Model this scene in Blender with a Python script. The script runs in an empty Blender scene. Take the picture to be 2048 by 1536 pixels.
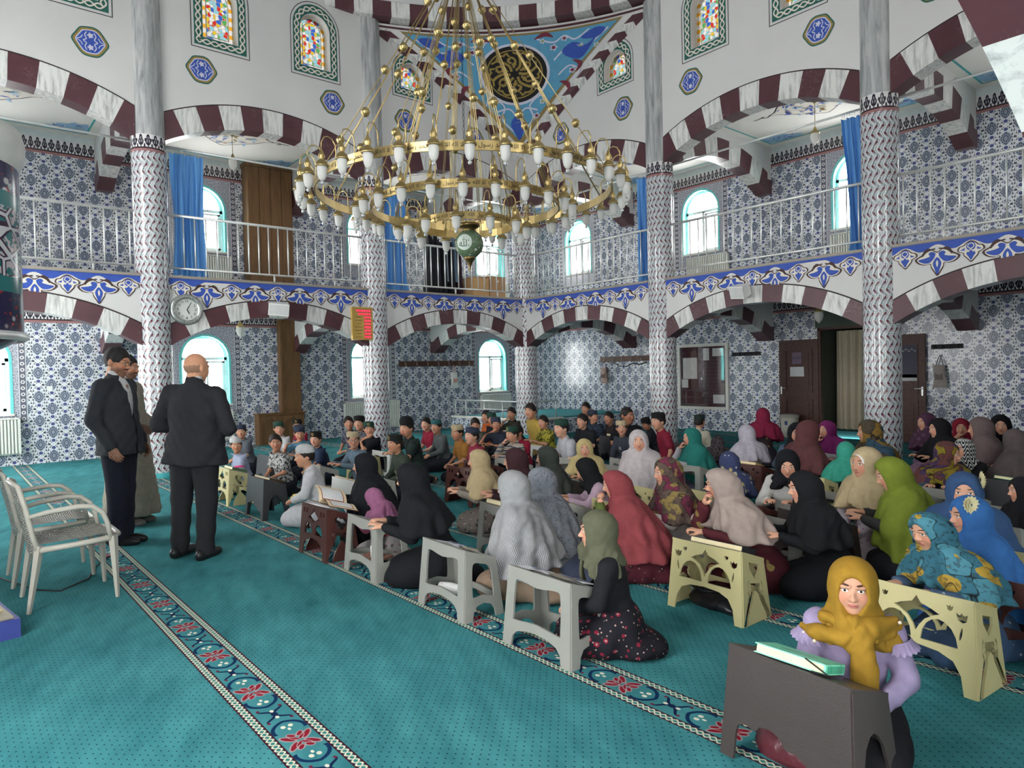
import bpy, bmesh, math, random
import numpy as np
from mathutils import Vector, Matrix
from mathutils.geometry import tessellate_polygon
random.seed(7); RNG=np.random.default_rng(7)
SC=bpy.context.scene; COL=SC.collection
PI=math.pi
# ---------------------------------------------------------------- camera
CX,CY,CZ=11.5592,-10.1302,1.5
YAW,PIT,ROL,FPX=2.4434,-0.0195,-0.0234,1370.7
def _cam():
    fw=Vector((math.cos(PIT)*math.cos(YAW),math.cos(PIT)*math.sin(YAW),math.sin(PIT)))
    rt=Vector((math.sin(YAW),-math.cos(YAW),0)); up=rt.cross(fw)
    c,s=math.cos(ROL),math.sin(ROL)
    return fw,c*rt+s*up,-s*rt+c*up
FW,RT,UP=_cam()
cam=bpy.data.cameras.new('camera'); co=bpy.data.objects.new('camera',cam); COL.objects.link(co)
m=Matrix((RT,UP,-FW)).transposed().to_4x4(); m.translation=Vector((CX,CY,CZ)); co.matrix_world=m
cam.sensor_width=36; cam.lens=FPX/2048*36; cam.clip_start=.05; cam.clip_end=200
SC.camera=co
# ---------------------------------------------------------------- world, light, exposure
w=bpy.data.worlds.new('world'); SC.world=w; w.use_nodes=True
bg=w.node_tree.nodes['Background']; bg.inputs[0].default_value=(1.0,.99,.98,1); bg.inputs[1].default_value=13.0
SC.view_settings.view_transform='Standard'; SC.view_settings.look='None'; SC.view_settings.gamma=1
SC.view_settings.use_curve_mapping=False
SC.view_settings.exposure=0.62
SC.cycles.max_bounces=10; SC.cycles.diffuse_bounces=6; SC.cycles.glossy_bounces=3; SC.cycles.transparent_max_bounces=12
SC.cycles.transmission_bounces=4; SC.cycles.sample_clamp_indirect=6; SC.cycles.caustics_reflective=False; SC.cycles.caustics_refractive=False
# ---------------------------------------------------------------- shader graph helper
def lin(c):
    return tuple((x/255/12.92 if x/255<=.04045 else ((x/255+.055)/1.055)**2.4) for x in c[:3])+(1,)
class S:
    def __init__(s,g,o): s.g=g; s.o=o
    def _b(a,b,op): return a.g.math(op,a,b)
    def __add__(a,b): return a._b(b,'ADD')
    __radd__=__add__
    def __mul__(a,b): return a._b(b,'MULTIPLY')
    __rmul__=__mul__
    def __sub__(a,b): return a._b(b,'SUBTRACT')
    def __rsub__(a,b): return a.g.math('SUBTRACT',b,a)
    def __truediv__(a,b): return a._b(b,'DIVIDE')
    def __lt__(a,b): return a._b(b,'LESS_THAN')
    def __gt__(a,b): return a._b(b,'GREATER_THAN')
    def __pow__(a,b): return a._b(b,'POWER')
class G:
    def __init__(g,name,rough=.6,spec=.3,metal=0.):
        g.m=bpy.data.materials.new(name); g.m.use_nodes=True; g.nt=g.m.node_tree
        g.b=g.nt.nodes['Principled BSDF']; g.out=g.nt.nodes['Material Output']
        g.b.inputs['Roughness'].default_value=rough; g.b.inputs['Metallic'].default_value=metal
        g.b.inputs['Specular IOR Level'].default_value=spec; g.cache={}
    def put(g,inp,v):
        if isinstance(v,S): g.nt.links.new(v.o,inp)
        else: inp.default_value=v
    def math(g,op,a,b=None,c=None,clamp=False):
        n=g.nt.nodes.new('ShaderNodeMath'); n.operation=op; n.use_clamp=clamp
        g.put(n.inputs[0],a)
        if b is not None: g.put(n.inputs[1],b)
        if c is not None: g.put(n.inputs[2],c)
        return S(g,n.outputs[0])
    def f(g,op,a,b=None): return g.math(op,a,b)
    def sin(g,a): return g.math('SINE',a)
    def frac(g,a): return g.math('FRACT',a)
    def floor(g,a): return g.math('FLOOR',a)
    def abs(g,a): return g.math('ABSOLUTE',a)
    def min(g,a,b): return g.math('MINIMUM',a,b)
    def max(g,a,b): return g.math('MAXIMUM',a,b)
    def sat(g,a): return g.math('ADD',a,0.,clamp=True)
    def uv(g):
        if 'uv' not in g.cache:
            n=g.nt.nodes.new('ShaderNodeUVMap'); g.cache['uv']=g.xyz(n.outputs[0])
        return g.cache['uv']
    def xyz(g,o):
        n=g.nt.nodes.new('ShaderNodeSeparateXYZ'); g.nt.links.new(o,n.inputs[0]); return [S(g,k) for k in n.outputs]
    def vec(g,x,y,z=0.):
        n=g.nt.nodes.new('ShaderNodeCombineXYZ')
        for i,v in zip(n.inputs,(x,y,z)): g.put(i,v)
        return n.outputs[0]
    def pos(g):
        if 'p' not in g.cache: g.cache['p']=g.xyz(g.nt.nodes.new('ShaderNodeNewGeometry').outputs['Position'])
        return g.cache['p']
    def obj(g):
        if 'o' not in g.cache: g.cache['o']=g.xyz(g.nt.nodes.new('ShaderNodeTexCoord').outputs['Object'])
        return g.cache['o']
    def attr(g,name):
        if name not in g.cache:
            n=g.nt.nodes.new('ShaderNodeAttribute'); n.attribute_name=name; g.cache[name]=g.xyz(n.outputs['Vector'])
        return g.cache[name]
    def noise(g,v,scale=5,detail=2,rough=.5,dist=0.):
        n=g.nt.nodes.new('ShaderNodeTexNoise'); g.nt.links.new(v,n.inputs['Vector'])
        n.inputs['Scale'].default_value=scale; n.inputs['Detail'].default_value=detail
        n.inputs['Roughness'].default_value=rough; n.inputs['Distortion'].default_value=dist
        return S(g,n.outputs[0])
    def voro(g,v,scale=5,feat='F1',out='Distance'):
        n=g.nt.nodes.new('ShaderNodeTexVoronoi'); g.nt.links.new(v,n.inputs['Vector']); n.feature=feat
        n.inputs['Scale'].default_value=scale; return S(g,n.outputs[out])
    def ss(g,v,a,b):   # smooth ramp 0..1
        n=g.nt.nodes.new('ShaderNodeMapRange'); g.put(n.inputs[0],v); n.inputs[1].default_value=a; n.inputs[2].default_value=b
        n.clamp=True; return S(g,n.outputs[0])
    def mix(g,fac,a,b):
        n=g.nt.nodes.new('ShaderNodeMix'); n.data_type='RGBA'
        g.put(n.inputs[0],fac)
        for i,v in ((6,a),(7,b)):
            if isinstance(v,S): g.nt.links.new(v.o,n.inputs[i])
            else: n.inputs[i].default_value=lin(v)
        return S(g,n.outputs[2])
    def ell(g,x,y,cx,cy,rx,ry,soft=6.):
        a=(x-cx)*(1/rx); b=(y-cy)*(1/ry)
        return g.sat((1.-(a*a+b*b))*soft)
    def col(g,v):
        if isinstance(v,S): g.nt.links.new(v.o,g.b.inputs['Base Color'])
        else: g.b.inputs['Base Color'].default_value=lin(v)
        return g
    def bump(g,h,dist=.01,st=.5):
        n=g.nt.nodes.new('ShaderNodeBump'); n.inputs['Strength'].default_value=st; n.inputs['Distance'].default_value=dist
        g.nt.links.new(h.o,n.inputs['Height']); g.nt.links.new(n.outputs[0],g.b.inputs['Normal']); return g
PLAIN={}
def plain(c,rough=.6,spec=.3,metal=0.,name=None):
    k=(tuple(c),rough,spec,metal)
    if k not in PLAIN:
        g=G(name or 'paint_%d_%d_%d'%tuple(c),rough,spec,metal)
        x,y,z=g.obj(); n=g.noise(g.vec(x,y,z),9,2)
        c2=tuple(min(255,v*1.05+2) for v in c); c1=tuple(v*.94 for v in c)
        g.col(g.mix(n,c1,c2)); PLAIN[k]=g.m
    return PLAIN[k]
# ---------------------------------------------------------------- mesh helpers
class MB:
    def __init__(s): s.v=[]; s.f=[]; s.uv=[]; s.mi=[]
    def face(s,pts,uv=None,mi=0):
        b=len(s.v); s.v.extend([tuple(p) for p in pts]); s.f.append(tuple(range(b,b+len(pts))))
        s.uv.append(uv if uv is not None else [(0,0)]*len(pts)); s.mi.append(mi)
    def box(s,c,d,rz=0,mi=0,M=None):
        cx,cy,cz=c; hx,hy,hz=d[0]/2,d[1]/2,d[2]/2
        P=[Vector((x*hx,y*hy,z*hz)) for z in(-1,1) for y in(-1,1) for x in(-1,1)]
        R=Matrix.Rotation(rz,3,'Z') if M is None else M
        P=[R@q+Vector(c) for q in P]
        for F in ((0,2,3,1),(4,5,7,6),(0,1,5,4),(2,6,7,3),(0,4,6,2),(1,3,7,5)):
            q=[P[i] for i in F]; a=(q[1]-q[0]).length; b=(q[2]-q[1]).length
            s.face(q,[(0,0),(a,0),(a,b),(0,b)],mi)
    def tube(s,path,r,n=8,mi=0,cap=True,closed=False):
        path=[Vector(p) for p in path]; k=len(path); rr=r if hasattr(r,'__len__') else [r]*k
        rings=[]; up=None
        for i,pnt in enumerate(path):
            if closed: t=(path[(i+1)%k]-path[i-1])
            else: t=(path[min(i+1,k-1)]-path[max(i-1,0)])
            t.normalize()
            if up is None:
                a=Vector((0,0,1)) if abs(t.z)<.9 else Vector((1,0,0)); up=(a-t*a.dot(t)).normalized()
            else:
                up=(up-t*up.dot(t))
                up=up.normalized() if up.length>1e-6 else t.orthogonal().normalized()
            sd=t.cross(up)
            rings.append([pnt+(up*math.cos(2*PI*j/n)+sd*math.sin(2*PI*j/n))*rr[i] for j in range(n)])
        b=len(s.v)
        for R in rings: s.v.extend([tuple(q) for q in R])
        for i in range(k if closed else k-1):
            i2=(i+1)%k
            for j in range(n):
                j2=(j+1)%n
                s.f.append((b+i*n+j,b+i*n+j2,b+i2*n+j2,b+i2*n+j)); s.uv.append([(j/n,i),(1 if j2==0 else j2/n,i),(1 if j2==0 else j2/n,i+1),(j/n,i+1)]); s.mi.append(mi)
        if cap and not closed:
            s.f.append(tuple(b+j for j in range(n))[::-1]); s.uv.append([(0,0)]*n); s.mi.append(mi)
            s.f.append(tuple(b+(k-1)*n+j for j in range(n))); s.uv.append([(0,0)]*n); s.mi.append(mi)
    def lathe(s,prof,c=(0,0,0),n=16,mi=0,uscale=None):
        # prof: (r,z) list
        b=len(s.v)
        for r,z in prof:
            for j in range(n+1):
                a=2*PI*j/n; s.v.append((c[0]+r*math.cos(a),c[1]+r*math.sin(a),c[2]+z))
        N=n+1
        for i in range(len(prof)-1):
            for j in range(n):
                s.f.append((b+i*N+j,b+i*N+j+1,b+(i+1)*N+j+1,b+(i+1)*N+j))
                us=uscale or 1/(2*PI)
                u0=2*PI*j/n*us; u1=2*PI*(j+1)/n*us; s.uv.append([(u0,prof[i][1]),(u1,prof[i][1]),(u1,prof[i+1][1]),(u0,prof[i+1][1])]); s.mi.append(mi)
    def poly(s,outer,holes=(),M=None,thick=0.,mi=0,mis=None):
        # 2D outline (xy) -> plate centred on z=0 with thickness; M: 4x4 placement
        rings=[list(outer)]+[list(h) for h in holes]
        tris=tessellate_polygon([[Vector((x,y,0)) for x,y in r] for r in rings])
        flat=[q for r in rings for q in r]; M=M or Matrix()
        def add(z,flip):
            b=len(s.v)
            for x,y in flat: s.v.append(tuple(M@Vector((x,y,z))))
            for t in tris:
                a,bb,cc=[flat[i] for i in t]; ar=(bb[0]-a[0])*(cc[1]-a[1])-(bb[1]-a[1])*(cc[0]-a[0])
                if abs(ar)<1e-12: continue
                o=t if (ar>0)!=flip else t[::-1]
                s.f.append(tuple(b+i for i in o)); s.uv.append([flat[i] for i in o]); s.mi.append(mi)
            return b
        if thick<=0: add(0,False); return s
        b0=add(thick/2,False); b1=add(-thick/2,True); o=0
        for ri,r in enumerate(rings):
            n=len(r); area=sum(r[i][0]*r[(i+1)%n][1]-r[(i+1)%n][0]*r[i][1] for i in range(n))
            ccw=(area>0)==(ri==0)
            for i in range(n):
                j=(i+1)%n; q=(b0+o+i,b1+o+i,b1+o+j,b0+o+j)
                s.f.append(q if ccw else q[::-1]); s.uv.append([(0,0)]*4); s.mi.append(mi if mis is None else mis)
            o+=n
        return s
    def mesh(s,name,mats,smooth=False,merge=False):
        me=bpy.data.meshes.new(name); me.from_pydata(s.v,[],s.f)
        if not isinstance(mats,(list,tuple)): mats=[mats]
        for m_ in mats: me.materials.append(m_)
        l=me.uv_layers.new(name='UVMap'); a=np.array([c for f in s.uv for c in f],dtype=np.float32).ravel()
        l.data.foreach_set('uv',a)
        me.polygons.foreach_set('material_index',s.mi)
        if smooth: me.polygons.foreach_set('use_smooth',[True]*len(s.f))
        if merge:
            bm=bmesh.new(); bm.from_mesh(me); bmesh.ops.remove_doubles(bm,verts=bm.verts,dist=1e-5); bm.to_mesh(me); bm.free()
        me.update(); return me
    def build(s,name,mats,parent=None,smooth=False,merge=False,**k):
        return ob(name,s.mesh(name,mats,smooth,merge),parent,**k)
def ob(name,me,parent=None,loc=None,rz=None,M=None,label=None,cat=None,group=None,kind=None):
    o=bpy.data.objects.new(name,me); COL.objects.link(o)
    if parent is not None: o.parent=parent
    if M is not None: o.matrix_local=M
    if loc is not None: o.location=loc
    if rz is not None: o.rotation_euler=(0,0,rz)
    tag(o,label,cat,group,kind); return o
def tag(o,label=None,cat=None,group=None,kind=None):
    for k,v in (('label',label),('category',cat),('group',group),('kind',kind)):
        if v: o[k]=v
    return o
def thing(name,label,cat,loc=(0,0,0),rz=0,group=None):
    o=bpy.data.objects.new(name,None); COL.objects.link(o); o.location=loc; o.rotation_euler=(0,0,rz); o.empty_display_size=.1
    return tag(o,label,cat,group)
def struct(name,mb,mats,parent=None,smooth=False,label=None):
    return mb.build(name,mats,parent,smooth,kind=None if parent else 'structure',label=label)
def copy_tree(o,parent=None):
    c=o.copy(); COL.objects.link(c)
    if parent is not None: c.parent=parent
    for ch in list(o.children): copy_tree(ch,c)
    return c
def arc(cx,cy,r,a0,a1,n): return [(cx+r*math.cos(a0+(a1-a0)*i/n),cy+r*math.sin(a0+(a1-a0)*i/n)) for i in range(n+1)]
def crv(pts,n=6,closed=True):   # Catmull-Rom through 2D points
    P=[np.array(q,float) for q in pts]; k=len(P); out=[]
    for i in range(k if closed else k-1):
        g=lambda j: P[j%k] if closed else P[min(max(j,0),k-1)]
        p0,p1,p2,p3=g(i-1),g(i),g(i+1),g(i+2)
        for t in np.linspace(0,1,n,endpoint=False):
            out.append(tuple(.5*((2*p1)+(p2-p0)*t+(2*p0-5*p1+4*p2-p3)*t*t+(-p0+3*p1-3*p2+p3)*t**3)))
    if not closed: out.append(tuple(P[-1]))
    return out
def mir(half):  # mirror a half outline (x<=0, from top to bottom) to a closed outline
    return list(half)+[(-x,y) for x,y in reversed(half) if abs(x)>1e-9]
def stroke(path,wd):  # 2D polyline -> ribbon polygon outline
    P=[np.array(q,float) for q in path]; L=[];R=[]; k=len(P)
    for i in range(k):
        t=P[min(i+1,k-1)]-P[max(i-1,0)]; t=t/(np.linalg.norm(t)+1e-9); n=np.array((-t[1],t[0]))
        w_=(wd(i/(k-1)) if callable(wd) else wd)/2
        L.append(tuple(P[i]+n*w_)); R.append(tuple(P[i]-n*w_))
    return L+R[::-1]
# extra mesh helpers ------------------------------------------------
def fpoly(mb,outer,holes=(),fn=None,mi=0):
    rings=[list(outer)]+[list(h) for h in holes]
    tris=tessellate_polygon([[Vector((x,y,0)) for x,y in r] for r in rings]); flat=[q for r in rings for q in r]
    b=len(mb.v); mb.v.extend([tuple(fn(x,y)) for x,y in flat])
    for t in tris:
        a,bb,cc=[flat[i] for i in t]; ar=(bb[0]-a[0])*(cc[1]-a[1])-(bb[1]-a[1])*(cc[0]-a[0])
        if abs(ar)<1e-13: continue
        o=t if ar>0 else t[::-1]
        mb.f.append(tuple(b+i for i in o)); mb.uv.append([flat[i] for i in o]); mb.mi.append(mi)
def fribbon(mb,path,wd,fn,mi=0,closed=False):
    P=[np.array(q,float) for q in path]; k=len(P); b=len(mb.v)
    for i in range(k):
        t=(P[(i+1)%k]-P[i-1]) if closed else P[min(i+1,k-1)]-P[max(i-1,0)]
        t=t/(np.linalg.norm(t)+1e-9); n=np.array((-t[1],t[0])); w_=(wd(i/(k-1)) if callable(wd) else wd)/2
        for sg in (1,-1):
            q=P[i]+n*w_*sg; mb.v.append(tuple(fn(q[0],q[1])))
    for i in range(k if closed else k-1):
        j=(i+1)%k; mb.f.append((b+2*i,b+2*i+1,b+2*j+1,b+2*j)); mb.uv.append([(0,0)]*4); mb.mi.append(mi)
# ---------------------------------------------------------------- dimensions
s_=3.776; r_=.24; t_=.132; c_=math.sqrt(r_*r_-t_*t_); LL=3*s_; WO=3.65; LLN=11.21
H1=3.05; ZC=6.12; ZR=8.03
LOW=dict(sp=2.01,cr=2.49,th=.27,top=H1); UPP=dict(sp=5.13,cr=5.57,th=.38,top=ZR+.3)
SIDES={'right':lambda u,d,z:(u,d,z),'left':lambda u,d,z:(-d,-u,z),'near':lambda u,d,z:(LLN+d,-u,z),'front':lambda u,d,z:(u,-LL-d,z)}
# ---------------------------------------------------------------- materials
def m_paint(name,c,rough=.75):
    g=G(name,rough,.2); x,y,z=g.pos(); n=g.noise(g.vec(x,y,z),1.3,3); n2=g.noise(g.vec(x,y,z),60,2)
    g.col(g.mix(n,tuple(v*.96 for v in c),tuple(min(255,v*1.03) for v in c))); g.bump(n2,.002,.25); return g.m
M_WHITE=m_paint('plaster_white',(214,213,211)); M_CEIL=m_paint('ceiling_white',(232,230,224)); M_DOME=m_paint('dome_paint',(205,205,205))
def m_marble():
    g=G('marble_grey_white',.35,.4); x,y,z=g.obj(); n=g.noise(g.vec(x*9.,y*9.,z*1.3),2.2,6,.62,.4)
    g.col(g.mix(g.ss(n,.45,.72),(222,222,218),(150,152,152))); return g.m
M_MARB=m_marble()
def m_marble_g():
    g=G('marble_grey',.35,.4); x,y,z=g.pos(); n=g.noise(g.vec(x*7.,y*7.,z*.8),2.0,6,.62,.5)
    g.col(g.mix(g.ss(n,.4,.68),(186,188,187),(128,131,133))); return g.m
M_MARBG=m_marble_g()
def m_maroon():
    g=G('marble_maroon',.33,.4); x,y,z=g.pos(); v=g.vec(x,y,z); n=g.noise(v,3,3)
    n2=g.noise(g.vec(x*1.7+n*.6,y*1.7,z*1.7),4.5,3,.6,2.2); vein=g.ss(g.abs(n2-.5),.006,.0); k=g.ss(g.noise(v,2.2,1),.5,.62)
    g.col(g.mix(vein*k*.75,g.mix(n,(70,42,48),(98,62,68)),(205,190,186))); return g.m
M_MAR=m_maroon()
def border_mask(g,u,v,col):      # v: 0..1 from band bottom to top of the palmette border; u in periods
    iu=g.floor(u); fu=g.abs(g.frac(u)-.5)*2.     # 0 centre .. 1 edge
    par=g.frac(iu*.5)*2.
    body=g.ell(fu,v,0.,.48,.8,.27); top=g.ell(fu,v,0.,.76,.46,.22); lobe=g.ell(fu,v,.7,.58,.3,.13)*(1.-par)
    stem=g.ell(fu,v,0.,.3,.2,.2); foot=g.ell(fu,v,1.,.2,.24,.16)
    m_=g.max(g.max(body,top),g.max(g.max(lobe,stem),foot))
    inner=g.ell(fu,v,.3,.5,.12,.12)+g.ell(fu,v,0.,.72,.1,.1)
    c=g.mix(g.sat(m_-inner*.6),(222,220,220),(44,38,52))
    c=g.mix(v<.13,c,(60,42,48)); c=g.mix(v<.02,c,(158,112,112))
    return c
def m_walltile():
    g=G('iznik_wall_tile',.22,.5); u,v,_=g.uv(); v=v-.12
    a=u*5.; i=g.floor(a); lu=(g.frac(a)-.5)*.2; par=g.frac(i*.5)*2.
    lv=(g.frac(v*(1/.44)+par*.5)-.5)*.44; au=g.abs(lu); av=g.abs(lv)
    n=g.noise(g.vec(u,v,0.),38,1); nz=n*.02-.01
    d=((au*(1/.08))**1.45)+((av*(1/.113))**1.45)
    med=d<1.; ring=g.sat(g.sin(d*15.)*2.)
    pet=g.sat(g.sin(g.f('ARCTAN2',au,av)*12.+d*4.)*3.)
    cm=g.mix(ring*.5+pet*.35,(62,70,92),(176,184,198))
    col=g.mix(g.sat((d-1.)*12.)*(1.-g.sat((d-1.2)*9.)),(221,224,228),(200,206,216))
    # tendrils
    tn=g.abs(au-(.064+.017*g.sin(lv*57.)))+nz*.3
    col=g.mix(g.sat((.0045-tn)*500.)*.8,col,(96,104,120))
    tn2=g.abs(au-(.088+.009*g.sin(lv*57.+2.5)))
    col=g.mix(g.sat((.003-tn2)*500.)*.6,col,(110,118,134))
    lf=g.f('PINGPONG',lv+.22,.055)       # leaves every .11
    lfm=g.max(g.ell(au,lf,.083,.0,.011,.017,4.),g.ell(au,lf,.05,.055,.009,.015,4.))
    lfm=g.max(lfm,g.max(g.ell(au,av,.068,.22,.022,.019,5.),g.ell(au,av,.03,.187,.008,.012,4.)))
    lfm=g.max(lfm,g.ell(au,av,.09,.05,.012,.02,4.))
    col=g.mix(lfm*.95,col,(44,48,60))
    dot=g.ell(lu,av,0.,.152,.034,.031,5.); dr=g.ell(lu,av,0.,.152,.042,.039,8.)
    col=g.mix(dr,col,(232,234,238)); col=g.mix(dot,col,(78,84,132))
    col=g.mix(med,col,cm)
    # white frame strips every bay and window surrounds
    g.col(col); return g,u,v+.12,col
def wall_tile(name):
    g,u,z,col=m_walltile(); g.m.name=name; return g.m
def m_surround():
    g=G('window_surround_tile',.25,.5); u,z,_=g.uv(); du=g.abs(u)
    fine=g.noise(g.vec(u,z,0.),55,2,.6); fc=g.mix(g.ss(fine,.42,.6),(196,198,206),(98,100,116))
    e=g.abs(du-.665); bz=g.frac(z*9.)-.5; circ=g.ell(e*8.,bz,0.,0.,.28,.32,5.)
    bc=g.mix(circ,(92,94,106),(206,208,212)); bc=g.mix(g.ell(e*8.,bz,0.,0.,.12,.14,5.),bc,(92,60,66))
    bc=g.mix(e>.048,bc,(214,216,220)); g.col(g.mix(du>.605,fc,bc)); return g.m
M_SUR=m_surround()
def m_border():
    g=G('palmette_border_tile',.25,.5); u,v,_=g.uv(); g.col(border_mask(g,u*9.5,v,None)); return g.m
M_BORD=m_border(); M_PALE=plain((206,216,216),.6)
M_TL=wall_tile('tile_wall'); M_TR=M_TL
def m_column():
    g=G('column_tile_wave',.16,.55); u,v,_=g.uv()
    T=.212; P=1/19.
    ph=v*(2*PI/T); w_=u-g.sin(ph)*.016; f=g.frac(w_*19.)
    lv=g.frac(v*(2/T)+.25)-.5; side=g.floor(v*(2/T)+.25); par=g.frac(side*.5)*2.
    base=g.mix(g.ss(g.noise(g.vec(u*30.,v*18.,0.),3,2),.45,.6),(202,206,210),(172,182,184))
    fx=f-.6+lv*(par-.5)*.5
    tul=g.ell(fx,lv,0.,.02,.23,.36,5.); tin=g.ell(fx,lv,0.,-.12,.13,.17,5.)
    c=g.mix(tul,base,(98,44,52)); c=g.mix(tin*.8,c,(150,140,146))
    gr=g.ell(fx,g.abs(lv),.12,.44,.1,.09,4.); c=g.mix(gr,c,(70,96,98))
    c=g.mix(g.sat((.13-g.abs(f-.155))*14.),c,(226,226,228)); c=g.mix(g.sat((.055-g.abs(f-.075))*22.),c,(36,38,46))
    bv=(v-4.94)*(1/.22); bc=border_mask(g,u*15.,bv,None)
    c=g.mix(bv>-.14,c,bc); c=g.mix(v<.07,c,(30,110,112))
    c=g.mix((v<.055)*(v>.03)*(g.sin(u*260.)>0.),c,(200,200,190))
    g.col(c); j=g.frac(v*(1/.3)); g.bump(g.ss(j,.0,.012),.002,.4); return g.m
M_COL=m_column()
def m_carpet():
    g=G('teal_prayer_carpet',.95,.05); x,y,_=g.uv()
    v=g.vec(x,y,0.); n=g.noise(v,1.6,4,.6); n2=g.noise(g.vec(x*.6+y*1.4,y*.35-x*.3,0.),5,3,.6); fz=g.noise(v,420,1)
    base=g.mix(g.ss(n*.45+n2*.55,.3,.7),(40,98,104),(78,148,152)); base=g.mix(fz*.3,base,(38,88,94))
    # rows of dots
    P=1.3445; w_=g.frac((y+9.0265)*(1/P)+.5)-.5; sy=w_*P                # 0 at stripe centre
    gx=x*(1/.047); gy=y*(1/.0235); iy=g.floor(gy)
    dx=g.frac(gx+iy*.5)-.5; dy=g.frac(gy)-.5
    dot=g.ell(dx,dy,0.,0.,.105,.15,4.); base=g.mix(dot*.85,base,(14,40,58))
    # stripe
    ay=g.abs(sy); ins=ay<.118
    st=g.mix(g.ss(n*.5+n2*.5,.3,.7),(48,108,114),(80,148,152)); st=g.mix(fz*.3,st,(30,90,98))
    U=x*(1/.57); fx=(g.frac(U)-.5)*.57          # motif period: red flower at 0, navy cross at edge, hearts between
    ax=g.abs(fx)
    # red flower: 4 tilted petals
    for k,(px,py,rx,ry) in enumerate(((.035,.04,.035,.012),(.028,.015,.024,.007),(.055,.018,.02,.01))):
        rot=(ax-px)*.78+(ay-py)*.62; ro2=(ay-py)*.78-(ax-px)*.62
        mk=g.ell(rot,ro2,0.,0.,rx,ry,4.); mk2=g.ell(rot,ro2,0.,0.,rx*1.25,ry*1.6,5.)
        st=g.mix(mk2*(1.-mk)*.8,st,(168,140,140)); st=g.mix(mk,st,(128,28,44))
    # hearts
    hx=ax-.145; hr=g.f('SQRT',hx*hx*1.3+(ay-.03)*(ay-.03)*1.8)
    hw=g.f('ARCTAN2',ay,hx+.055); R=g.f('SQRT',(hx+.055)*(hx+.055)+ay*ay)
    tgt=.105-g.abs(hw)*.028
    heart=g.sat((.011-g.abs(R-tgt))*260.)*(hx>-.05); st=g.mix(heart,st,(16,44,78))
    st=g.mix(g.max(g.ell(hx,ay,.0,.016,.014,.011,4.),g.ell(hx,ay,-.028,.0,.012,.007,4.)),st,(206,204,186))
    # navy cross at period edge
    ex=.285-ax; rot=ex*.8+ay*.6; ro2=ay*.8-ex*.6
    cr=g.max(g.ell(ex,ay,0.,0.,.018,.016,4.),g.ell(rot,ro2+g.sin(rot*60.)*.006,.045,0.,.045,.008,4.)); st=g.mix(cr,st,(20,34,66))
    st=g.mix(g.ell(ex,ay,.005,.085,.014,.009,4.)+g.ell(ex,ay,.07,.05,.01,.008,4.),st,(104,36,60)); st=g.mix(g.ell(ex,ay,.034,.0,.013,.009,4.),st,(206,204,186))
    # chain borders
    ey=ay-.098; ch=x*(2*PI/.062); wave=g.sin(ch)*.0135
    chn=g.max(g.sat((.0055-g.abs(ey-wave))*400.),g.sat((.0055-g.abs(ey+wave))*400.))
    band=g.abs(ey)<.024; st=g.mix(band,st,g.mix(g.abs(ey)<.0135,(58,26,40),(52,118,112)))
    st=g.mix(band*(g.abs(ey)<g.abs(wave)+.002),st,(52,118,112)); st=g.mix(chn*band,st,(206,200,180))
    g.col(g.mix(ay<.122,base,st)); g.bump(fz,.004,.5); return g.m
M_CARPET=m_carpet()
M_DARK=plain((52,44,44),.6); M_TEALTRIM=plain((70,168,172),.5); M_STEEL=plain((226,228,226),.36,.5,.55,'stainless_steel')
M_PVC=plain((236,238,238),.35); M_TURQ=plain((110,200,198),.5); M_SILL=plain((222,220,212),.4); M_RAD=plain((226,228,220),.4)
def m_glass():
    g=G('window_glass'); nt=g.nt; tr=nt.nodes.new('ShaderNodeBsdfTransparent'); gl=nt.nodes.new('ShaderNodeBsdfGlossy'); gl.inputs['Roughness'].default_value=.05
    mx=nt.nodes.new('ShaderNodeMixShader'); mx.inputs[0].default_value=.05; nt.links.new(tr.outputs[0],mx.inputs[1]); nt.links.new(gl.outputs[0],mx.inputs[2]); nt.links.new(mx.outputs[0],g.out.inputs[0]); return g.m
M_GLASS=m_glass()
def m_stained():
    g=G('stained_glass',.3); u,v,_=g.uv(); nt=g.nt
    p=g.vec(u,v,0.); n=nt.nodes.new('ShaderNodeTexVoronoi'); nt.links.new(p,n.inputs['Vector']); n.inputs['Scale'].default_value=17.
    h=g.xyz(n.outputs['Color'])
    c=g.mix(h[0]>.62,(240,240,236),(236,200,60)); c=g.mix((h[0]>.8),c,(96,176,96)); c=g.mix((h[1]>.82),c,(216,60,52)); c=g.mix((h[2]>.84),c,(70,110,200)); c=g.mix((h[1]<.12),c,(150,214,226))
    ed=g.voro(p,17.,'DISTANCE_TO_EDGE'); lead=ed<.045
    c=g.mix(lead,c,(190,180,160)); au=g.abs(u); bd=au>.175
    seg=g.frac(v*7.+g.floor(u*2.)*.5)>.55
    c=g.mix(bd,c,g.mix(seg,(238,234,226),(238,176,60)))
    vm=nt.nodes.new('ShaderNodeVectorMath'); vm.operation='SCALE'; vm.inputs['Scale'].default_value=.05; nt.links.new(c.o,vm.inputs[0])
    t2=nt.nodes.new('ShaderNodeBsdfTransparent'); nt.links.new(vm.outputs[0],t2.inputs[0]); gl=nt.nodes.new('ShaderNodeBsdfDiffuse'); nt.links.new(c.o,gl.inputs[0])
    mx=nt.nodes.new('ShaderNodeMixShader'); mx.inputs[0].default_value=.1; nt.links.new(t2.outputs[0],mx.inputs[1]); nt.links.new(gl.outputs[0],mx.inputs[2]); nt.links.new(mx.outputs[0],g.out.inputs[0]); return g.m
M_STAIN=m_stained()
M_GREEN=plain((44,98,88),.6); M_BLUE=plain((58,86,172),.6); M_CREAM=plain((226,220,208),.65); M_BROWN=plain((72,52,50),.6)
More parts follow.
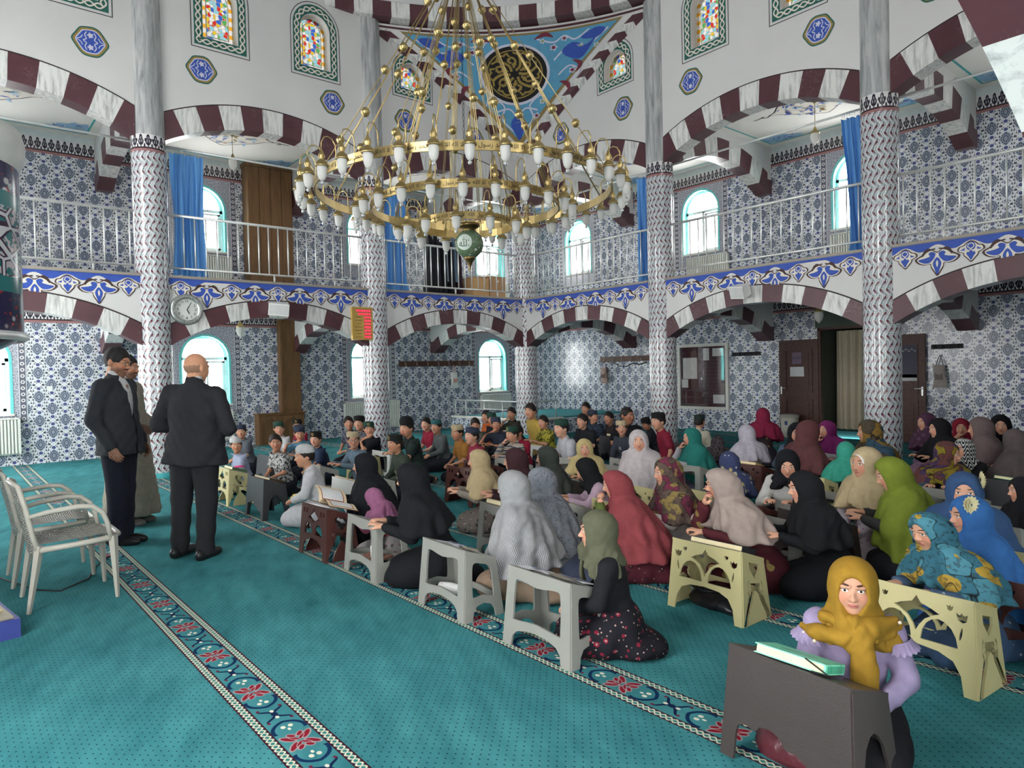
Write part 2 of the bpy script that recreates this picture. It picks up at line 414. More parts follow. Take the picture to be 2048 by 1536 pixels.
M_GOLD=plain((142,122,78),.5); M_SKYB=plain((92,156,190),.6); M_BLACK=plain((34,32,34),.6); M_OCHRE=plain((150,128,70),.6); M_REDM=plain((118,50,64),.6)
M_LILAC=plain((206,206,222),.6); M_PALEBLUE=plain((150,190,222),.6)
# ---------------------------------------------------------------- floor
mb=MB(); mb.face([(-WO,-LL-.2,0),(LL+WO,-LL-.2,0),(LL+WO,WO,0),(-WO,WO,0)],[(-WO,-LL-.2),(LL+WO,-LL-.2),(LL+WO,WO),(-WO,WO)])
struct('floor',mb,M_CARPET)
# ---------------------------------------------------------------- arcade: columns, spandrel walls, voussoirs
def arch_z(P,u,ext): 
    a=s_/2-c_; ri=P['cr']-P['sp']; R=(a*a+ri*ri)/(2*ri); zc=P['cr']-R
    RR=R+(P['th'] if ext else 0); du=u-s_/2
    return zc+math.sqrt(RR*RR-du*du)
def arch_geo(P,span,cu):
    a=span/2; ri=P['cr']-P['sp']; R=(a*a+ri*ri)/(2*ri); return R,P['cr']-R,math.asin(a/R)
def voussoir_meshes(P,span,n,pos,depth,offs=.012,name='voussoir'):
    # pieces of an arch centred at u=0; pos(u,d,z)
    R,zc,am=arch_geo(P,span,0); out=[]
    for i in range(n):
        a0=-am+2*am*i/n; a1=-am+2*am*(i+1)/n; mb=MB(); k=4
        A=[a0+(a1-a0)*j/k for j in range(k+1)]
        Ri=R; Ro=R+P['th']
        def pt(a,rad,d):
            u=rad*math.sin(a)
            if abs(u)>span/2: # trim vertically at the column
                u=math.copysign(span/2,u); z=zc+math.sqrt(rad*rad-u*u)
            else: z=zc+rad*math.cos(a)
            return pos(u,d,z)
        d0=-depth/2-offs; d1=depth/2+offs
        for j in range(k):
            x,y=A[j],A[j+1]
            mb.face([pt(x,Ri,d0),pt(y,Ri,d0),pt(y,Ro,d0),pt(x,Ro,d0)])
            mb.face([pt(x,Ri,d1),pt(x,Ro,d1),pt(y,Ro,d1),pt(y,Ri,d1)])
            mb.face([pt(x,Ri,d0),pt(x,Ri,d1),pt(y,Ri,d1),pt(y,Ri,d0)])
            mb.face([pt(x,Ro,d0),pt(y,Ro,d0),pt(y,Ro,d1),pt(x,Ro,d1)])
        for x in (a0,a1): mb.face([pt(x,Ri,d0),pt(x,Ro,d0),pt(x,Ro,d1),pt(x,Ri,d1)])
        out.append(mb.mesh(name,M_MAR if i%2==0 else M_MARB))
    return out
def stain_windows():   # distance from corner -> (glass half width, z0, ztop)
    return [(2.88,.27,6.98,7.5),(4.86,.27,6.89,7.82),(6.47,.27,6.89,7.82),(8.45,.27,6.98,7.5)]
def arch_outline(cx,hw,z0,zt,n=10):
    return [(cx-hw,z0),(cx+hw,z0)]+[(cx+hw*math.cos(a),zt-hw+hw*math.sin(a)) for a in np.linspace(0,PI,n)]
COLS={}
def col_at(n,x,y):
    mb=MB(); mb.lathe([(r_,0),(r_,5.16)],(0,0,0),40)
    mb.lathe([(r_,5.16),(r_*.98,5.165),(r_*.98,8.3)],(0,0,0),40,1)
    k=thing('tiled_column',n,'column',(x,y,0))
    mbs=MB(); mbs.lathe([(r_,0.0),(r_,5.16)],(0,0,0),40); mbs.build('tile_shaft',M_COL,k,True)
    m2=MB(); m2.lathe([(r_-.004,5.15),(r_-.004,8.3)],(0,0,0),40); m2.build('marble_pilaster',M_MARBG,k,True)
    m3=MB(); m3.lathe([(r_+.02,0),(r_+.02,.07),(r_,.075)],(0,0,0),40); m3.build('carpet_skirt',M_TEALTRIM,k,True); COLS[(round(x/s_),round(-y/s_))]=k
for (x,y,n) in ((0,-2*s_,'tiled column just behind the two standing men in suits'),(0,-s_,'tiled column beside the red prayer time board'),(0,0,'tiled column in the far corner between the two arcades'),
    (s_,0,'tiled column left of the glazed notice board'),(2*s_,0,'tiled column in front of the open double door'),(LL,0,'tiled column at the far right end of the arcade'),
    (0,-LL,'tiled column at the far left corner of the arcade'),(LLN,-s_,'tiled column on the side behind the photographer, farther one'),(LLN,-2*s_,'tiled column right beside the photographer')): col_at(n,x,y)
def arcade(side,nb=3,lunette=True):
    W=SIDES[side]; wall=None
    for lev,P in (('lower',LOW if side!='near' else dict(sp=1.91,cr=2.39,th=.27,top=H1)),('upper',UPP)):
        if lev=='upper' and not lunette and side=='front': continue
        mb=MB()
        for b in range(nb):
            u0=b*s_; us=np.linspace(c_,s_-c_,25)
            zl=[arch_z(P,u,True) for u in us]
            out=[(u0,P['top']),(u0,P['sp']),(u0+c_,P['sp'])]+[(u0+u,z) for u,z in zip(us,zl)]+[(u0+s_-c_,P['sp']),(u0+s_,P['sp']),(u0+s_,P['top'])]
            out=out[::-1]
            hol=[]
            if lev=='upper':
                for (cx,hw,z0,zt) in stain_windows():
                    if u0<cx<u0+s_: hol.append(arch_outline(cx,hw,z0,zt))
            for d in (-t_,t_): fpoly(mb,out,hol,lambda x,y,d=d:W(x,d,y))
            for h in hol:
                for i in range(len(h)):
                    a,bq=h[i],h[(i+1)%len(h)]; mb.face([W(a[0],-t_,a[1]),W(bq[0],-t_,bq[1]),W(bq[0],t_,bq[1]),W(a[0],t_,a[1])])
            for i in range(len(us)-1): mb.face([W(u0+us[i],-t_,zl[i]),W(u0+us[i+1],-t_,zl[i+1]),W(u0+us[i+1],t_,zl[i+1]),W(u0+us[i],t_,zl[i])])
        wall=struct('wall_%s_arcade_%s'%(side,lev),mb,M_WHITE)
        span=s_-2*c_
        ms=voussoir_meshes(P,span,11,lambda u,d,z:W(u,d,z),2*t_)
        # thin dark outline over the arch
        R,zc,am=arch_geo(P,span,0); mo=MB(); aa=[math.asin(max(-1,min(1,span/2/(R+P['th']+.012))))*k for k in np.linspace(-1,1,33)]
        for i in range(32):
            ra,rb=R+P['th'],R+P['th']+.02
            q=[(ra*math.sin(aa[i]),zc+ra*math.cos(aa[i])),(ra*math.sin(aa[i+1]),zc+ra*math.cos(aa[i+1])),(rb*math.sin(aa[i+1]),zc+rb*math.cos(aa[i+1])),(rb*math.sin(aa[i]),zc+rb*math.cos(aa[i]))]
            mo.face([W(x,-t_-.006,z) for x,z in q]); mo.face([W(x,-t_,z) for x,z in (q[3],q[2])]+[W(x,-t_-.006,z) for x,z in (q[2],q[3])])
        mo=mo.mesh('arch_outline',M_DARK)
        z0=Vector(W(0,0,0))
        for b in range(nb):
            off=Vector(W((b+.5)*s_,0,0))-z0
            for me in ms: ob('voussoir',me,wall,loc=off)
            ob('arch_outline',mo,wall,loc=off)
    return wall
for sd in ('right','left','near'): arcade(sd)
# transverse arches between columns and outer walls
def transverse(side,b):
    W=SIDES[side]; z=Vector(W(b*s_,0,0))
    for lev,P0 in (('lower',LOW),('upper',UPP)):
        P=dict(P0); span=WO-.12-c_-.05; cu=c_+span/2
        pos=lambda u,d,zz:(Vector(W(0,cu+u,zz)) if False else Vector(W(d,cu+u,zz)))
        wall=None; mb=MB(); us=np.linspace(-span/2,span/2,17); R,zc,am=arch_geo(P,span,0)
        zt=2.86 if lev=='lower' else ZC
        zl=[zc+math.sqrt((R+P['th'])**2-u*u) for u in us]
        # spandrel from extrados up to the ceiling
        zl=[min(k,zt-.002) for k in zl]
        for d in (-t_,t_):
            for i in range(16): mb.face([pos(us[i],d,zl[i]),pos(us[i+1],d,zl[i+1]),pos(us[i+1],d,zt),pos(us[i],d,zt)])
        # corbel end against the outer wall
        for d in (-t_,t_): mb.face([pos(span/2,d,P['sp']+.3),pos(span/2+.25,d,P['sp']+.3),pos(span/2+.25,d,zt),pos(span/2,d,zt)])
        o=mb.build('wall_%s_transverse_%s'%(side,lev),M_WHITE,kind='structure',loc=z)
        for me in voussoir_meshes(P,span,9,pos,2*t_): ob('voussoir',me,o)
        mk=MB(); mk.face([pos(span/2,-t_-.012,P['sp']),pos(span/2,t_+.012,P['sp']),pos(span/2+.2,t_+.012,P['sp']),pos(span/2+.2,-t_-.012,P['sp'])])
        for d in (-t_-.012,t_+.012): mk.face([pos(span/2,d,P['sp']),pos(span/2+.2,d,P['sp']),pos(span/2+.2,d,P['sp']+.3),pos(span/2,d,P['sp']+.3)])
        mk.build('springer_block',M_MAR,o)
for sd in ('right','left'):
    for b in (0,1,2): transverse(sd,b)
# gallery slab (L-shaped) + lower ceiling, upper ceiling
mb=MB()
for x0,x1,y0,y1 in ((-WO,-t_+.01,-LL,WO),(-t_+.01,LL+WO,t_-.01,WO),(LL+t_,LL+WO,-LL,t_-.01)):
    mb.box(((x0+x1)/2,(y0+y1)/2,2.95),(x1-x0,y1-y0,.19))
struct('ceiling_gallery_slab',mb,M_WHITE)
mb=MB()
for x0,x1,y0,y1 in ((-WO,-t_+.01,-LL,WO),(-t_+.01,LL+WO,t_-.01,WO),(LL+t_,LL+WO,-LL,t_-.01)):
    mb.box(((x0+x1)/2,(y0+y1)/2,ZC+.05),(x1-x0,y1-y0,.1))
struct('ceiling_gallery',mb,M_CEIL)
# stone edge of the gallery floor
for i,sd in enumerate(('right','left','near')):
    W=SIDES[sd]; mb=MB()
    for b in range(3):
        a,bq=b*s_+.19,(b+1)*s_-.19
        P=[W(a,-t_-.03,H1),W(bq,-t_-.03,H1),W(bq,.25,H1),W(a,.25,H1)]; Q=[W(a,-t_-.03,H1+.035),W(bq,-t_-.03,H1+.035),W(bq,.25,H1+.035),W(a,.25,H1+.035)]
        mb.face(Q); mb.face([P[0],P[1],Q[1],Q[0]]); mb.face(P)
    struct('trim_%d'%(i+1),mb,plain((150,142,132),.4,.4))
# ---------------------------------------------------------------- outer walls with window openings
def rect_wall(W,u0,u1,z0,z1,holes,mat,name,depth=.26):
    mb=MB(); hs=[]
    for h in holes: hs.append(h['o'])
    # split between windows so that every piece is a simple polygon with its own holes
    fpoly(mb,[(u0,z0),(u1,z0),(u1,z1),(u0,z1)],hs,lambda x,y:W(x,0,y))
    fpoly(mb,[(u0,z0),(u1,z0),(u1,z1),(u0,z1)],hs,lambda x,y:W(x,depth+.02,y))
    return struct(name,mb,mat)
def win_hole(cx,hw,z0,zt): return dict(o=arch_outline(cx,hw,z0,zt,14),cx=cx,hw=hw,z0=z0,zt=zt)
WN=[0]
def window_unit(W,h,depth=.26,portal=True):
    WN[0]+=1; o=h['o']; mb=MB(); n=len(o)
    for i in range(n):
        a,b=o[i],o[(i+1)%n]; mb.face([W(a[0],-.01,a[1]),W(b[0],-.01,b[1]),W(b[0],depth,b[1]),W(a[0],depth,a[1])],mi=1 if i==0 else 0)
    # turquoise rim on the wall face
    c=h['cx']; O=arch_outline(c,h['hw']+.045,h['z0']-.02,h['zt']+.045,14); 
    fpoly(mb,O,[o],lambda x,y:W(x,-.012,y))
    win=mb.build('window_%d'%WN[0],[M_TURQ,M_SILL],kind='structure')
    f=MB(); hw=h['hw']; zt=h['zt']; zs=zt-hw; z0=h['z0']; dd=depth*.6
    def bar(ua,ub,za,zb):
        P=[(ua,za),(ub,za),(ub,zb),(ua,zb)]
        for d in (dd-.03,dd+.03): f.face([W(x,d,y) for x,y in P])
        for i in range(4): a,b=P[i],P[(i+1)%4]; f.face([W(a[0],dd-.03,a[1]),W(b[0],dd-.03,b[1]),W(b[0],dd+.03,b[1]),W(a[0],dd+.03,a[1])])
    w_=.055
    inn=[(c+(x-c)*(1-w_/hw),y if y>z0+.01 else z0+w_) for x,y in o]; inn=[(x,min(y,zt-w_)) for x,y in inn]
    fpoly(f,o,[inn],lambda x,y:W(x,dd-.03,y)); fpoly(f,o,[inn],lambda x,y:W(x,dd+.03,y))
    for i in range(n): a,b=inn[i],inn[(i+1)%n]; f.face([W(a[0],dd-.03,a[1]),W(b[0],dd-.03,b[1]),W(b[0],dd+.03,b[1]),W(a[0],dd+.03,a[1])])
    bar(c-hw,c+hw,zs-.03,zs+.03); bar(c-.03,c+.03,z0,zs); bar(c+.05,c+.09,z0+.05,zs-.05); bar(c+hw-.1,c+hw-.05,z0+.05,zs-.05); bar(c+.05,c+hw-.05,zs-.09,zs-.05); bar(c+.05,c+hw-.05,z0+.05,z0+.1)
    f.build('window_frame',M_PVC,win)
    for (ua,ub,za,zb) in ((c-hw+.05,c-.03,z0+.05,zs-.03),(c+.07,c+hw-.08,z0+.08,zs-.06)):
        g=MB(); g.face([W(ua,dd,za),W(ub,dd,za),W(ub,dd,zb),W(ua,dd,zb)]); g.build('pane',M_GLASS,win)
    g=MB(); fan=[(c+(x-c)*.9,y) for x,y in o[2:]]+[]; fpoly(g,fan,(),lambda x,y:W(x,dd,y)); g.build('pane',M_GLASS,win)
    sl=MB(); P=[(c-hw-.05,-.05),(c+hw+.05,-.05),(c+hw+.05,dd),(c-hw-.05,dd)]
    for zz in (z0-.03,z0+.005): sl.face([W(a,d,zz) for a,d in P])
    sl.face([W(P[0][0],-.05,z0-.03),W(P[1][0],-.05,z0-.03),W(P[1][0],-.05,z0+.005),W(P[0][0],-.05,z0+.005)])
    sl.build('window_sill',M_SILL,win)
    if portal: add_portal(W,c,(z0+zt)/2,2*hw,zt-z0,depth+.03)
    return win
def add_portal(W,u,z,wu,hz,d):
    L=bpy.data.lights.new('portal','AREA'); L.shape='RECTANGLE'; L.size=wu; L.size_y=hz; L.cycles.is_portal=True
    o=bpy.data.objects.new('daylight_portal',L); COL.objects.link(o)
    p0=Vector(W(u,d,z)); p1=Vector(W(u,d-1,z)); q=(p1-p0).normalized()   # points inwards
    o.matrix_world=Matrix.Translation(p0)@q.to_track_quat('-Z','Z').to_matrix().to_4x4()
OL=lambda u,d,z:(-WO-d,u,z)          # left outer wall, u = world y
OR=lambda u,d,z:(u,WO+d,z)           # right outer wall, u = world x
ON=lambda u,d,z:(LL+WO+d,u,z)        # wall behind the photographer
OQ=lambda u,d,z:(u,-LL-.15-d,z)      # front wall, left of the photographer
hl=[win_hole(c,.475,.93,2.38) for c in (-9.6,-5.78,-1.94,1.93)]+[win_hole(c,.475,4.17,5.52) for c in (-9.6,-5.78,-1.94,1.93)]
rect_wall(OL,-LL-.2,WO,0,ZC+.05,hl,M_TL,'wall_left')
for h in hl: window_unit(OL,h)
DO=(4.93,6.2,0,2.2)
hr=[win_hole(c,.475,4.15,5.6) for c in (-1.87,2.12,5.7,9.6)]
mbw=hr+[dict(o=[(DO[0],.0),(DO[1],.0),(DO[1],DO[3]),(DO[0],DO[3])])]
mbR=MB(); hs=[h['o'] for h in hr]
fpoly(mbR,[(-WO,0),(DO[0],0),(DO[0],DO[3]),(DO[1],DO[3]),(DO[1],0),(LL+WO,0),(LL+WO,ZC+.05),(-WO,ZC+.05)],hs,lambda x,y:OR(x,0,y))
fpoly(mbR,[(-WO,0),(DO[0],0),(DO[0],DO[3]),(DO[1],DO[3]),(DO[1],0),(LL+WO,0),(LL+WO,ZC+.05),(-WO,ZC+.05)],hs,lambda x,y:OR(x,.28,y))
struct('wall_right',mbR,M_TR)
for h in hr: window_unit(OR,h)
hn=[win_hole(-8.7,.9,.7,2.7)]+[win_hole(c,.7,4.1,5.7) for c in (-9.0,-5.66)]  # unseen windows added for daylight, the low one to light the front girl
rect_wall(ON,-LL-.2,WO,0,ZC+.05,hn,M_TR,'wall_near')
for h in hn: window_unit(ON,h)
hq=[win_hole(c,1.0,.6,2.95) for c in (-1.7,2.4,8.9,13.2)]+[win_hole(c,.9,4.0,6.0) for c in (2.4,8.9)]  # unseen windows placed for daylight; last two lower ones added to light front girl
rect_wall(OQ,-WO,LL+WO,0,ZR+.3,hq,M_TL,'wall_front')
for h in hq: window_unit(OQ,h)
def wall_bands(W,wall,u0,u1,wins,low,skip=()):
    for z0,z1 in ((5.70,5.99),(2.585,2.86)):
        mb=MB(); mb.face([W(u0,-.004,z0),W(u1,-.004,z0),W(u1,-.004,z1),W(u0,-.004,z1)],[(u0,-.16),(u1,-.16),(u1,1),(u0,1)]); mb.build('tile_border',M_BORD,wall)
    mb=MB(); mb.face([W(u0,-.004,5.99),W(u1,-.004,5.99),W(u1,-.004,ZC),W(u0,-.004,ZC)]); mb.build('cove_strip',M_PALE,wall)
    for h in wins:
        za,zb=(3.86,5.70) if h['z0']>3 else (.78,2.585); c=h['cx']; mb=MB()
        fpoly(mb,[(c-.725,za),(c+.725,za),(c+.725,zb),(c-.725,zb)],[h['o']],lambda x,y:W(x,-.006,y)); mb.uv=[[(a-c,b) for a,b in q] for q in mb.uv]; mb.build('tile_surround',M_SUR,wall)
wall_bands(OL,bpy.data.objects['wall_left'],-LL-.2,WO,hl,True); wall_bands(OR,bpy.data.objects['wall_right'],-WO,LL+WO,hr,False)
# stained glass lights of the arcade walls + painted surrounds
def lunette_decor(side):
    W=SIDES[side]
    wall=bpy.data.objects['wall_%s_arcade_upper'%side]
    for (cx,hw,z0,zt) in stain_windows():
        g=MB(); fpoly(g,arch_outline(cx,hw,z0,zt),(),lambda x,y:W(x,.03,y)); 
        g.uv=[[(a-cx,b-z0) for a,b in q] for q in g.uv]
        WN[0]+=1; win=g.build('window_%d'%WN[0],M_STAIN,kind='structure')
        f=MB(); o=arch_outline(cx,hw,z0,zt); i_=arch_outline(cx,hw-.03,z0+.03,zt-.03); fpoly(f,o,[i_],lambda x,y:W(x,.0,y)); 
        i2=arch_outline(cx,hw-.09,z0+.09,zt-.09); i3=arch_outline(cx,hw-.105,z0+.105,zt-.105); fpoly(f,i2,[i3],lambda x,y:W(x,.02,y)); f.build('window_frame',plain((196,188,170),.5),win)
        # painted surround: thin line, green band, white braid
        big=zt>7.7; oh=.455; ob_=6.7 if big else 6.79; ot=zt+.21
        d=MB(); fn=lambda x,y,e=.003:W(x,-t_-e,y)
        O=arch_outline(cx,oh,ob_,ot,16); I=arch_outline(cx,oh-.012,ob_+.012,ot-.012,16); fpoly(d,O,[I],fn,0)
        O=arch_outline(cx,oh-.05,ob_+.05,ot-.05,16); I=arch_outline(cx,hw+.005,z0-.005,zt+.005,16); fpoly(d,O,[I],fn,1)
        # braid: two phase-shifted waves along the middle of the band
        bw=(oh-.05-hw-.005); mid=arch_outline(cx,hw+.005+bw/2,(ob_+.05+z0-.005)/2,(ot-.05+zt+.005)/2,24)
        P=[np.array(q) for q in mid+[mid[0]]]; seg=np.cumsum([0]+[np.linalg.norm(P[i+1]-P[i]) for i in range(len(P)-1)]); Lt=seg[-1]; nn=220; nw=round(Lt/.24)
        pts=[]
        for k in range(nn):
            sd_=Lt*k/nn; i=np.searchsorted(seg,sd_,'right')-1; tt=(sd_-seg[i])/(seg[i+1]-seg[i]); q=P[i]*(1-tt)+P[i+1]*tt; tg=(P[i+1]-P[i])/np.linalg.norm(P[i+1]-P[i]); pts.append((q,np.array((-tg[1],tg[0])),sd_))
        for ph,ee in ((0,.006),(PI,.008)):
            path=[tuple(q+n_*math.sin(2*PI*nw*sd_/Lt+ph)*bw*.27) for q,n_,sd_ in pts]
            fribbon(d,path,bw*.17,lambda x,y,ee=ee:W(x,-t_-ee,y),2,True)
        d.build('painted_surround',[M_BLACK,M_GREEN,M_CREAM],win)
    # medallions
    for u in (1.4,3.07,4.57,6.78,8.29):
        z=6.36; d=MB()
        def MK(e): return lambda x,y:W(u+x,-t_-e,z+y)
        def lobed(a,b,k=0.):
            return crv(mir([(0,b),(-.05*a/.2,b*1.0),(-.1*a/.2,b*.88),(-.14*a/.2,b*.62),(-a*.8,b*.45),(-a*1.02,0),(-a*.8,-b*.45),(-.14*a/.2,-b*.62),(-.1*a/.2,-b*.88),(-.05*a/.2,-b)])[:-1]+[],3)
        fpoly(d,lobed(.235,.215),(),MK(.003),0); fpoly(d,lobed(.215,.195),(),MK(.0045),1); fpoly(d,lobed(.185,.17),(),MK(.006),2); fpoly(d,lobed(.17,.155),(),MK(.0075),3)
        for sx,sy in ((0,.085),(0,-.085)): fpoly(d,[(sx+.035*(1+.3*math.cos(5*a))*math.cos(a),sy+.035*(1+.3*math.cos(5*a))*math.sin(a)) for a in np.linspace(0,2*PI,20)[:-1]],(),MK(.009),2)
        for sx in (-1,1):
            fribbon(d,crv([(sx*.045,.13),(sx*.07,.08),(sx*.05,.03),(sx*.09,.0),(sx*.05,-.03),(sx*.07,-.08),(sx*.045,-.13)],4,False),.013,MK(.009),2)
            fribbon(d,crv([(sx*.1,.07),(sx*.12,.03),(sx*.165,.0),(sx*.12,-.03),(sx*.1,-.07)],4,False),.011,MK(.009),2)
        d.build('painted_medallion',[M_GREEN,M_OCHRE,M_LILAC,M_BLUE],wall)
for sd in ('left','right'): lunette_decor(sd)
# ---------------------------------------------------------------- painted frieze under the gallery edge
def frieze(side):
    W=SIDES[side]; wall=bpy.data.objects['wall_%s_arcade_lower'%side]; per=s_/5
    H=H1-.005
    def K(u,e): return lambda x,y:W(u+x,-t_-e,H+y)
    band=MB()
    for b in range(3):
        a0,a1=b*s_+.19,(b+1)*s_-.19; us=np.linspace(a0,a1,90)
        def low(u): 
            q=((u%s_)-.36)/((s_-.72)/4)%1; q=min(q,1-q)*2      # 0 at small motif .. 1 at big motif
            return -.075+.04*math.cos(q*2*PI)
        fpoly(band,[(a0,0),(a1,0)]+[(u,low(u)-.018) for u in us[::-1]],(),lambda x,y:W(x,-t_-.002,H+y),1)
        fpoly(band,[(a0,0),(a1,0)]+[(u,low(u)) for u in us[::-1]],(),lambda x,y:W(x,-t_-.0035,H+y),0)
    band.build('painted_band',[M_BLUE,M_CREAM],wall)
    # big motif
    def big():
        d=MB(); F=lambda e:(lambda x,y:W(x,-t_-e,H+y)); 
        o=crv(mir([(0,-.13),(-.05,-.1),(-.1,-.075),(-.15,-.10),(-.185,-.155),(-.265,-.205),(-.225,-.265),(-.15,-.29),(-.085,-.285),(-.075,-.33),(-.045,-.385),(0,-.445)]),3)
        i_=[(x*.89,-.235+(y+.235)*.86) for x,y in o]
        fpoly(d,o,(),F(.005),0); fpoly(d,i_,(),F(.0065),1)
        for sx in (-1,1):
            fpoly(d,[(sx*x,y) for x,y in crv([(-.02,-.145),(-.07,-.125),(-.1,-.15),(-.085,-.18),(-.14,-.2),(-.225,-.218),(-.165,-.262),(-.095,-.268),(-.05,-.23),(-.025,-.19)],3)],(),F(.008),2)
            fribbon(d,[(sx*x,y) for x,y in crv([(-.02,-.09),(-.075,-.1),(-.13,-.125),(-.175,-.175)],5,False)],.018,F(.008),0)
        fpoly(d,crv([(0,-.2),(.048,-.27),(.036,-.34),(0,-.425),(-.036,-.34),(-.048,-.27)],3),(),F(.008),2)
        fpoly(d,crv([(0,-.24),(.014,-.28),(0,-.33),(-.014,-.28)],3),(),F(.0095),1); return d.mesh('painted_palmette',[M_BROWN,M_CREAM,M_BLUE])
    def small():
        d=MB(); F=lambda e:(lambda x,y:W(x,-t_-e,H+y))
        o=crv(mir([(0,-.045),(-.05,-.065),(-.085,-.1),(-.135,-.115),(-.15,-.165),(-.09,-.195),(-.08,-.23),(-.045,-.27),(0,-.315)]),3)
        i_=[(x*.88,-.17+(y+.17)*.88) for x,y in o]
        fpoly(d,o,(),F(.010),0); fpoly(d,i_,(),F(.0115),1)
        fpoly(d,[(.052*math.cos(a),-.115+.055*math.sin(a)) for a in np.linspace(0,2*PI,16)[:-1]],(),F(.013),2)
        fpoly(d,crv([(0,-.16),(.05,-.2),(.03,-.24),(0,-.29),(-.03,-.24),(-.05,-.2)],3),(),F(.013),2)
        for sx in (-1,1):
            fribbon(d,[(sx*x,y) for x,y in crv([(.03,-.19),(0,-.15),(-.035,-.12),(-.02,-.085),(0,-.08)],4,False)],.011,F(.0145),1)
            fpoly(d,[(sx*x,y) for x,y in ((-.065,-.13),(-.12,-.16),(-.07,-.165))],(),F(.013),2)
        return d.mesh('painted_bud',[M_BROWN,M_CREAM,M_BLUE])
    B,Sm=big(),small(); z0=Vector(W(0,0,0))
    for b in range(3):
        for k in range(9): u=b*s_+.36+(s_-.72)*k/8; me=B if k%2 else Sm; ob(me.name,me,wall,loc=Vector(W(u,0,0))-z0)
for sd in ('left','right'): frieze(sd)
# ---------------------------------------------------------------- corner pendentive, dome ring, dome
RC=5.845; CC=(LL/2,-LL/2)
def ringpt(a,r=RC,z=ZR):
    al=math.acos((CC[0]-t_)/RC); th0=PI-al if True else 0
    A0=PI-math.acos((CC[0]-t_)/RC); A1=PI/2+math.acos((CC[0]-t_)/RC)     # left wall .. right wall
    th=A0+(A1-A0)*a
    return Vector((CC[0]+r*math.cos(th),CC[1]+r*math.sin(th),z))
APEX=Vector((t_,-t_,6.12))
def pend(a,b,e=0.):
    p=APEX.lerp(ringpt(a),b); p.z+=.13*math.sin(PI*b)*1.0
    n=Vector((1,-1,-.9)).normalized(); return p+n*e
def pfn(e): 
    def f(X,Y):
        Y=max(Y,1e-4); return pend(.5+.5*X/Y,Y,e)
    return f
mb=MB(); N=14
for i in range(N):
    for j in range(N):
        mb.face([pend(i/N,j/N),pend((i+1)/N,j/N),pend((i+1)/N,(j+1)/N),pend(i/N,(j+1)/N)])
PEND=mb.build('wall_corner_pendentive',M_WHITE,kind='structure',smooth=True)
# edge bands with alternating blocks
for sgn in (0,1):
    n=17
    for k in range(n):
        b0,b1=.03+.97*k/n,.03+.97*(k+1)/n; d=MB()
        def edge(b,o):
            L_=(ringpt(0)-ringpt(1)).length*b*1.05; da=min(.5,o/max(L_,.01)); return pend(da if sgn==0 else 1-da,b,.012)
        def wall_(b,o):
            p=pend(float(sgn),b); q=Vector((p.x+(.012 if sgn==0 else o*.45),p.y-(o*.45 if sgn==0 else .012),p.z-o*.85)); return q
        d.face([edge(b0,0),edge(b0,.2),edge(b1,.2),edge(b1,0)]); d.face([wall_(b0,0),wall_(b1,0),wall_(b1,.13),wall_(b0,.13)])
        d.build('edge_block',M_MAR if k%2 else M_MARB,PEND)
# blue panel with gold frame and flowers
d=MB(); f=pfn
def triY(i): return [(-(.93-i)*1+i*.35,.95-i*.3),( (.93-i)-i*.35,.95-i*.3)]
def tri(o):   # inset triangle, subdivided
    A=np.array((-.80+o*1.15,.955-o*.55)); B=np.array((.80-o*1.15,.955-o*.55)); C=np.array((0,.10+o*1.8)); P=[]
    for p,q in ((A,C),(C,B),(B,A)):
        for k in range(10): P.append(tuple(p+(q-p)*k/10))
    return P
def trow(o,e,mi,n=22):
    A=(.80-o*1.15,.955-o*.55); C=.10+o*1.8
    for j in range(n):
        y0,y1=C+(A[1]-C)*j/n,C+(A[1]-C)*(j+1)/n; w0,w1=A[0]*j/n,A[0]*(j+1)/n
        for k in range(n):
            x0,x1=-1+2*k/n,-1+2*(k+1)/n; d.face([f(e)(w0*x0,y0),f(e)(w0*x1,y0),f(e)(w1*x1,y1),f(e)(w1*x0,y1)],None,mi)
trow(0,.012,0); trow(.028,.018,1)
cc=(0,.645); rr=.238
def fdisc(r0,r1,e,mi,n=40,k=8):
    for j in range(k):
        ra,rb=r0+(r1-r0)*j/k,r0+(r1-r0)*(j+1)/k
        for i in range(n):
            a,b=2*PI*i/n,2*PI*(i+1)/n; q=[(cc[0]+r*1.12*math.cos(t),cc[1]+r*math.sin(t)) for r,t in ((ra,a),(rb,a),(rb,b),(ra,b))]; d.face([f(e)(*p) for p in q],None,mi)
fdisc(0,rr,.024,2); fdisc(0,rr*.92,.029,3); fdisc(rr*.76,rr*.80,.034,4,40,1)
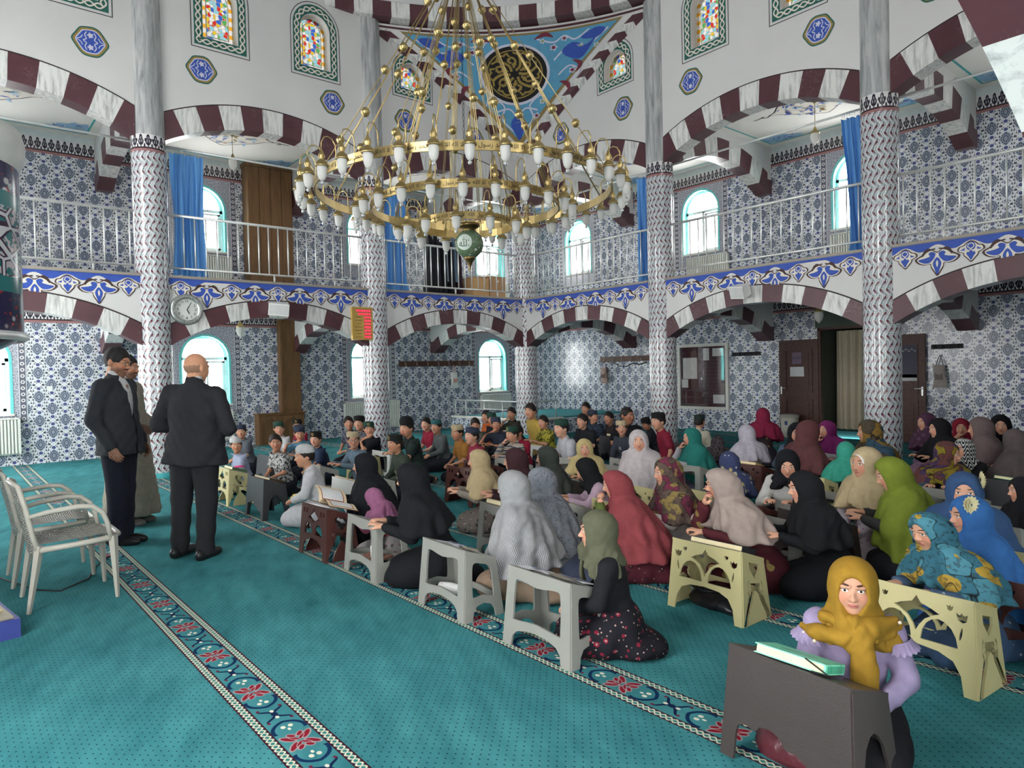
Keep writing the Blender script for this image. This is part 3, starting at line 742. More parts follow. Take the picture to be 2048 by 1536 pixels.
# gold script: radial strokes in six groups
for k in range(6):
    a0=k*PI/3+.2
    def pol(r,a): return (cc[0]+1.12*r*rr*math.cos(a0+a),cc[1]+r*rr*math.sin(a0+a))
    for pth,wd in (([(.12,.0),(.3,-.25),(.5,-.05),(.66,.1)],.02),([(.2,.45),(.42,.2),(.55,.42),(.45,.66),(.36,.5)],.016),([(.66,-.35),(.72,-.1),(.66,.12),(.72,.34)],.014),([(.58,.5),(.7,.62),(.64,.78)],.013),([(.3,.1),(.36,.32),(.28,.5)],.013)):
        fribbon(d,crv([pol(*q) for q in pth],5,False),wd,f(.036),4)
    for q in ((.46,-.35),(.52,.62),(.7,-.48)): x,y=pol(*q); fpoly(d,[(x+.008*math.cos(a),y+.008*math.sin(a)) for a in np.linspace(0,2*PI,7)[:-1]],(),f(.036),4)
def flower(x,y,r,mi,e=.026):
    fpoly(d,[(x+r*(1+.28*math.cos(5*a))*math.cos(a),y+r*.9*(1+.28*math.cos(5*a))*math.sin(a)) for a in np.linspace(0,2*PI,22)[:-1]],(),f(e),5)
    fpoly(d,[(x+r*.6*(1+.28*math.cos(5*a))*math.cos(a),y+r*.55*(1+.28*math.cos(5*a))*math.sin(a)) for a in np.linspace(0,2*PI,22)[:-1]],(),f(e+.003),mi)
for sx in (-1,1):
    for pth in ([(.02,.2),(.12,.3),(.1,.4),(.2,.47),(.24,.4)],[(.3,.72),(.4,.8),(.5,.74),(.6,.82),(.7,.9)],[(.33,.6),(.42,.66),(.5,.6),(.44,.55)],[(.18,.9),(.3,.86),(.38,.9),(.46,.86),(.56,.92)],[(.0,.3),(.06,.38),(.16,.36)]):
        fribbon(d,crv([(sx*x,y) for x,y in pth],6,False),.012,f(.022),5)
    fpoly(d,[(sx*x,y) for x,y in crv([(.36,.78),(.44,.84),(.54,.8),(.62,.86),(.56,.76),(.5,.7),(.42,.72)],3)],(),f(.024),6)
    fpoly(d,[(sx*x,y) for x,y in crv([(.5,.86),(.6,.92),(.68,.9),(.62,.84)],3)],(),f(.024),6)
    for (x,y,r,m_) in ((.5,.79,.03,8),(.3,.82,.025,7),(.44,.62,.025,7),(.38,.88,.022,7),(.62,.78,.02,8),(.15,.32,.022,7),(.22,.88,.02,8),(.2,.42,.02,8)): flower(sx*x,y,r,m_)
    for pth in ([(.3,.9),(.24,.93),(.16,.9)],[(.34,.55),(.4,.52),(.42,.46)],[(.44,.7),(.5,.66),(.47,.6)]): fribbon(d,crv([(sx*x,y) for x,y in pth],5,False),lambda t:.034*math.sin(PI*min(max(t,.05),.95)),f(.024),7)
fpoly(d,crv([(0,.34),(.06,.27),(.03,.2),(0,.15),(-.03,.2),(-.06,.27)],3),(),f(.024),6); flower(0,.27,.03,8)
d.build('painted_panel',[M_GOLD,M_SKYB,M_LILAC,M_BLACK,M_OCHRE,M_LILAC,M_BLUE,M_REDM,plain((150,168,120),.6)],PEND)
# maroon line under ring on pendentive
d=MB()
for k in range(30):
    a,b=k/30,(k+1)/30; d.face([pend(a,.985,.014),pend(b,.985,.014),pend(b,.967,.014),pend(a,.967,.014)])
d.build('painted_line',M_MAR,PEND)
# dome ring: wall from ring radius, voussoirs all around
mb=MB(); n=104; rin=5.62
ring=thing('dome_ring','ring of alternating marble blocks below the dome','ring',(CC[0],CC[1],0)); del ring['label']; del ring['category']; ring['kind']='structure'; ring.name='trim_4'
ms={}
for par,mt in ((0,M_MAR),(1,M_MARB)):
    q=MB(); a=PI/n
    for x0,x1 in ((-a,0),(0,a)):
        P=lambda r,th,z:(r*math.cos(th),r*math.sin(th),z)
        q.face([P(rin,x0,ZR+.03),P(rin,x1,ZR+.03),P(rin,x1,ZR+.31),P(rin,x0,ZR+.31)]); q.face([P(rin,x0,ZR+.03),P(rin+.4,x0,ZR+.03),P(rin+.4,x1,ZR+.03),P(rin,x1,ZR+.03)])
    ms[par]=q.mesh('ring_block',mt)
for k in range(n): ob('ring_block',ms[k%2],ring,rz=2*PI*k/n)
mb=MB(); prof=[(rin+.42,ZR+.3),(rin+.02,ZR+.3)]+[((rin+.02)*math.cos(a),ZR+.33+(rin)*.75*math.sin(a)) for a in np.linspace(0,PI/2,16)]
mb.lathe(prof,(CC[0],CC[1],0),64); struct('ceiling_dome',mb,M_DOME,smooth=True)
# solid corners above arcades between ring and walls (other three corners) and roof cap
mb=MB(); mb.face([(-.2,.2,ZR+.34),(LL+.2,.2,ZR+.34),(LL+.2,-LL-.4,ZR+.34),(-.2,-LL-.4,ZR+.34)])
mq=MB(); P=[(LL+.2,.2),(LL+.2,-LL-.5),(-.2,-LL-.5),(-.2,.2)]; fpoly(mq,P,[[(CC[0]+(rin+.3)*math.cos(a),CC[1]+(rin+.3)*math.sin(a)) for a in np.linspace(0,2*PI,65)[:-1]]],lambda x,y:(x,y,ZR+.32)); struct('ceiling_corners',mq,M_WHITE)
# aisle skylight closure: outer faces above the gallery roof are open sky
# ---------------------------------------------------------------- text helper
_T=[]
def text_polys(txt,size=1.,font=None):
    cu=bpy.data.curves.new('t','FONT'); cu.body=txt; cu.size=size; cu.align_x='CENTER'; cu.align_y='CENTER'; cu.resolution_u=3
    o=bpy.data.objects.new('t',cu); COL.objects.link(o); dg=bpy.context.evaluated_depsgraph_get(); me=bpy.data.meshes.new_from_object(o.evaluated_get(dg))
    v=[tuple(q.co[:2]) for q in me.vertices]; f=[tuple(p.vertices) for p in me.polygons]
    bpy.data.objects.remove(o); bpy.data.curves.remove(cu); bpy.data.meshes.remove(me); return v,f
def add_text(mb,tp,fn,mi=0):
    b=len(mb.v); mb.v.extend([tuple(fn(x,y)) for x,y in tp[0]])
    for f in tp[1]: mb.f.append(tuple(b+i for i in f)); mb.uv.append([(0,0)]*len(f)); mb.mi.append(mi)
T_ALLAH=text_polys('\uFDF2',1.)
# presentation forms in visual order (font fallback does no shaping)
_words=['\uFEEA\uFEE0\uFEDF\uFE8D','\uFEDD\uFEEE\uFEB3\uFEAD','\uFEAA\uFEE4\uFEA4\uFEE3','\uFEEA\uFEE0\uFEDF\uFE8D','\uFEFB\uFE8D','\uFEEA\uFEDF\uFE8D','\uFEFB']
T_BAND=text_polys(' '.join(_words),1.)
M_BRASS=plain((186,164,112),.34,.5,.9,'brass'); M_BRASSD=plain((124,104,66),.4,.5,1.,'dark_brass'); M_WOOD=None
def m_wood(name,c1,c2,rough=.45):
    g=G(name,rough,.35); x,y,z=g.obj(); n=g.noise(g.vec(x*6.,y*6.,z*.7),3,5,.6,.6); g.col(g.mix(g.ss(n,.3,.7),c1,c2)); return g.m
M_WOOD=m_wood('oak_brown',(92,66,40),(122,90,58)); M_WOODD=m_wood('mahogany',(58,34,28),(86,54,44)); M_WOODM=m_wood('rack_wood',(74,50,42),(98,70,58))
M_WPL=plain((232,232,228),.35); M_INK=plain((34,34,38),.6); M_PAPER=plain((226,226,224),.8)
# ---------------------------------------------------------------- railings, rods
def railing(side,b,label):
    W=SIDES[side]; a,bq=b*s_+.21,(b+1)*s_-.21; z=H1+.035
    R=thing('gallery_railing',label,'railing',W((a+bq)/2,0,z),0,'steel railings along the gallery edge'); o0=Vector(W((a+bq)/2,0,z))
    L=lambda u,zz:Vector(W(u,0,zz))-o0
    m1=MB(); m1.tube([L(a-.02,4.04),L(bq+.02,4.04)],.023,10); m1.build('top_rail',M_STEEL,R,True)
    m2=MB(); m2.tube([L(a-.02,3.22),L(bq+.02,3.22)],.017,8); m2.build('bottom_rail',M_STEEL,R,True)
    m3=MB(); m3.tube([(0,0,3.22-z),(0,0,4.04-z)],.012,8); me=m3.mesh('baluster',M_STEEL,True)
    n=20
    for k in range(n): u=a+(bq-a)*(k+.5)/n; q=L(u,z); ob('baluster',me,R,loc=(q.x,q.y,0))
    m4=MB(); m4.tube([(0,0,-.0),(0,0,3.22-z)],.016,8); me=m4.mesh('foot_post',M_STEEL,True)
    for k in (.17,.5,.83): q=L(a+(bq-a)*k,z); ob('foot_post',me,R,loc=(q.x,q.y,0))
nm={('left',0):'steel gallery railing of the left arcade nearest the far corner',('left',1):'steel gallery railing above the clock and red prayer time board',('left',2):'steel gallery railing left of the column behind the men',
    ('right',0):'steel gallery railing of the right arcade nearest the far corner',('right',1):'steel gallery railing above the notice board and open door',('right',2):'steel gallery railing at the far right above taupe scarves'}
for (sd,b),lb in nm.items(): railing(sd,b,lb)
rn=['left gallery from far corner to second column','left gallery between the clock column and board column','left gallery left of the men','right gallery from far corner to notice board column','right gallery above the open door','right gallery at the far right']
k=0
for sd in ('left','right'):
    for b in range(3):
        W=SIDES[sd]; m1=MB(); m1.tube([W(b*s_+.2,.1,5.12),W((b+1)*s_-.2,.1,5.12)],.017,8); m1.build('curtain_rod',M_STEEL,smooth=True,label='steel curtain rod spanning the '+rn[k],cat='curtain rod'); k+=1
# ---------------------------------------------------------------- curtains
def m_curtain():
    g=G('blue_curtain',.6,.3); u,v,_=g.uv(); n=g.noise(g.vec(u*3.,v*.6,0.),4,3); g.col(g.mix(n,(98,158,214),(130,182,226)))
    g.b.inputs['Subsurface Weight'].default_value=0.
    tr=g.nt.nodes.new('ShaderNodeBsdfTranslucent'); tr.inputs[0].default_value=lin((120,180,235)); mx=g.nt.nodes.new('ShaderNodeMixShader'); mx.inputs[0].default_value=.45
    g.nt.links.new(g.b.outputs[0],mx.inputs[1]); g.nt.links.new(tr.outputs[0],mx.inputs[2]); g.nt.links.new(mx.outputs[0],g.out.inputs[0]); return g.m
M_CUR=m_curtain()
def curtain(side,u0,u1,label,lean=0.):
    W=SIDES[side]; uc=(u0+u1)/2; o0=Vector(W(uc,0,3.1)); nu,nz=64,26; hw=(u1-u0)/2
    T=thing('blue_curtain',label,'curtain',o0,0,'blue curtains in the gallery arches'); mb=MB(); rnd=random.Random(int(u0*100)); ph=rnd.random()*6
    V=[]
    for j in range(nz+1):
        q=j/nz; z=3.12+(5.04-3.12)*q; gather=1-.18*math.sin(PI*min(1,q*1.2))*(.6)
        for i in range(nu+1):
            t=i/nu*2-1; u=uc+t*hw*gather+lean*(1-q)*.3+.012*math.sin(9*t+5*q)
            d=.11+.07*math.sin(t*17+ph+.8*math.sin(3*q+ph))*(.6+.4*(1-q))+.028*math.sin(t*37+q*4)
            if q<.12: d+=.07*(1-q/.12)**2*math.sin(t*5+2); z+= .0
            V.append(Vector(W(u,d,z))-o0)
    b=len(mb.v); mb.v.extend([tuple(p) for p in V])
    for j in range(nz):
        for i in range(nu):
            a=b+j*(nu+1)+i; mb.f.append((a,a+1,a+nu+2,a+nu+1)); mb.uv.append([(i/nu,j/nz*3),((i+1)/nu,j/nz*3),((i+1)/nu,(j+1)/nz*3),(i/nu,(j+1)/nz*3)]); mb.mi.append(0)
    mb.build('cloth',M_CUR,T,True)
    r=MB(); r.tube([(0.03*math.cos(a),0,.03*math.sin(a)) for a in np.linspace(0,2*PI,10)[:-1]],.003,5,closed=True); me=r.mesh('curtain_ring',M_STEEL,True)
    for i in range(10): q=Vector(W(uc-hw+2*hw*(i+.5)/10,.1,5.1))-o0; o=ob('curtain_ring',me,T,loc=q,rz=(0 if side=='left' else PI/2)+.3*(i%2))
curtain('left',6.72,7.24,'blue gathered curtain at the column behind the men',.0); curtain('left',2.95,3.52,'blue gathered curtain seen through the chandelier lamps')
curtain('right',3.2,3.54,'blue gathered curtain just right of the chandelier'); curtain('right',6.98,7.34,'blue gathered curtain tied against the large right column',.35)
# ---------------------------------------------------------------- pendant lamps
M_FROST=None
def m_frost():
    g=G('frosted_glass',.5,.4); x,y,z=g.obj(); n=g.noise(g.vec(x,y,z),30,2); g.col(g.mix(n,(232,231,226),(240,239,236))); 
    tr=g.nt.nodes.new('ShaderNodeBsdfTranslucent'); tr.inputs[0].default_value=(.86,.85,.82,1); mx=g.nt.nodes.new('ShaderNodeMixShader'); mx.inputs[0].default_value=.45
    g.nt.links.new(g.b.outputs[0],mx.inputs[1]); g.nt.links.new(tr.outputs[0],mx.inputs[2]); g.nt.links.new(mx.outputs[0],g.out.inputs[0]); return g.m
M_FROST=m_frost()
def pendant(x,y,zc,zb,label):
    T=thing('pendant_lamp',label,'lamp',(x,y,zb),0,'frosted pendant lamps of the aisles'); h=zc-zb
    a=MB(); a.lathe([(.001,h),(.05,h),(.045,h-.03),(.012,h-.06),(.006,h-.07),(.006,.3),(.02,.29),(.03,.25),(.075,.2),(.08,.185),(.07,.18)],(0,0,0),16); a.build('brass_fitting',M_BRASS,T,True)
    b=MB(); b.lathe([(.068,.185),(.078,.14),(.074,.09),(.055,.04),(.028,.012),(.012,0),(.012,-.012),(.001,-.02)],(0,0,0),16); b.build('glass_shade',M_FROST,T,True)
pendant(-1.8,-5.7,ZC,5.43,'frosted pendant lamp in the left gallery beside the wooden panel'); pendant(-1.8,-5.66,2.86,2.27,'frosted pendant lamp under the left gallery right of bald man')
pendant(5.77,1.8,ZC,5.35,'frosted pendant lamp in the right gallery left of blue curtain'); pendant(5.79,1.8,2.86,2.22,'frosted pendant lamp in front of the open double door')
# ceiling paintings in the galleries
def ceil_paint(cx,cy,ax):
    d=MB(); F=lambda e:(lambda x,y:(cx+(x if ax else y),cy+(y if ax else x),ZC-e)); P=bpy.data.objects['ceiling_gallery']
    def lob(a,b): return crv(mir([(0,b),(-a*.2,b*.86),(-a*.36,b*.72),(-a*.52,b*.55),(-a*.72,b*.35),(-a*.9,b*.12),(-a*1.1,0),(-a*.9,-b*.12),(-a*.72,-b*.35),(-a*.52,-b*.55),(-a*.36,-b*.72),(-a*.2,-b*.86),(0,-b)])[:-1],3)
    fpoly(d,lob(.72,.72),(),F(.004),3); fpoly(d,lob(.69,.69),(),F(.005),0); rnd=random.Random(3)
    for k in range(70):
        a=rnd.random()*6.28; r=.58*math.sqrt(rnd.random()); x,y=r*math.cos(a),r*math.sin(a); w_=rnd.choice((.04,.06,.08)); q=rnd.random()*3
        fpoly(d,crv([(x+w_*math.cos(q),y+w_*math.sin(q)),(x-.4*w_*math.sin(q),y+.4*w_*math.cos(q)),(x-w_*math.cos(q),y-w_*math.sin(q)),(x+.2*w_*math.sin(q),y-.2*w_*math.cos(q))],3),(),F(.006+.0003*k),rnd.choice((1,1,1,2,4,4)))
    for sx in (-1,1): fribbon(d,crv([(sx*.78,0),(sx*.85,.05),(sx*.92,0),(sx*.87,-.05),(sx*.98,0),(sx*1.1,0)],4,False),.018,F(.006),3)
    # corner ornaments and border lines
    for sx in (-1,1):
        for sy in (-1,1):
            fpoly(d,[(sx*x,sy*y) for x,y in crv([(1.55,1.5),(1.55,1.0),(1.42,1.06),(1.34,.98),(1.25,1.12),(1.1,1.16),(1.08,1.3),(.95,1.34),(.9,1.5)],3)],(),F(.004),4)
            for k in range(16):
                x=1.5-.5*rnd.random(); y=1.45-.38*rnd.random()*(1-(1.5-x)); w_=.06; q=rnd.random()*3
                fpoly(d,[(sx*a,sy*b) for a,b in ((x+w_*math.cos(q),y+w_*math.sin(q)),(x-.4*w_*math.sin(q),y+.4*w_*math.cos(q)),(x-w_*math.cos(q),y-w_*math.sin(q)))],(),F(.006+.0004*k),rnd.choice((1,1,0,5)))
    for p,q in (((-1.6,1.55),(1.6,1.55)),((-1.6,-1.55),(1.6,-1.55)),((-1.6,-1.55),(-1.6,1.55)),((1.6,-1.55),(1.6,1.55))): fribbon(d,[p,q],.035,F(.005),6)
    d.build('painted_ceiling_rose',[M_CREAM,M_BLUE,M_OCHRE,M_DARK,M_PALEBLUE,M_REDM,M_TEALTRIM],P)
for c in ((-1.87,-1.89,0),(-1.87,-5.66,0),(-1.87,-9.44,0),(1.89,1.87,1),(5.66,1.87,1),(9.44,1.87,1),(-1.87,1.87,1)): ceil_paint(*c)
# ---------------------------------------------------------------- radiators
def radiator(W,u,z0,wd,h,label):
    W0=W; W=lambda u,d,z:W0(u,d-.03,z); o0=Vector(W(u,0,z0)); T=thing('radiator',label,'radiator',o0); L=lambda a,d,z:Vector(W(u+a,d,z0+z))-o0
    mb=MB()
    def bx(a0,a1,d0,d1,za,zb):
        P=[L(a,d,z) for z in (za,zb) for d in (d0,d1) for a in (a0,a1)]
        for F in ((0,2,3,1),(4,5,7,6),(0,1,5,4),(2,6,7,3),(0,4,6,2),(1,3,7,5)): mb.face([P[i] for i in F])
    bx(-wd/2,wd/2,-.04,-.02,0,h); bx(-wd/2,wd/2,-.1,-.005,h-.02,h); bx(-wd/2,-wd/2+.015,-.1,-.005,0,h); bx(wd/2-.015,wd/2,-.1,-.005,0,h)
    mb.build('radiator_body',M_RAD,T)
    f=MB(); mb=f; bx(-.014,.014,-.1,-.04,.03,h-.03); me=f.mesh('fin',M_RAD); n=int(wd/.05)
    for i in range(n): q=Vector(W(u-wd/2+wd*(i+.5)/n,0,z0))-o0; ob('fin',me,T,loc=q)
radiator(OL,-9.55,.2,1.1,.66,'white radiator at the left edge under the window'); radiator(OL,-5.78,.15,1.0,.66,'white radiator under the window behind the bald man'); radiator(OL,-1.94,.15,1.5,.68,'white radiator partly behind the prayer board column')
radiator(OL,1.95,.42,1.05,.44,'white radiator behind the low corner railing'); radiator(OL,-5.72,3.5,1.0,.58,'white radiator upstairs between curtain and wooden panel'); radiator(OR,2.35,3.45,1.1,.6,'white radiator upstairs under the bright right window'); radiator(OR,5.75,3.45,1.1,.6,'white radiator upstairs behind the tied curtain'); radiator(OL,1.95,3.4,1.1,.6,'white radiator upstairs in the corner beside boxes')
# ---------------------------------------------------------------- wooden stair cladding on the left wall
def boxset(name,label,cat,parts,mat):
    x=[(p[1][0]+p[1][1])/2 for p in parts]; base=(sum(x)/len(x),(parts[0][2][0]+parts[0][2][1])/2,min(p[3][0] for p in parts)); T=thing(name,label,cat,base)
    for p in parts:
        nmn,X,Y,Z=p[:4]; mt=p[4] if len(p)>4 else mat; mb=MB(); mb.box(((X[0]+X[1])/2-base[0],(Y[0]+Y[1])/2-base[1],(Z[0]+Z[1])/2-base[2]),(X[1]-X[0],Y[1]-Y[0],Z[1]-Z[0])); mb.build(nmn,mt,T)
    return T
x0=-WO
boxset('wooden_pillar','brown wooden boxed pillar on the left tiled wall','pillar',[('board',(x0+.01,x0+.22),(-4.24,-3.8),(.67,2.85)),('edge_strip',(x0+.2,x0+.235),(-4.26,-4.2),(.67,2.85))],M_WOOD)
T=boxset('carved_cabinet','low carved wooden panel behind the boys by the wall','cabinet',[('body',(x0+.02,x0+.3),(-4.8,-3.78),(0,.66)),('top_board',(x0+.02,x0+.34),(-4.83,-3.75),(.66,.69))],M_WOOD)
for k in (-1,1):
    mb=MB(); fr=[(-.22,-.26),(.22,-.26),(.22,.02)]+crv([(.22,.02),(.18,.16),(.1,.2),(0,.25),(-.1,.2),(-.18,.16),(-.22,.02)],4,False)
    mb.poly([(-.245,-.28),(.245,-.28),(.245,.28),(-.245,.28)],[fr[::-1]],Matrix.Rotation(PI/2,4,'Z')@Matrix.Rotation(PI/2,4,'X'),.02); mb.build('carved_panel',M_WOOD,T,loc=(.155,k*.25,.33))
T=boxset('wooden_closet','tall brown wooden closet standing on the left gallery','closet',[('body',(x0+.02,x0+.35),(-4.92,-3.95),(3.06,6.05)),('cornice',(x0+.02,x0+.38),(-4.95,-3.93),(6.02,6.1))],M_WOOD)
for k in range(4):
    mb=MB(); mb.box((.18,-.485+.243*k+.12,1.5),(.02,.235,2.9)); mb.build('plank',M_WOOD,T)
# ---------------------------------------------------------------- corner platform with railing
mb=MB(); mb.box((-1.47,1.8,.18),(2.93,3.6,.36)); P=boxset('corner_platform','low tiled platform with stone edge in the far corner','platform',[('tiled_base',(-2.93,-.27),(.0,WO-.02),(0,.34),M_TL),('tiled_base',(-.27,-.02),(.27,WO-.02),(0,.34),M_TL),('carpet_top',(-2.9,-.27),(.05,WO-.02),(.34,.37),plain((60,140,146),.9)),('stone_edge',(-2.95,-.26),(-.03,.1),(.34,.385),M_SILL),('stone_edge',(-.12,.02),(.27,1.1),(.34,.385),M_SILL)],M_TL)
R=thing('platform_railing','low white steel railing on the corner platform','railing',(-1.4,.02,.385)); q=MB(); q.tube([(-1.5,0,.4),(1.2,0,.4)],.02,8); q.tube([(1.42,.2,.4),(1.42,.9,.4)],.02,8); q.build('hand_rail',M_STEEL,R,True)
q=MB(); q.tube([(-1.4,0,.2),(1.2,0,.2)],.012,8); q.build('middle_rail',M_STEEL,R,True); q=MB(); q.tube([(0,0,0),(0,0,.4)],.014,8); me=q.mesh('post',M_STEEL,True)
for x,y in ((-1.4,0),(-.95,0),(-.2,0),(.5,0),(1.1,0),(1.42,.85)): ob('post',me,R,loc=(x,y,0))
# ---------------------------------------------------------------- wall clock
def on_left(u,z,e=0): return Matrix(((0,0,1,t_+e),(1,0,0,u),(0,1,0,z),(0,0,0,1)))        # local x -> +y, y -> z, z -> +x
def on_right(u,z,e=0): return Matrix(((1,0,0,u),(0,0,-1,-t_-e),(0,1,0,z),(0,0,0,1)))
def on_oleft(u,z,e=0): return Matrix(((0,0,1,-WO+e),(1,0,0,u),(0,1,0,z),(0,0,0,1)))
def on_oright(u,z,e=0): return Matrix(((1,0,0,u),(0,0,-1,WO-e),(0,1,0,z),(0,0,0,1)))
def wthing(name,label,cat,M): o=thing(name,label,cat); o.matrix_world=M; return o
T=wthing('wall_clock','round silver ornate wall clock left of the arch','clock',on_left(-7.12,2.565,.0))
M_SILV=plain((178,182,180),.3,.5,.8,'silver_relief')
q=MB(); q.lathe([(.001,0),(.24,0),(.24,.03),(.22,.05),(.185,.045),(.175,.03),(.165,.025)],(0,0,0),48); q.build('rim',M_SILV,T,True)
for k in range(40):
    a=2*PI*k/40; q=MB(); q.box((.2*math.cos(a),.2*math.sin(a),.05),(.045,.014,.02),a+.5); q.build('rim_scroll',M_SILV,T)
q=MB(); q.lathe([(.001,.026),(.168,.026)],(0,0,0),40); q.build('dial',plain((206,208,204),.5),T)
for k in range(12):
    a=PI/2-2*PI*(k+1)/12; tp=text_polys(str(k+1),.055); q=MB(); add_text(q,tp,lambda x,y:(x+.13*math.cos(a),y+.13*math.sin(a),.029)); q.build('numeral',M_INK,T)
for nmn,ang,l,w_ in (('hour_hand',PI/2-2*PI*5.08/12,.075,.012),('minute_hand',PI/2-2*PI*5/60,.12,.008)):
    q=MB(); q.box((math.cos(ang)*l/2,math.sin(ang)*l/2,.034),(l,w_,.004),ang); q.build(nmn,M_INK,T)
# ---------------------------------------------------------------- prayer time board
T=wthing('prayer_time_board','gold prayer time board with red digits beside the column','sign',on_left(-4.12,2.425,.04)); 
q=MB(); q.box((0,0,-.02),(.42,.6,.05)); q.build('case',plain((206,170,90),.4),T); q=MB(); q.poly([(-.21,-.3),(.21,-.3),(.21,.3),(-.21,.3)],[[(-.185,-.275),(-.185,.275),(.185,.275),(.185,-.275)]],Matrix.Translation((0,0,.012)),.02); q.build('gold_frame',plain((214,178,96),.35,.5,.6),T)
def m_led():
    g=G('red_led'); g.col((150,20,36)); g.b.inputs['Emission Color'].default_value=(1,.05,.1,1); g.b.inputs['Emission Strength'].default_value=.9; return g.m
M_LED=m_led(); M_LEDD=plain((60,12,20),.4); rows=['','','IMSAK','GÜNEŞ','ÖĞLE','İKİNDİ','AKŞAM','YATSI','SICAKLIK']; rnd=random.Random(5)
for i,r in enumerate(rows):
    y=.235-.06*i; xs=(-.13,.17) if i<2 else (.03,.17)
    if i==1: xs=(-.09,.17)
    q=MB(); q.box(((xs[0]+xs[1])/2,y,.008),(xs[1]-xs[0],.046,.008)); q.build('digit_window',M_LEDD,T)
    n=6 if i<2 else 4
    for k in range(n):
        w_=(xs[1]-xs[0])/n; q=MB(); tp=text_polys(rnd.choice('0123456789'),.055); cxx=xs[0]+w_*(k+.5)
        q.box((cxx,y,.0125),(w_*.86,.038,.001)); q.build('digit',M_LED,T)
        q=MB(); add_text(q,tp,lambda x,yy:(cxx+x*.8,y+yy,.0145)); q.build('digit_stroke',plain((235,120,130),.5),T)
    if r: q=MB(); tp=text_polys(r,.042 if len(r)<8 else .032); add_text(q,tp,lambda x,yy:(x-.075+.2*yy,y+yy,.008)); q.build('lettering',M_INK,T)
# ---------------------------------------------------------------- loudspeakers
def loudspeaker(M,label):
    T=wthing('wall_loudspeaker',label,'speaker',M); q=MB(); 
    P=[(-.17,-.1),(.17,-.1),(.17,.1),(-.17,.1)]
    A=[(x*.8,y*.85,0) for x,y in P]; B=[(x,y-.02,.17) for x,y in P]
    for i in range(4): j=(i+1)%4; q.face([A[i],A[j],B[j],B[i]])
    q.face(A[::-1]); q.face([(x*.96,y,z) for x,y,z in B]); q.build('cabinet',M_WPL,T)
    q=MB(); q.box((0,-.02,.172),(.29,.16,.008)); q.build('grille',plain((208,210,208),.6),T); q=MB(); q.box((0,.0,-.03),(.05,.08,.1)); q.build('bracket',plain((150,150,150),.5),T)
loudspeaker(on_left(-5.69,2.66,.06)@Matrix.Rotation(.25,4,'X')@Matrix.Rotation(-.3,4,'Y'),'small white loudspeaker on the arch right of the clock'); loudspeaker(on_right(5.56,2.72,.06)@Matrix.Rotation(.3,4,'X')@Matrix.Rotation(-.35,4,'Y'),'small white loudspeaker on the right arch above the noticeboard')
# ---------------------------------------------------------------- coat racks and hanging bags
def rack(M,wd,n,label,dark=False):
    T=wthing('coat_rack',label,'coat rack',M); q=MB(); q.box((0,0,.012),(wd,.14,.024)); q.build('board',M_WOODM if not dark else M_INK,T)
    for i in range(n):
        q=MB(); q.tube([(0,.02,.02),(0,.0,.06),(0,-.04,.07),(0,-.05,.045)],.007,6); q.tube([(0,.03,.02),(0,.05,.05)],.006,6); q.build('hook',plain((206,200,190),.3,.5,.6) if not dark else M_INK,T,True,loc=(-wd/2+wd*(i+.5)/n,0,0))
rack(on_oleft(.07,1.735),2.36,7,'long wooden coat rack on the left wall by corner window'); rack(on_oright(-.15,1.74),1.9,6,'long wooden coat rack on the right wall behind boys'); rack(on_oright(3.25,1.75,0)@Matrix.Scale(.6,4,(0,1,0)),.7,5,'short dark iron coat rack right of the notice board',True); rack(on_oright(7.2,1.75,0)@Matrix.Scale(.6,4,(0,1,0)),.5,4,'short dark iron coat rack right of the second door',True)
def hang_bag(M,label,c,c2,w_,h,cat='bag'):
    T=wthing('hanging_bag',label,cat,M); q=MB(); n=10
    prof=[(0,.06),(.3,.09),(.7,.08),(1,.03)]
    ring=[]
    for j in range(9):
        v=j/8; wd=w_/2*(1-.12*math.sin(v*PI)-.15*v); dp=.05*math.sin(PI*min(1,(1-v)*1.3+.05))+.012
        ring.append([(wd*math.copysign(abs(math.cos(a))**.7,math.cos(a))+.01*math.sin(5*v),-h+h*v,.07+dp*math.sin(a)) for a in np.linspace(0,2*PI,17)[:-1]])
    for j in range(8):
        for i in range(16): k=(i+1)%16; q.face([ring[j][i],ring[j][k],ring[j+1][k],ring[j+1][i]])
    q.face(ring[0][::-1]); q.build('bag_body',plain(c,.6),T,True,merge=True)
    for sx in (-1,1):
        q=MB(); q.tube([(sx*w_*.25,-.01,.07),(sx*w_*.12,h*.28,.06),(0,h*.45,.055)],.007,6); q.build('handle',plain(c2,.6),T,True)
    q=MB(); q.box((0,-h*.5,.125),(w_*.5,h*.3,.004)); q.build('print',plain(c2,.6),T)
hang_bag(on_oleft(.55,1.5),'white plastic bag hanging from the left coat rack',(222,220,216),(206,150,140),.26,.44); hang_bag(on_oright(-.93,1.52),'pinkish brown tote bag hanging from the right coat rack',(166,140,132),(96,70,66),.26,.42); hang_bag(on_oright(7.1,1.42),'pale bag hanging beside the second open door leaf',(170,160,152),(120,110,104),.24,.4)
q=MB(); q.tube([(-.62,WO-.05,1.66),(-.4,WO-.06,1.55),(-.15,WO-.06,1.54),(.05,WO-.05,1.62),(.25,WO-.05,1.58),(.5,WO-.05,1.64)],.012,6); q.build('hanging_strap',M_INK,smooth=True,label='dark strap looped along the right coat rack hooks',cat='strap')
q=wthing('wall_socket','small white socket on the tiled wall left of the men','socket',on_oleft(-8.53,1.37)); mb=MB(); mb.box((0,0,.008),(.085,.085,.016)); mb.build('plate',M_WPL,q); mb=MB(); mb.lathe([(.001,.012),(.024,.012),(.026,.02),(.03,.02)],(0,0,0),16); mb.build('socket_hole',plain((210,210,206),.5),q)
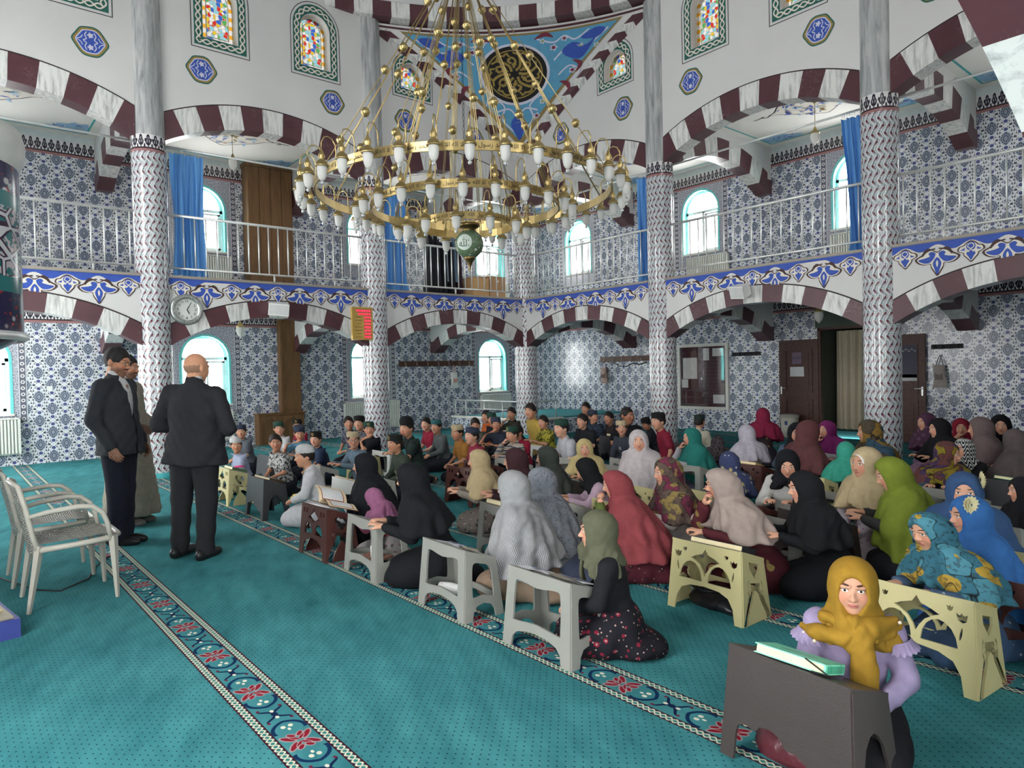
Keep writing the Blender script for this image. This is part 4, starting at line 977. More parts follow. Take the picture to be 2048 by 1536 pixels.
# ---------------------------------------------------------------- glazed notice board
T=wthing('notice_board','glazed notice board with maroon felt on the right wall','notice board',on_oright(2.13,1.255))
q=MB(); q.box((0,0,.01),(1.3,1.44,.02)); q.build('felt_back',plain((80,48,56),.9),T)
q=MB(); q.poly([(-.69,-.77),(.69,-.77),(.69,.77),(-.69,.77)],[[(-.62,-.7),(-.62,.7),(.62,.7),(.62,-.7)]],Matrix.Translation((0,0,.03)),.06); q.build('frame',plain((206,206,200),.4),T)
g=G('board_glass',.03,.5); g.nt.nodes.remove(g.b); tr=g.nt.nodes.new('ShaderNodeBsdfTransparent'); gl=g.nt.nodes.new('ShaderNodeBsdfGlossy'); gl.inputs['Roughness'].default_value=.02; mx=g.nt.nodes.new('ShaderNodeMixShader'); mx.inputs[0].default_value=.12; g.nt.links.new(tr.outputs[0],mx.inputs[1]); g.nt.links.new(gl.outputs[0],mx.inputs[2]); g.nt.links.new(mx.outputs[0],g.out.inputs[0])
for sx in (-1,1): q=MB(); q.box((sx*.31,0,.05),(.615,1.4,.004)); q.build('sliding_pane',g.m,T)
for (x,y,w_,h) in ((.1,.52,.16,.28),(.42,.56,.3,.18),(.42,-.52,.3,.2),(-.35,.2,.4,.5),(-.5,-.16,.18,.2)): q=MB(); q.box((x,y,.024),(w_,h,.003)); q.build('paper',M_PAPER,T)
q=MB(); q.box((.0,-.05,.06),(.03,.05,.03)); q.build('lock',M_STEEL,T)
# ---------------------------------------------------------------- double door in the right wall
def door_leaf(u0,u1,label,papers,hs):
    M=on_oright((u0+u1)/2,0,.03); w_=u1-u0; d=thing('door_leaf',label,'door'); d.matrix_world=M
    q=MB(); q.box((0,1.0,.02),(w_,2.0,.04)); q.build('slab',M_WOODD,d)
    for (a,b) in ((.9,1.82),(.14,.78)):
        q=MB(); q.poly([(-w_/2+.12,a),(w_/2-.12,a),(w_/2-.12,b),(-w_/2+.12,b)],[[(-w_/2+.16,a+.04),(-w_/2+.16,b-.04),(w_/2-.16,b-.04),(w_/2-.16,a+.04)]],Matrix.Translation((0,0,.045)),.02); q.build('panel_moulding',M_WOODD,d)
        q=MB(); q.box((0,(a+b)/2,.043),(w_-.4,b-a-.14,.012)); q.build('raised_panel',M_WOODD,d)
    for (x,y,pw,ph,c) in papers: q=MB(); q.box((x,y,.056),(pw,ph,.003)); q.build('poster',plain(c,.5),d)
    q=MB(); q.box((hs*(w_/2-.05),.95,.05),(.03,.16,.015)); q.tube([(hs*(w_/2-.05),1.0,.06),(hs*(w_/2-.05),1.0,.09),(hs*(w_/2-.17),1.0,.09)],.009,8); q.build('handle',M_STEEL,d,True)
    return d
d=door_leaf(4.06,4.9,'open dark wooden door leaf with purple poster and letter',[(-.02,1.62,.2,.24,(120,100,120)),(-.02,1.34,.3,.2,(206,206,206))],-1)
q=MB(); tp=text_polys('SIYNET',.06); add_text(q,tp,lambda x,y:(x-.02,y+1.62,.0585)); q.build('lettering',M_INK,d)
q=MB(); q.lathe([(.05,.0585),(.054,.0585)],(-.02,1.62,0),20); q.build('emblem_ring',M_INK,d)
d2=door_leaf(6.24,6.87,'open dark wooden door leaf with large dark poster',[(-.02,1.5,.4,.6,(62,62,78)),(-.02,1.2,.4,.12,(170,170,170))],1)
q=MB()
for i in range(6):
    q.box((-.1+.05*i,1.72-.03*(i%2),.06),(.04,.02,.001))
q.build('poster_print',plain((150,150,160),.5),d2)
M_VEST=plain((78,84,74),.8); mb=MB(); ya=WO; yb=WO+1.3; x0_,x1_=DO[0],DO[1]
for F in ([(x0_,ya,0),(x0_,yb,0),(x0_,yb,2.2),(x0_,ya,2.2)],[(x1_,ya,0),(x1_,yb,0),(x1_,yb,2.2),(x1_,ya,2.2)],[(x0_,yb,0),(x1_,yb,0),(x1_,yb,2.2),(x0_,yb,2.2)],[(x0_,ya,2.2),(x1_,ya,2.2),(x1_,yb,2.2),(x0_,yb,2.2)]): mb.face(F)
struct('wall_vestibule',mb,M_VEST); mb=MB(); mb.box(((x0_+x1_)/2,WO+.66,.06),(x1_-x0_,1.26,.16)); struct('floor_vestibule',mb,plain((40,96,100),.9))
mb=MB(); mb.box(((x0_+x1_)/2,WO-.02,2.2),(x1_-x0_+.1,.06,.05)); mb.box((x0_-.02,WO-.02,1.1),(.06,.06,2.2)); mb.box((x1_+.02,WO-.02,1.1),(.06,.06,2.2)); struct('door_1',mb,M_WOODD)
mb=MB(); mb.box(((x0_+x1_)/2,WO-.02,2.42),(x1_-x0_+.2,.03,.4)); mb.build('door_header_board',plain((72,84,74),.6),label='dark green board above the open double door',cat='board')
T=thing('beige_curtain','beige fabric curtain hanging in the open doorway','curtain',(5.3,WO+.5,.14)); mb=MB(); V=[]
for j in range(13):
    for i in range(41): t=i/40; V.append((-.3+.62*t*(.85+.15*j/12),.05*math.sin(t*26+j*.1)+.02*math.sin(t*11),2.02*j/12))
mb.v.extend(V)
for j in range(12):
    for i in range(40): a=j*41+i; mb.f.append((a,a+1,a+42,a+41)); mb.uv.append([(0,0)]*4); mb.mi.append(0)
mb.build('cloth',plain((196,186,164),.8),T,True)
T=thing('waste_bin','pale plastic waste bin with lid beside the door','bin',(4.42,WO-.35,0)); q=MB(); q.lathe([(.001,0),(.15,0),(.18,.42),(.175,.42),(.14,.02)],(0,0,0),24); q.build('tub',plain((196,192,180),.5),T,True); q=MB(); q.lathe([(.19,.41),(.192,.45),(.15,.47),(.001,.475)],(0,0,0),24); q.build('lid',plain((170,166,156),.5),T,True); q=MB(); q.box((.02,-.178,.3),(.06,.004,.08)); q.build('sticker',plain((60,80,130),.5),T)
# ---------------------------------------------------------------- things on the gallery
T=thing('clothes_rack','rack of black and patterned clothes upstairs behind chandelier','clothes rack',(-2.2,-.66,3.06)); q=MB()
for y in (-.5,.5): q.tube([(0,y,0),(0,y,1.75)],.014,6)
q.tube([(0,-.52,1.72),(0,.52,1.72)],.014,6); q.build('frame',M_STEEL,T,True)
cl=[((26,26,32),.24),((38,36,44),.2),((30,30,36),.22),((140,146,158),.12),((28,28,34),.2),((96,120,140),.14),((48,28,36),.18)]
y=-.46
for i,(c,wd) in enumerate(cl):
    q=MB(); R=[]
    for j in range(8):
        v=j/7; zt=1.7-1.35*v*(1 if wd>.15 else .8); w2=wd*(.25+.5*min(1,v*4)+.25*v); R.append([(w2*1.1*math.cos(a),.5*wd*(.4+.6*v)*math.sin(a)*(1+.25*math.sin(4*a+i)),zt) for a in np.linspace(0,2*PI,15)[:-1]])
    for j in range(7):
        for k in range(14): q.face([R[j][k],R[j][(k+1)%14],R[j+1][(k+1)%14],R[j+1][k]])
    o=q.build('hanging_garment',plain(c,.9),T,True,merge=True,loc=(0,y+wd*.3,0)); y+=wd*.72
for (lb,xx,yy,dx,dy,h,c,o2) in (('cardboard box standing upstairs below the chandelier globe',-2.0,.16,.4,.5,.72,(190,150,104),0),('brown chest upstairs beside the cardboard box',-2.05,.72,.42,.5,.78,(178,140,104),1)):
    T=thing('cardboard_box' if not o2 else 'storage_chest',lb,'box',(xx,yy,3.06)); q=MB(); q.box((0,0,h/2),(dx,dy,h)); q.build('body',plain(c,.8),T)
    q=MB(); q.box((dx/2+.003,0,h-.1) if o2 else (0,0,h+.002),(.006,.06,.06) if o2 else (.08,dy,.004)); q.build('knob' if o2 else 'tape',plain((220,214,200),.5),T); q=MB(); q.box((0,0,h+.012),(dx+.02,dy+.02,.02)); q.build('lid',plain(tuple(v*.9 for v in c),.8),T)
# ---------------------------------------------------------------- tiled pulpit at the left edge
def m_pulpit():
    g=G('pulpit_tile',.2,.5); u,v,_=g.uv()
    n=g.voro(g.vec(u*.75,v,0.),9.,'F1'); n2=g.voro(g.vec(u*.75+3.,v,0.),5.,'DISTANCE_TO_EDGE'); k=g.noise(g.vec(u*.75,v,0.),18,2)
    fl=g.mix(g.sat((.28-n)*8.),(42,40,78),(206,204,206)); fl=g.mix(g.sat((.1-n)*16.),fl,(120,132,110)); fl=g.mix(g.ss(k,.62,.66),fl,(170,62,58))
    la=g.mix(n2<.1,g.mix(k>.5,(40,110,112),(196,186,192)),(60,34,58)); la=g.mix(n2<.05,la,(214,212,216))
    teal=(48,118,120); c=g.mix((v>2.18)*(v<2.32),fl,teal) if False else fl
    inl=(v>2.32)*(v<2.86); c=g.mix(inl,fl,la); tb=g.max((v>2.2)*(v<2.32),(v>2.86)*(v<2.98)); c=g.mix(tb,c,teal); g.col(c); return g.m
T=thing('tiled_pulpit','round tiled pulpit with pale cornice at the left edge','pulpit',(4.6,-10.30,0)); q=MB(); q.lathe([(.1,1.5),(.5,1.72),(.74,1.86),(.74,3.22)],(0,0,0),48,uscale=.74); q.build('tiled_body',m_pulpit(),T,True)
q=MB(); q.lathe([(.745,1.83),(.775,1.85),(.775,1.88),(.745,1.9)],(0,0,0),48); q.build('steel_trim',M_STEEL,T,True)
q=MB(); q.lathe([(.74,3.2),(.76,3.25),(.79,3.33),(.79,3.42),(.77,3.5),(.5,3.56),(.001,3.57)],(0,0,0),48); q.build('cornice',plain((206,206,200),.4),T,True)
q=MB(); q.lathe([(.1,0),(.1,1.55)],(0,0,0),20); q.build('post',M_MARBG,T,True)
# ---------------------------------------------------------------- chandelier
CHX,CHY=5.60,-5.72
CH=thing('chandelier','large three-ring brass chandelier with frosted lamps','chandelier',(CHX,CHY,2.5)); zb=2.5
RINGS=((1.56,3.42,.085,36),(1.0,3.255,.08,24),(.5,3.07,.075,12))
for R,z,h,n in RINGS:
    q=MB(); nn=72 if R>.8 else 40
    q.lathe([(R-.008,z-h/2-zb),(R+.008,z-h/2-zb),(R+.008,z+h/2-zb),(R-.008,z+h/2-zb),(R-.008,z-h/2-zb)],(0,0,0),nn); ro=q.build('ring_band',M_BRASS,CH)
    # engraved script
    q=MB(); xs=[p[0] for p in T_BAND[0]]; ys=[p[1] for p in T_BAND[0]]; tw=max(xs)-min(xs); th=max(ys)-min(ys); cxm=(max(xs)+min(xs))/2; cym=(max(ys)+min(ys))/2
    sz=h*.62/th; reps=max(4,int(2*PI*R/(tw*sz*1.02))) 
    sx=2*PI*R/reps/tw*.94
    for k in range(reps):
        a0=2*PI*k/reps
        add_text(q,T_BAND,lambda x,y:((R+.0095)*math.cos(a0+(x-cxm)*sx/R),(R+.0095)*math.sin(a0+(x-cxm)*sx/R),z-zb+(y-cym)*sz))
    q.build('engraved_script',M_INK,ro)
# lamp parts
lm=MB(); lm.tube([(-.05,0,-.01),(-.05,0,.1),(-.045,0,.14),(-.02,0,.175),(.01,0,.185),(.04,0,.175),(.06,0,.14),(.062,0,.1)],.0045,6)
lm.tube([(-.05,0,-.03),(-.05,0,.0)],.008,6); LM_ARM=lm.mesh('lamp_arm',M_BRASS,True)
q=MB(); q.lathe([(.002,.1),(.006,.09),(.012,.07),(.022,.05),(.024,.035),(.014,.02),(.02,.015),(.036,.0),(.042,-.02),(.047,-.022),(.045,-.03),(.034,-.03)],(.062,0,0),14); LM_CAP=q.mesh('lamp_cap',M_BRASS,True)
q=MB(); q.lathe([(.033,-.025),(.034,-.05),(.032,-.08),(.026,-.105),(.016,-.12),(.002,-.124)],(.062,0,0),14); LM_GL=q.mesh('glass_shade',M_FROST,True)
gg=G('crystal',.02,.6); gg.b.inputs['Transmission Weight'].default_value=.75; gg.col((240,244,246)); M_CRY=gg.m
q=MB(); q.lathe([(.001,-.122),(.01,-.126),(.015,-.137),(.01,-.149),(.001,-.153)],(.062,0,0),10); LM_CR=q.mesh('crystal_drop',M_CRY,True)
for R,z,h,n in RINGS:
    for k in range(n):
        a=2*PI*(k+.5)/n; M=Matrix.Translation((R*math.cos(a),R*math.sin(a),z-zb))@Matrix.Rotation(a,4,'Z')@Matrix.Translation((.068,0,-.01))@Matrix.Scale(1.32,4)
        o=ob('lamp_arm',LM_ARM,CH,M=M); ob('lamp_cap',LM_CAP,o); ob('glass_shade',LM_GL,o); ob('crystal_drop',LM_CR,o)
HUB=Vector((0,0,5.98-zb)); q=MB(); q.lathe([(.001,.1),(.03,.1),(.05,.06),(.12,.02),(.12,-.01),(.05,-.04),(.001,-.06)],tuple(HUB),24); q.build('hub',M_BRASS,CH,True)
q=MB(); q.lathe([(.001,.045),(.02,.042),(.042,.012),(.043,.004),(.046,.0),(.043,-.004),(.042,-.012),(.02,-.042),(.001,-.045)],(0,0,0),14); BALL=q.mesh('brass_ball',M_BRASS,True)
for R,z,h,n,ph in ((1.56,3.42,0,12,.1),(1.0,3.255,0,8,.3),(.5,3.07,0,4,.6)):
    for k in range(n):
        a=2*PI*k/n+ph; A=Vector((R*math.cos(a),R*math.sin(a),z-zb+.04)); q=MB()
        for off in (-.008,.008): o_=Vector((-math.sin(a),math.cos(a),0))*off; q.tube([A+o_,HUB+o_],.0045,5)
        rod=q.build('suspension_rod',M_BRASS,CH,True)
        for t in ((.2,.5,.8) if R>1.2 else (.3,.62)): ob('brass_ball',BALL,rod,loc=A.lerp(HUB,t+.03*math.sin(k*2.1)))
q=MB(); q.tube([tuple(HUB),(0,0,12.4-zb)],.012,6); q.build('stem',M_BRASS,CH,True)
ch=MB()
for i in range(46):
    zz=3.08+i*.06; a=PI/2*(i%2); ch.tube([(.012*math.cos(t)*math.cos(a),.012*math.cos(t)*math.sin(a),zz+.034*math.sin(t)-zb) for t in np.linspace(0,2*PI,8)[:-1]],.003,4,closed=True)
ch.build('chain',M_INK,CH,True)
# green globe
GL=thing('hanging_globe','green mosaic globe lamp with white script below chandelier','globe lamp',(CHX+.02,CHY+.02,2.56)); 
g=G('green_mosaic',.25,.5); x,y,z=g.obj(); v=g.voro(g.vec(x,y,z-.31),46.,'DISTANCE_TO_EDGE'); k=g.noise(g.vec(x,y,z),9,1); big=g.voro(g.vec(x,y,z-.31),11.,'F1'); c=g.mix(g.sat((.22-big)*9.)*(x>.06),g.mix(k,(58,82,56),(92,116,84)),(206,210,206)); g.col(g.mix(g.sat((.05-v)*14.)*.7,c,(196,204,190)))
q=MB(); q.lathe([(.155*math.sin(a),.31+.155*-math.cos(a)) for a in np.linspace(.02,PI-.45,20)],(0,0,0),32); q.build('globe',g.m,GL,True)
q=MB(); q.lathe([(.068,.445),(.07,.47),(.1,.485),(.118,.5),(.118,.525),(.1,.53),(.001,.53)],(0,0,0),24); q.build('brass_crown',M_BRASSD,GL,True); q=MB(); q.lathe([(.06,.175),(.066,.16),(.05,.14),(.035,.12),(.022,.09),(.012,.06),(.012,.04),(.003,.02),(.001,.0)],(0,0,0),20); q.build('brass_finial',M_BRASSD,GL,True)
q=MB(); va=Vector((CX-CHX,CY-CHY,0)).normalized(); ang=math.atan2(va.y,va.x)-.38
def sph(x,y,r): lat=y/.155; lon=ang+x/.155; return (r*math.cos(lat)*math.cos(lon),r*math.cos(lat)*math.sin(lon),.31+r*math.sin(lat))
for j in range(5):
    for i in range(24):
        a,b=2*PI*i/24,2*PI*(i+1)/24; r0,r1=.088*j/5,.088*(j+1)/5; q.face([sph(r*math.cos(t),r*math.sin(t),.157) for r,t in ((r0,a),(r1,a),(r1,b),(r0,b))])
q.build('script_disc',plain((196,206,196),.5),GL)
xs=[p[0] for p in T_ALLAH[0]]; ys=[p[1] for p in T_ALLAH[0]]; sc=.115/max(max(xs)-min(xs),max(ys)-min(ys)); cx_,cy_=(max(xs)+min(xs))/2,(max(ys)+min(ys))/2
q=MB(); add_text(q,T_ALLAH,lambda x,y:sph((x-cx_)*sc,(y-cy_)*sc,.1595)); q.build('script',plain((40,60,44),.5),GL)
for k in range(3):
    a=2*PI*k/3; q=MB(); q.tube([(.1*math.cos(a),.1*math.sin(a),.525),(.3*math.cos(a),.3*math.sin(a),.62)],.003,4); q.build('hanger_chain',M_BRASSD,GL)
# ---------------------------------------------------------------- plastic reading desks
def panel(mb,C,outer,holes=(),th=.012):
    BL,BR,TR,TL=[Vector(c) for c in C]; n=(BR-BL).cross(TL-BL).normalized()
    def P(u,v,e): return BL*(1-u)*(1-v)+BR*u*(1-v)+TR*u*v+TL*(1-u)*v+n*e
    for e in (th/2,-th/2): fpoly(mb,outer,holes,lambda x,y,e=e:P(x,y,e))
    for r in [outer]+list(holes):
        for i in range(len(r)):
            a,b=r[i],r[(i+1)%len(r)]; mb.face([P(a[0],a[1],th/2),P(b[0],b[1],th/2),P(b[0],b[1],-th/2),P(a[0],a[1],-th/2)])
def rrect(x0,x1,y0,y1,r=.05,n=4,ax=1.):
    o=[]
    for cx,cy,a in ((x1-r,y1-r,0),(x0+r,y1-r,PI/2),(x0+r,y0+r,PI),(x1-r,y0+r,1.5*PI)): o+=[(cx+r*math.cos(a+PI/2*i/n),cy+r*math.sin(a+PI/2*i/n)) for i in range(n+1)]
    return o
def petal(cx,cy,a,l,w_): 
    c,s=math.cos(a),math.sin(a); q=[(0,-w_*.3),(l*.5,-w_),(l*.9,-w_*.6),(l,0),(l*.9,w_*.6),(l*.5,w_),(0,w_*.3)]
    return [(cx+x*c-y*s,cy+(x*s+y*c)) for x,y in q]
def tulip(cx,cy,s): return [(cx+x*s,cy+y*s) for x,y in ((0,-.5),(.35,-.3),(.45,.1),(.5,.5),(.2,.25),(0,.55),(-.2,.25),(-.5,.5),(-.45,.1),(-.35,-.3))]
LEGS=[(0,0),(.13,0),(.145,.13),(.2,.2),(.32,.245),(.5,.26),(.68,.245),(.8,.2),(.855,.13),(.87,0),(1,0),(1,1),(0,1)]
DW,DD,DHF,DHB=.25,.135,.425,.345
def desk_parts(style):
    """list of (part name, MB) in desk space: front faces -y, reader sits on +y"""
    b=.025; fB=[(-DW-.015,-DD-.01,0),(DW+.015,-DD-.01,0),(DW-.01,-DD+b,DHF),(-DW+.01,-DD+b,DHF)]
    bB=[(DW+.015,DD+.01,0),(-DW-.015,DD+.01,0),(-DW+.01,DD-b,DHB),(DW-.01,DD-b,DHB)]
    rB=[(DW+.015,-DD-.01,0),(DW+.015,DD+.01,0),(DW-.01,DD-b,DHB),(DW-.01,-DD+b,DHF)]
    lB=[(-DW-.015,DD+.01,0),(-DW-.015,-DD-.01,0),(-DW+.01,-DD+b,DHF),(-DW+.01,DD-b,DHB)]
    if style=='grey':
        hole=[(.15,.36),(.5,.34),(.85,.36)]; H=crv([(.17,.34),(.5,.375),(.83,.34),(.86,.4),(.86,.78),(.8,.86),(.5,.82),(.2,.86),(.14,.78),(.14,.4)],3)
        F=(LEGS,[H]); S_=([(0,0),(.2,0),(.22,.12),(.3,.21),(.5,.25),(.7,.21),(.78,.12),(.8,0),(1,0),(1,1),(0,1)],[crv([(.25,.34),(.5,.37),(.75,.34),(.8,.4),(.8,.76),(.72,.85),(.5,.86),(.28,.85),(.2,.76),(.2,.4)],3)])
    elif style=='tulip':
        lo=[(0,0),(.1,0),(.12,.2),(.18,.33),(.3,.39),(.5,.41),(.7,.39),(.82,.33),(.88,.2),(.9,0),(1,0),(1,1),(0,1)]
        arch=lambda c:[(c-.16,.47),(c+.16,.47)]+[(c+.16*math.cos(a),.47+.26*math.sin(a)) for a in np.linspace(0.05,PI-.05,9)]
        ogee=[(.5,.93),(.46,.86),(.36,.82),(.29,.78),(.34,.76),(.42,.7),(.47,.62),(.5,.55),(.53,.62),(.58,.7),(.66,.76),(.71,.78),(.64,.82),(.54,.86)]
        F=(lo,[arch(.3),arch(.7),ogee,tulip(.2,.88,.06),tulip(.8,.88,.06),tulip(.1,.8,.1),tulip(.9,.8,.1),petal(.1,.7,-1.4,.14,.012),petal(.9,.7,-1.75,.14,.012)])
        S_=([(0,0),(.15,0),(.2,.12),(.27,.22),(.36,.33),(.4,.42),(.5,.47),(.6,.42),(.64,.33),(.73,.22),(.8,.12),(.85,0),(1,0),(1,1),(0,1)],[[(.27,.88),(.73,.88),(.7,.78),(.58,.7),(.5,.64),(.42,.7),(.3,.78)]]+[petal(.2,.5,a,.13,.035) for a in (-1.2,-.6,0,.6,1.2)]+[petal(.8,.5,a,.13,.035) for a in (PI-1.2,PI-.6,PI,PI+.6,PI+1.2)])
    elif style=='mosque':
        lo=[(0,0),(.12,0),(.14,.16),(.2,.28),(.32,.35),(.5,.37),(.68,.35),(.8,.28),(.86,.16),(.88,0),(1,0),(1,1),(0,1)]
        arch=lambda c:[(c-.14,.44),(c+.14,.44)]+[(c+.14*math.cos(a),.5+.16*math.sin(a)) for a in np.linspace(0.05,PI-.05,9)]
        dome=crv([(.5,.95),(.47,.88),(.36,.8),(.3,.74),(.42,.72),(.5,.68),(.58,.72),(.7,.74),(.64,.8),(.53,.88)],3)
        F=(lo,[arch(.3),arch(.7),dome]+[rrect(x-.03,x+.03,.82,.92,.015,2) for x in (.12,.22,.78,.88)])
        S_=([(0,0),(.18,0),(.22,.12),(.3,.24),(.4,.34),(.5,.42),(.6,.34),(.7,.24),(.78,.12),(.82,0),(1,0),(1,1),(0,1)],[crv([(.5,.62),(.68,.74),(.74,.84),(.6,.9),(.5,.86),(.4,.9),(.26,.84),(.32,.74)],3)]+[petal(.18,.5,a,.12,.035) for a in (-1.2,-.6,0,.6,1.2)]+[petal(.82,.5,a,.12,.035) for a in (PI-1.2,PI-.6,PI,PI+.6,PI+1.2)])
    else:
        lo=[(0,0),(.11,0),(.115,.26)]+[(x,y) for x,y in crv([(.13,.32),(.2,.35),(.27,.33),(.31,.38),(.4,.4),(.48,.36),(.52,.3),(.6,.3),(.68,.25),(.74,.2),(.8,.22),(.86,.15)],3,False)]+[(.88,0),(1,0),(1,1),(0,1)]
        F=(lo,[]); S_=([(0,0),(.16,0),(.2,.3),(.28,.52),(.4,.62),(.5,.645),(.6,.62),(.72,.52),(.8,.3),(.84,0),(1,0),(1,1),(0,1)],[])
    out=[]
    for nmn,B,sh in (('front_panel',fB,F),('back_panel',bB,F),('side_panel',rB,S_),('side_panel',lB,S_)):
        mb=MB(); panel(mb,B,sh[0],sh[1]); out.append((nmn,mb))
    mb=MB(); x=DW-.005; ya,yb=-DD+b-.006,DD-b+.006; dip=.022 if style=='grey' else .006
    X=[-x,-x*.5,0,x*.5,x]; Zd=[0,-dip*.7,-dip,-dip*.7,0]
    for i in range(4):
        mb.face([(X[i],ya,DHF+Zd[i]+.004),(X[i+1],ya,DHF+Zd[i+1]+.004),(X[i+1],yb,DHB+Zd[i+1]+.004),(X[i],yb,DHB+Zd[i]+.004)]); mb.face([(X[i],ya,DHF+Zd[i]-.012),(X[i],yb,DHB+Zd[i]-.012),(X[i+1],yb,DHB+Zd[i+1]-.012),(X[i+1],ya,DHF+Zd[i+1]-.012)])
        for y,z in ((ya,DHF),(yb,DHB)): mb.face([(X[i],y,z+Zd[i]-.012),(X[i+1],y,z+Zd[i+1]-.012),(X[i+1],y,z+Zd[i+1]+.004),(X[i],y,z+Zd[i]+.004)])
    for sx in (-1,1): mb.face([(sx*x,ya,DHF-.012),(sx*x,yb,DHB-.012),(sx*x,yb,DHB+.004),(sx*x,ya,DHF+.004)])
    out.append(('desk_top',mb)); return out
def m_plastic(name,c,rough=.38,leather=False):
    g=G(name,rough,.4); x,y,z=g.obj(); v=g.vec(x,y,z); n=g.noise(v,6,2); g.col(g.mix(n,tuple(k*.93 for k in c),tuple(min(255,k*1.04) for k in c)))
    if leather: g.bump(g.voro(v,160.,'DISTANCE_TO_EDGE'),.002,.6)
    return g.m
PLAS={'grey':m_plastic('grey_plastic',(142,141,135)),'cream':m_plastic('cream_plastic',(180,171,126)),'brown':m_plastic('brown_plastic',(72,42,38),.3),'dark':m_plastic('dark_brown_plastic',(66,58,56),.35,True),'black':m_plastic('charcoal_plastic',(58,58,62),.4,True),'white':m_plastic('white_plastic',(190,191,188))}
_DP={}
def desk_mesh(style,c):
    k=(style,c)
    if k not in _DP: _DP[k]=[(n,mb.mesh(n,PLAS[c])) for n,mb in desk_parts(style)]
    return _DP[k]
DESKN={'grey':'grey_folding_desk','tulip':'tulip_cutout_desk','mosque':'arch_cutout_desk','solid':'solid_panel_desk'}
def desk(x,y,rz,style,c,label,sc=1.):
    T=thing(DESKN[style],label,'desk',(x,y,0),rz,'low plastic reading desks'); T.scale=(sc,sc,sc)
    for n,me in desk_mesh(style,c): ob(n,me,T)
    return T
DESKS=[ # x,y,rz,style,colour,label
(8.88,-7.62,0,'grey','grey','grey desk with papers in front of the olive scarf girl'),
(8.00,-7.62,-0.03,'grey','grey','grey desk with a white wrapper inside, before the dotted scarf girl'),
(6.93,-7.62,-0.04,'grey','grey','grey desk under the hands of the black-veiled girl reading'),
(6.18,-7.66,0,'mosque','brown','brown cutout desk carrying the open book'),
(9.15,-6.50,-0.02,'tulip','cream','cream tulip desk with black bag, before the mauve scarf girl'),
(10.32,-6.50,-0.1,'tulip','cream','cream tulip desk before the teal and gold scarf girl'),
(10.32,-7.72,-0.1,'solid','dark','large dark brown desk with the mint green book'),
(9.03,-5.52,-0.25,'grey','grey','grey desk before the black scarf girl with beads'),
(3.10,-7.44,0,'mosque','cream','cream cutout desk with a pink flower on top'),
(4.20,-7.44,0,'solid','black','charcoal solid desk in front of boy in leaf print shirt'),
(7.83,-6.45,-0.15,'grey','grey','grey desk before the rose scarf girl with green sleeves'),
(7.30,-6.63,-0.1,'grey','grey','grey desk with thick closed book left of dotted scarf'),
(7.87,-5.93,-0.3,'tulip','cream','cream tulip desk under the arms of rainbow scarf girl'),
(8.58,-5.22,-0.15,'tulip','brown','brown tulip desk under the hands of girl looking down'),
(9.17,-5.27,-0.2,'solid','dark','dark brown desk before the girl in beige ruffled scarf'),
(10.74,-6.10,-0.15,'tulip','brown','brown cutout desk before the bright blue scarf girl'),
(7.60,-6.16,-0.1,'grey','grey','grey desk with folded green paper behind dotted scarf'),
(5.24,-5.52,0,'mosque','brown','nearer brown arch desk before boy in maroon shirt'),
(5.02,-5.12,0,'mosque','brown','farther brown arch desk before boy in mustard shirt'),
(4.89,-6.50,-0.1,'grey','grey','grey desk in front of the boy in green hoodie'),
(5.02,-6.84,0,'solid','white','white panel desk left of the black veiled girls'),
(3.63,-6.56,0,'grey','grey','grey desk under the boy with pale cap and glasses'),
(2.91,-5.60,0,'tulip','cream','small cream desk far behind the pale cap boy'),
(3.10,-5.32,0,'grey','white','pale desk before the boy in dark jersey'),
(2.20,-6.62,0,'solid','black','black desk before boy in white shirt by cabinet'),
(5.12,-4.73,-0.1,'grey','grey','grey desk under the arm of striped sweater boy'),
(5.57,-4.21,-0.1,'grey','grey','grey desk before the boy in white tee shirt'),
(6.24,-3.86,-0.15,'grey','grey','grey desk with open legs before boy with number shirt'),
(6.48,-4.31,-0.15,'grey','grey','grey desk left of the white veiled smiling girl'),
(6.63,-5.31,-0.1,'solid','dark','dark desk under the arms of girl in pale yellow scarf'),
(7.01,-3.77,-0.1,'grey','grey','grey desk before the teal scarf girl'),
(8.02,-4.99,-0.2,'tulip','cream','cream tulip desk behind the rainbow scarf girl'),
(7.52,-5.17,-0.2,'tulip','cream','cream tulip desk right of the black scarf girl seen from behind'),
(7.45,-3.30,-0.1,'tulip','brown','brown desk before the lilac scarf girl turned away'),
(8.30,-3.67,-0.1,'tulip','cream','cream tulip desk behind the girl looking down'),
(7.54,-2.29,-0.1,'solid','brown','brown desk under the elbows of magenta scarf girl'),
(8.77,-4.31,-0.15,'grey','grey','grey desk with two small hands of the mint scarf girl'),
(9.29,-3.93,-0.15,'grey','grey','grey desk before the floral scarf girl in denim'),
(9.53,-3.64,-0.3,'grey','grey','grey desk right of the floral scarf girl'),
(8.85,-2.99,-0.1,'tulip','cream','cream tulip desk behind denim jacket girl by the column'),
(9.80,-2.80,-0.1,'solid','black','black desk with open books at the far right'),
(10.09,-4.75,-0.2,'grey','grey','grey desk behind the bright blue scarf at right edge'),
(9.90,-4.08,-0.2,'grey','grey','grey desk at the right edge farther back'),
(10.65,-5.46,-0.1,'tulip','cream','cream tulip desk cut by the right edge'),
(4.37,-3.48,-0.1,'grey','white','pale desk before the boy hiding his nose'),
(4.96,-3.46,-0.1,'solid','brown','brown desk before the boy in yellow leaf shirt'),
(4.28,-1.91,-0.1,'solid','black','black desk with books by the platform boys'),
(5.55,-1.99,-0.1,'solid','dark','dark desk before the boy in red shirt by column'),
(6.15,-2.02,-0.1,'grey','grey','grey desk before boy in cream sweater turned away'),
(8.12,-2.36,-0.1,'grey','grey','grey desk before the black scarf girl in denim blue'),
]
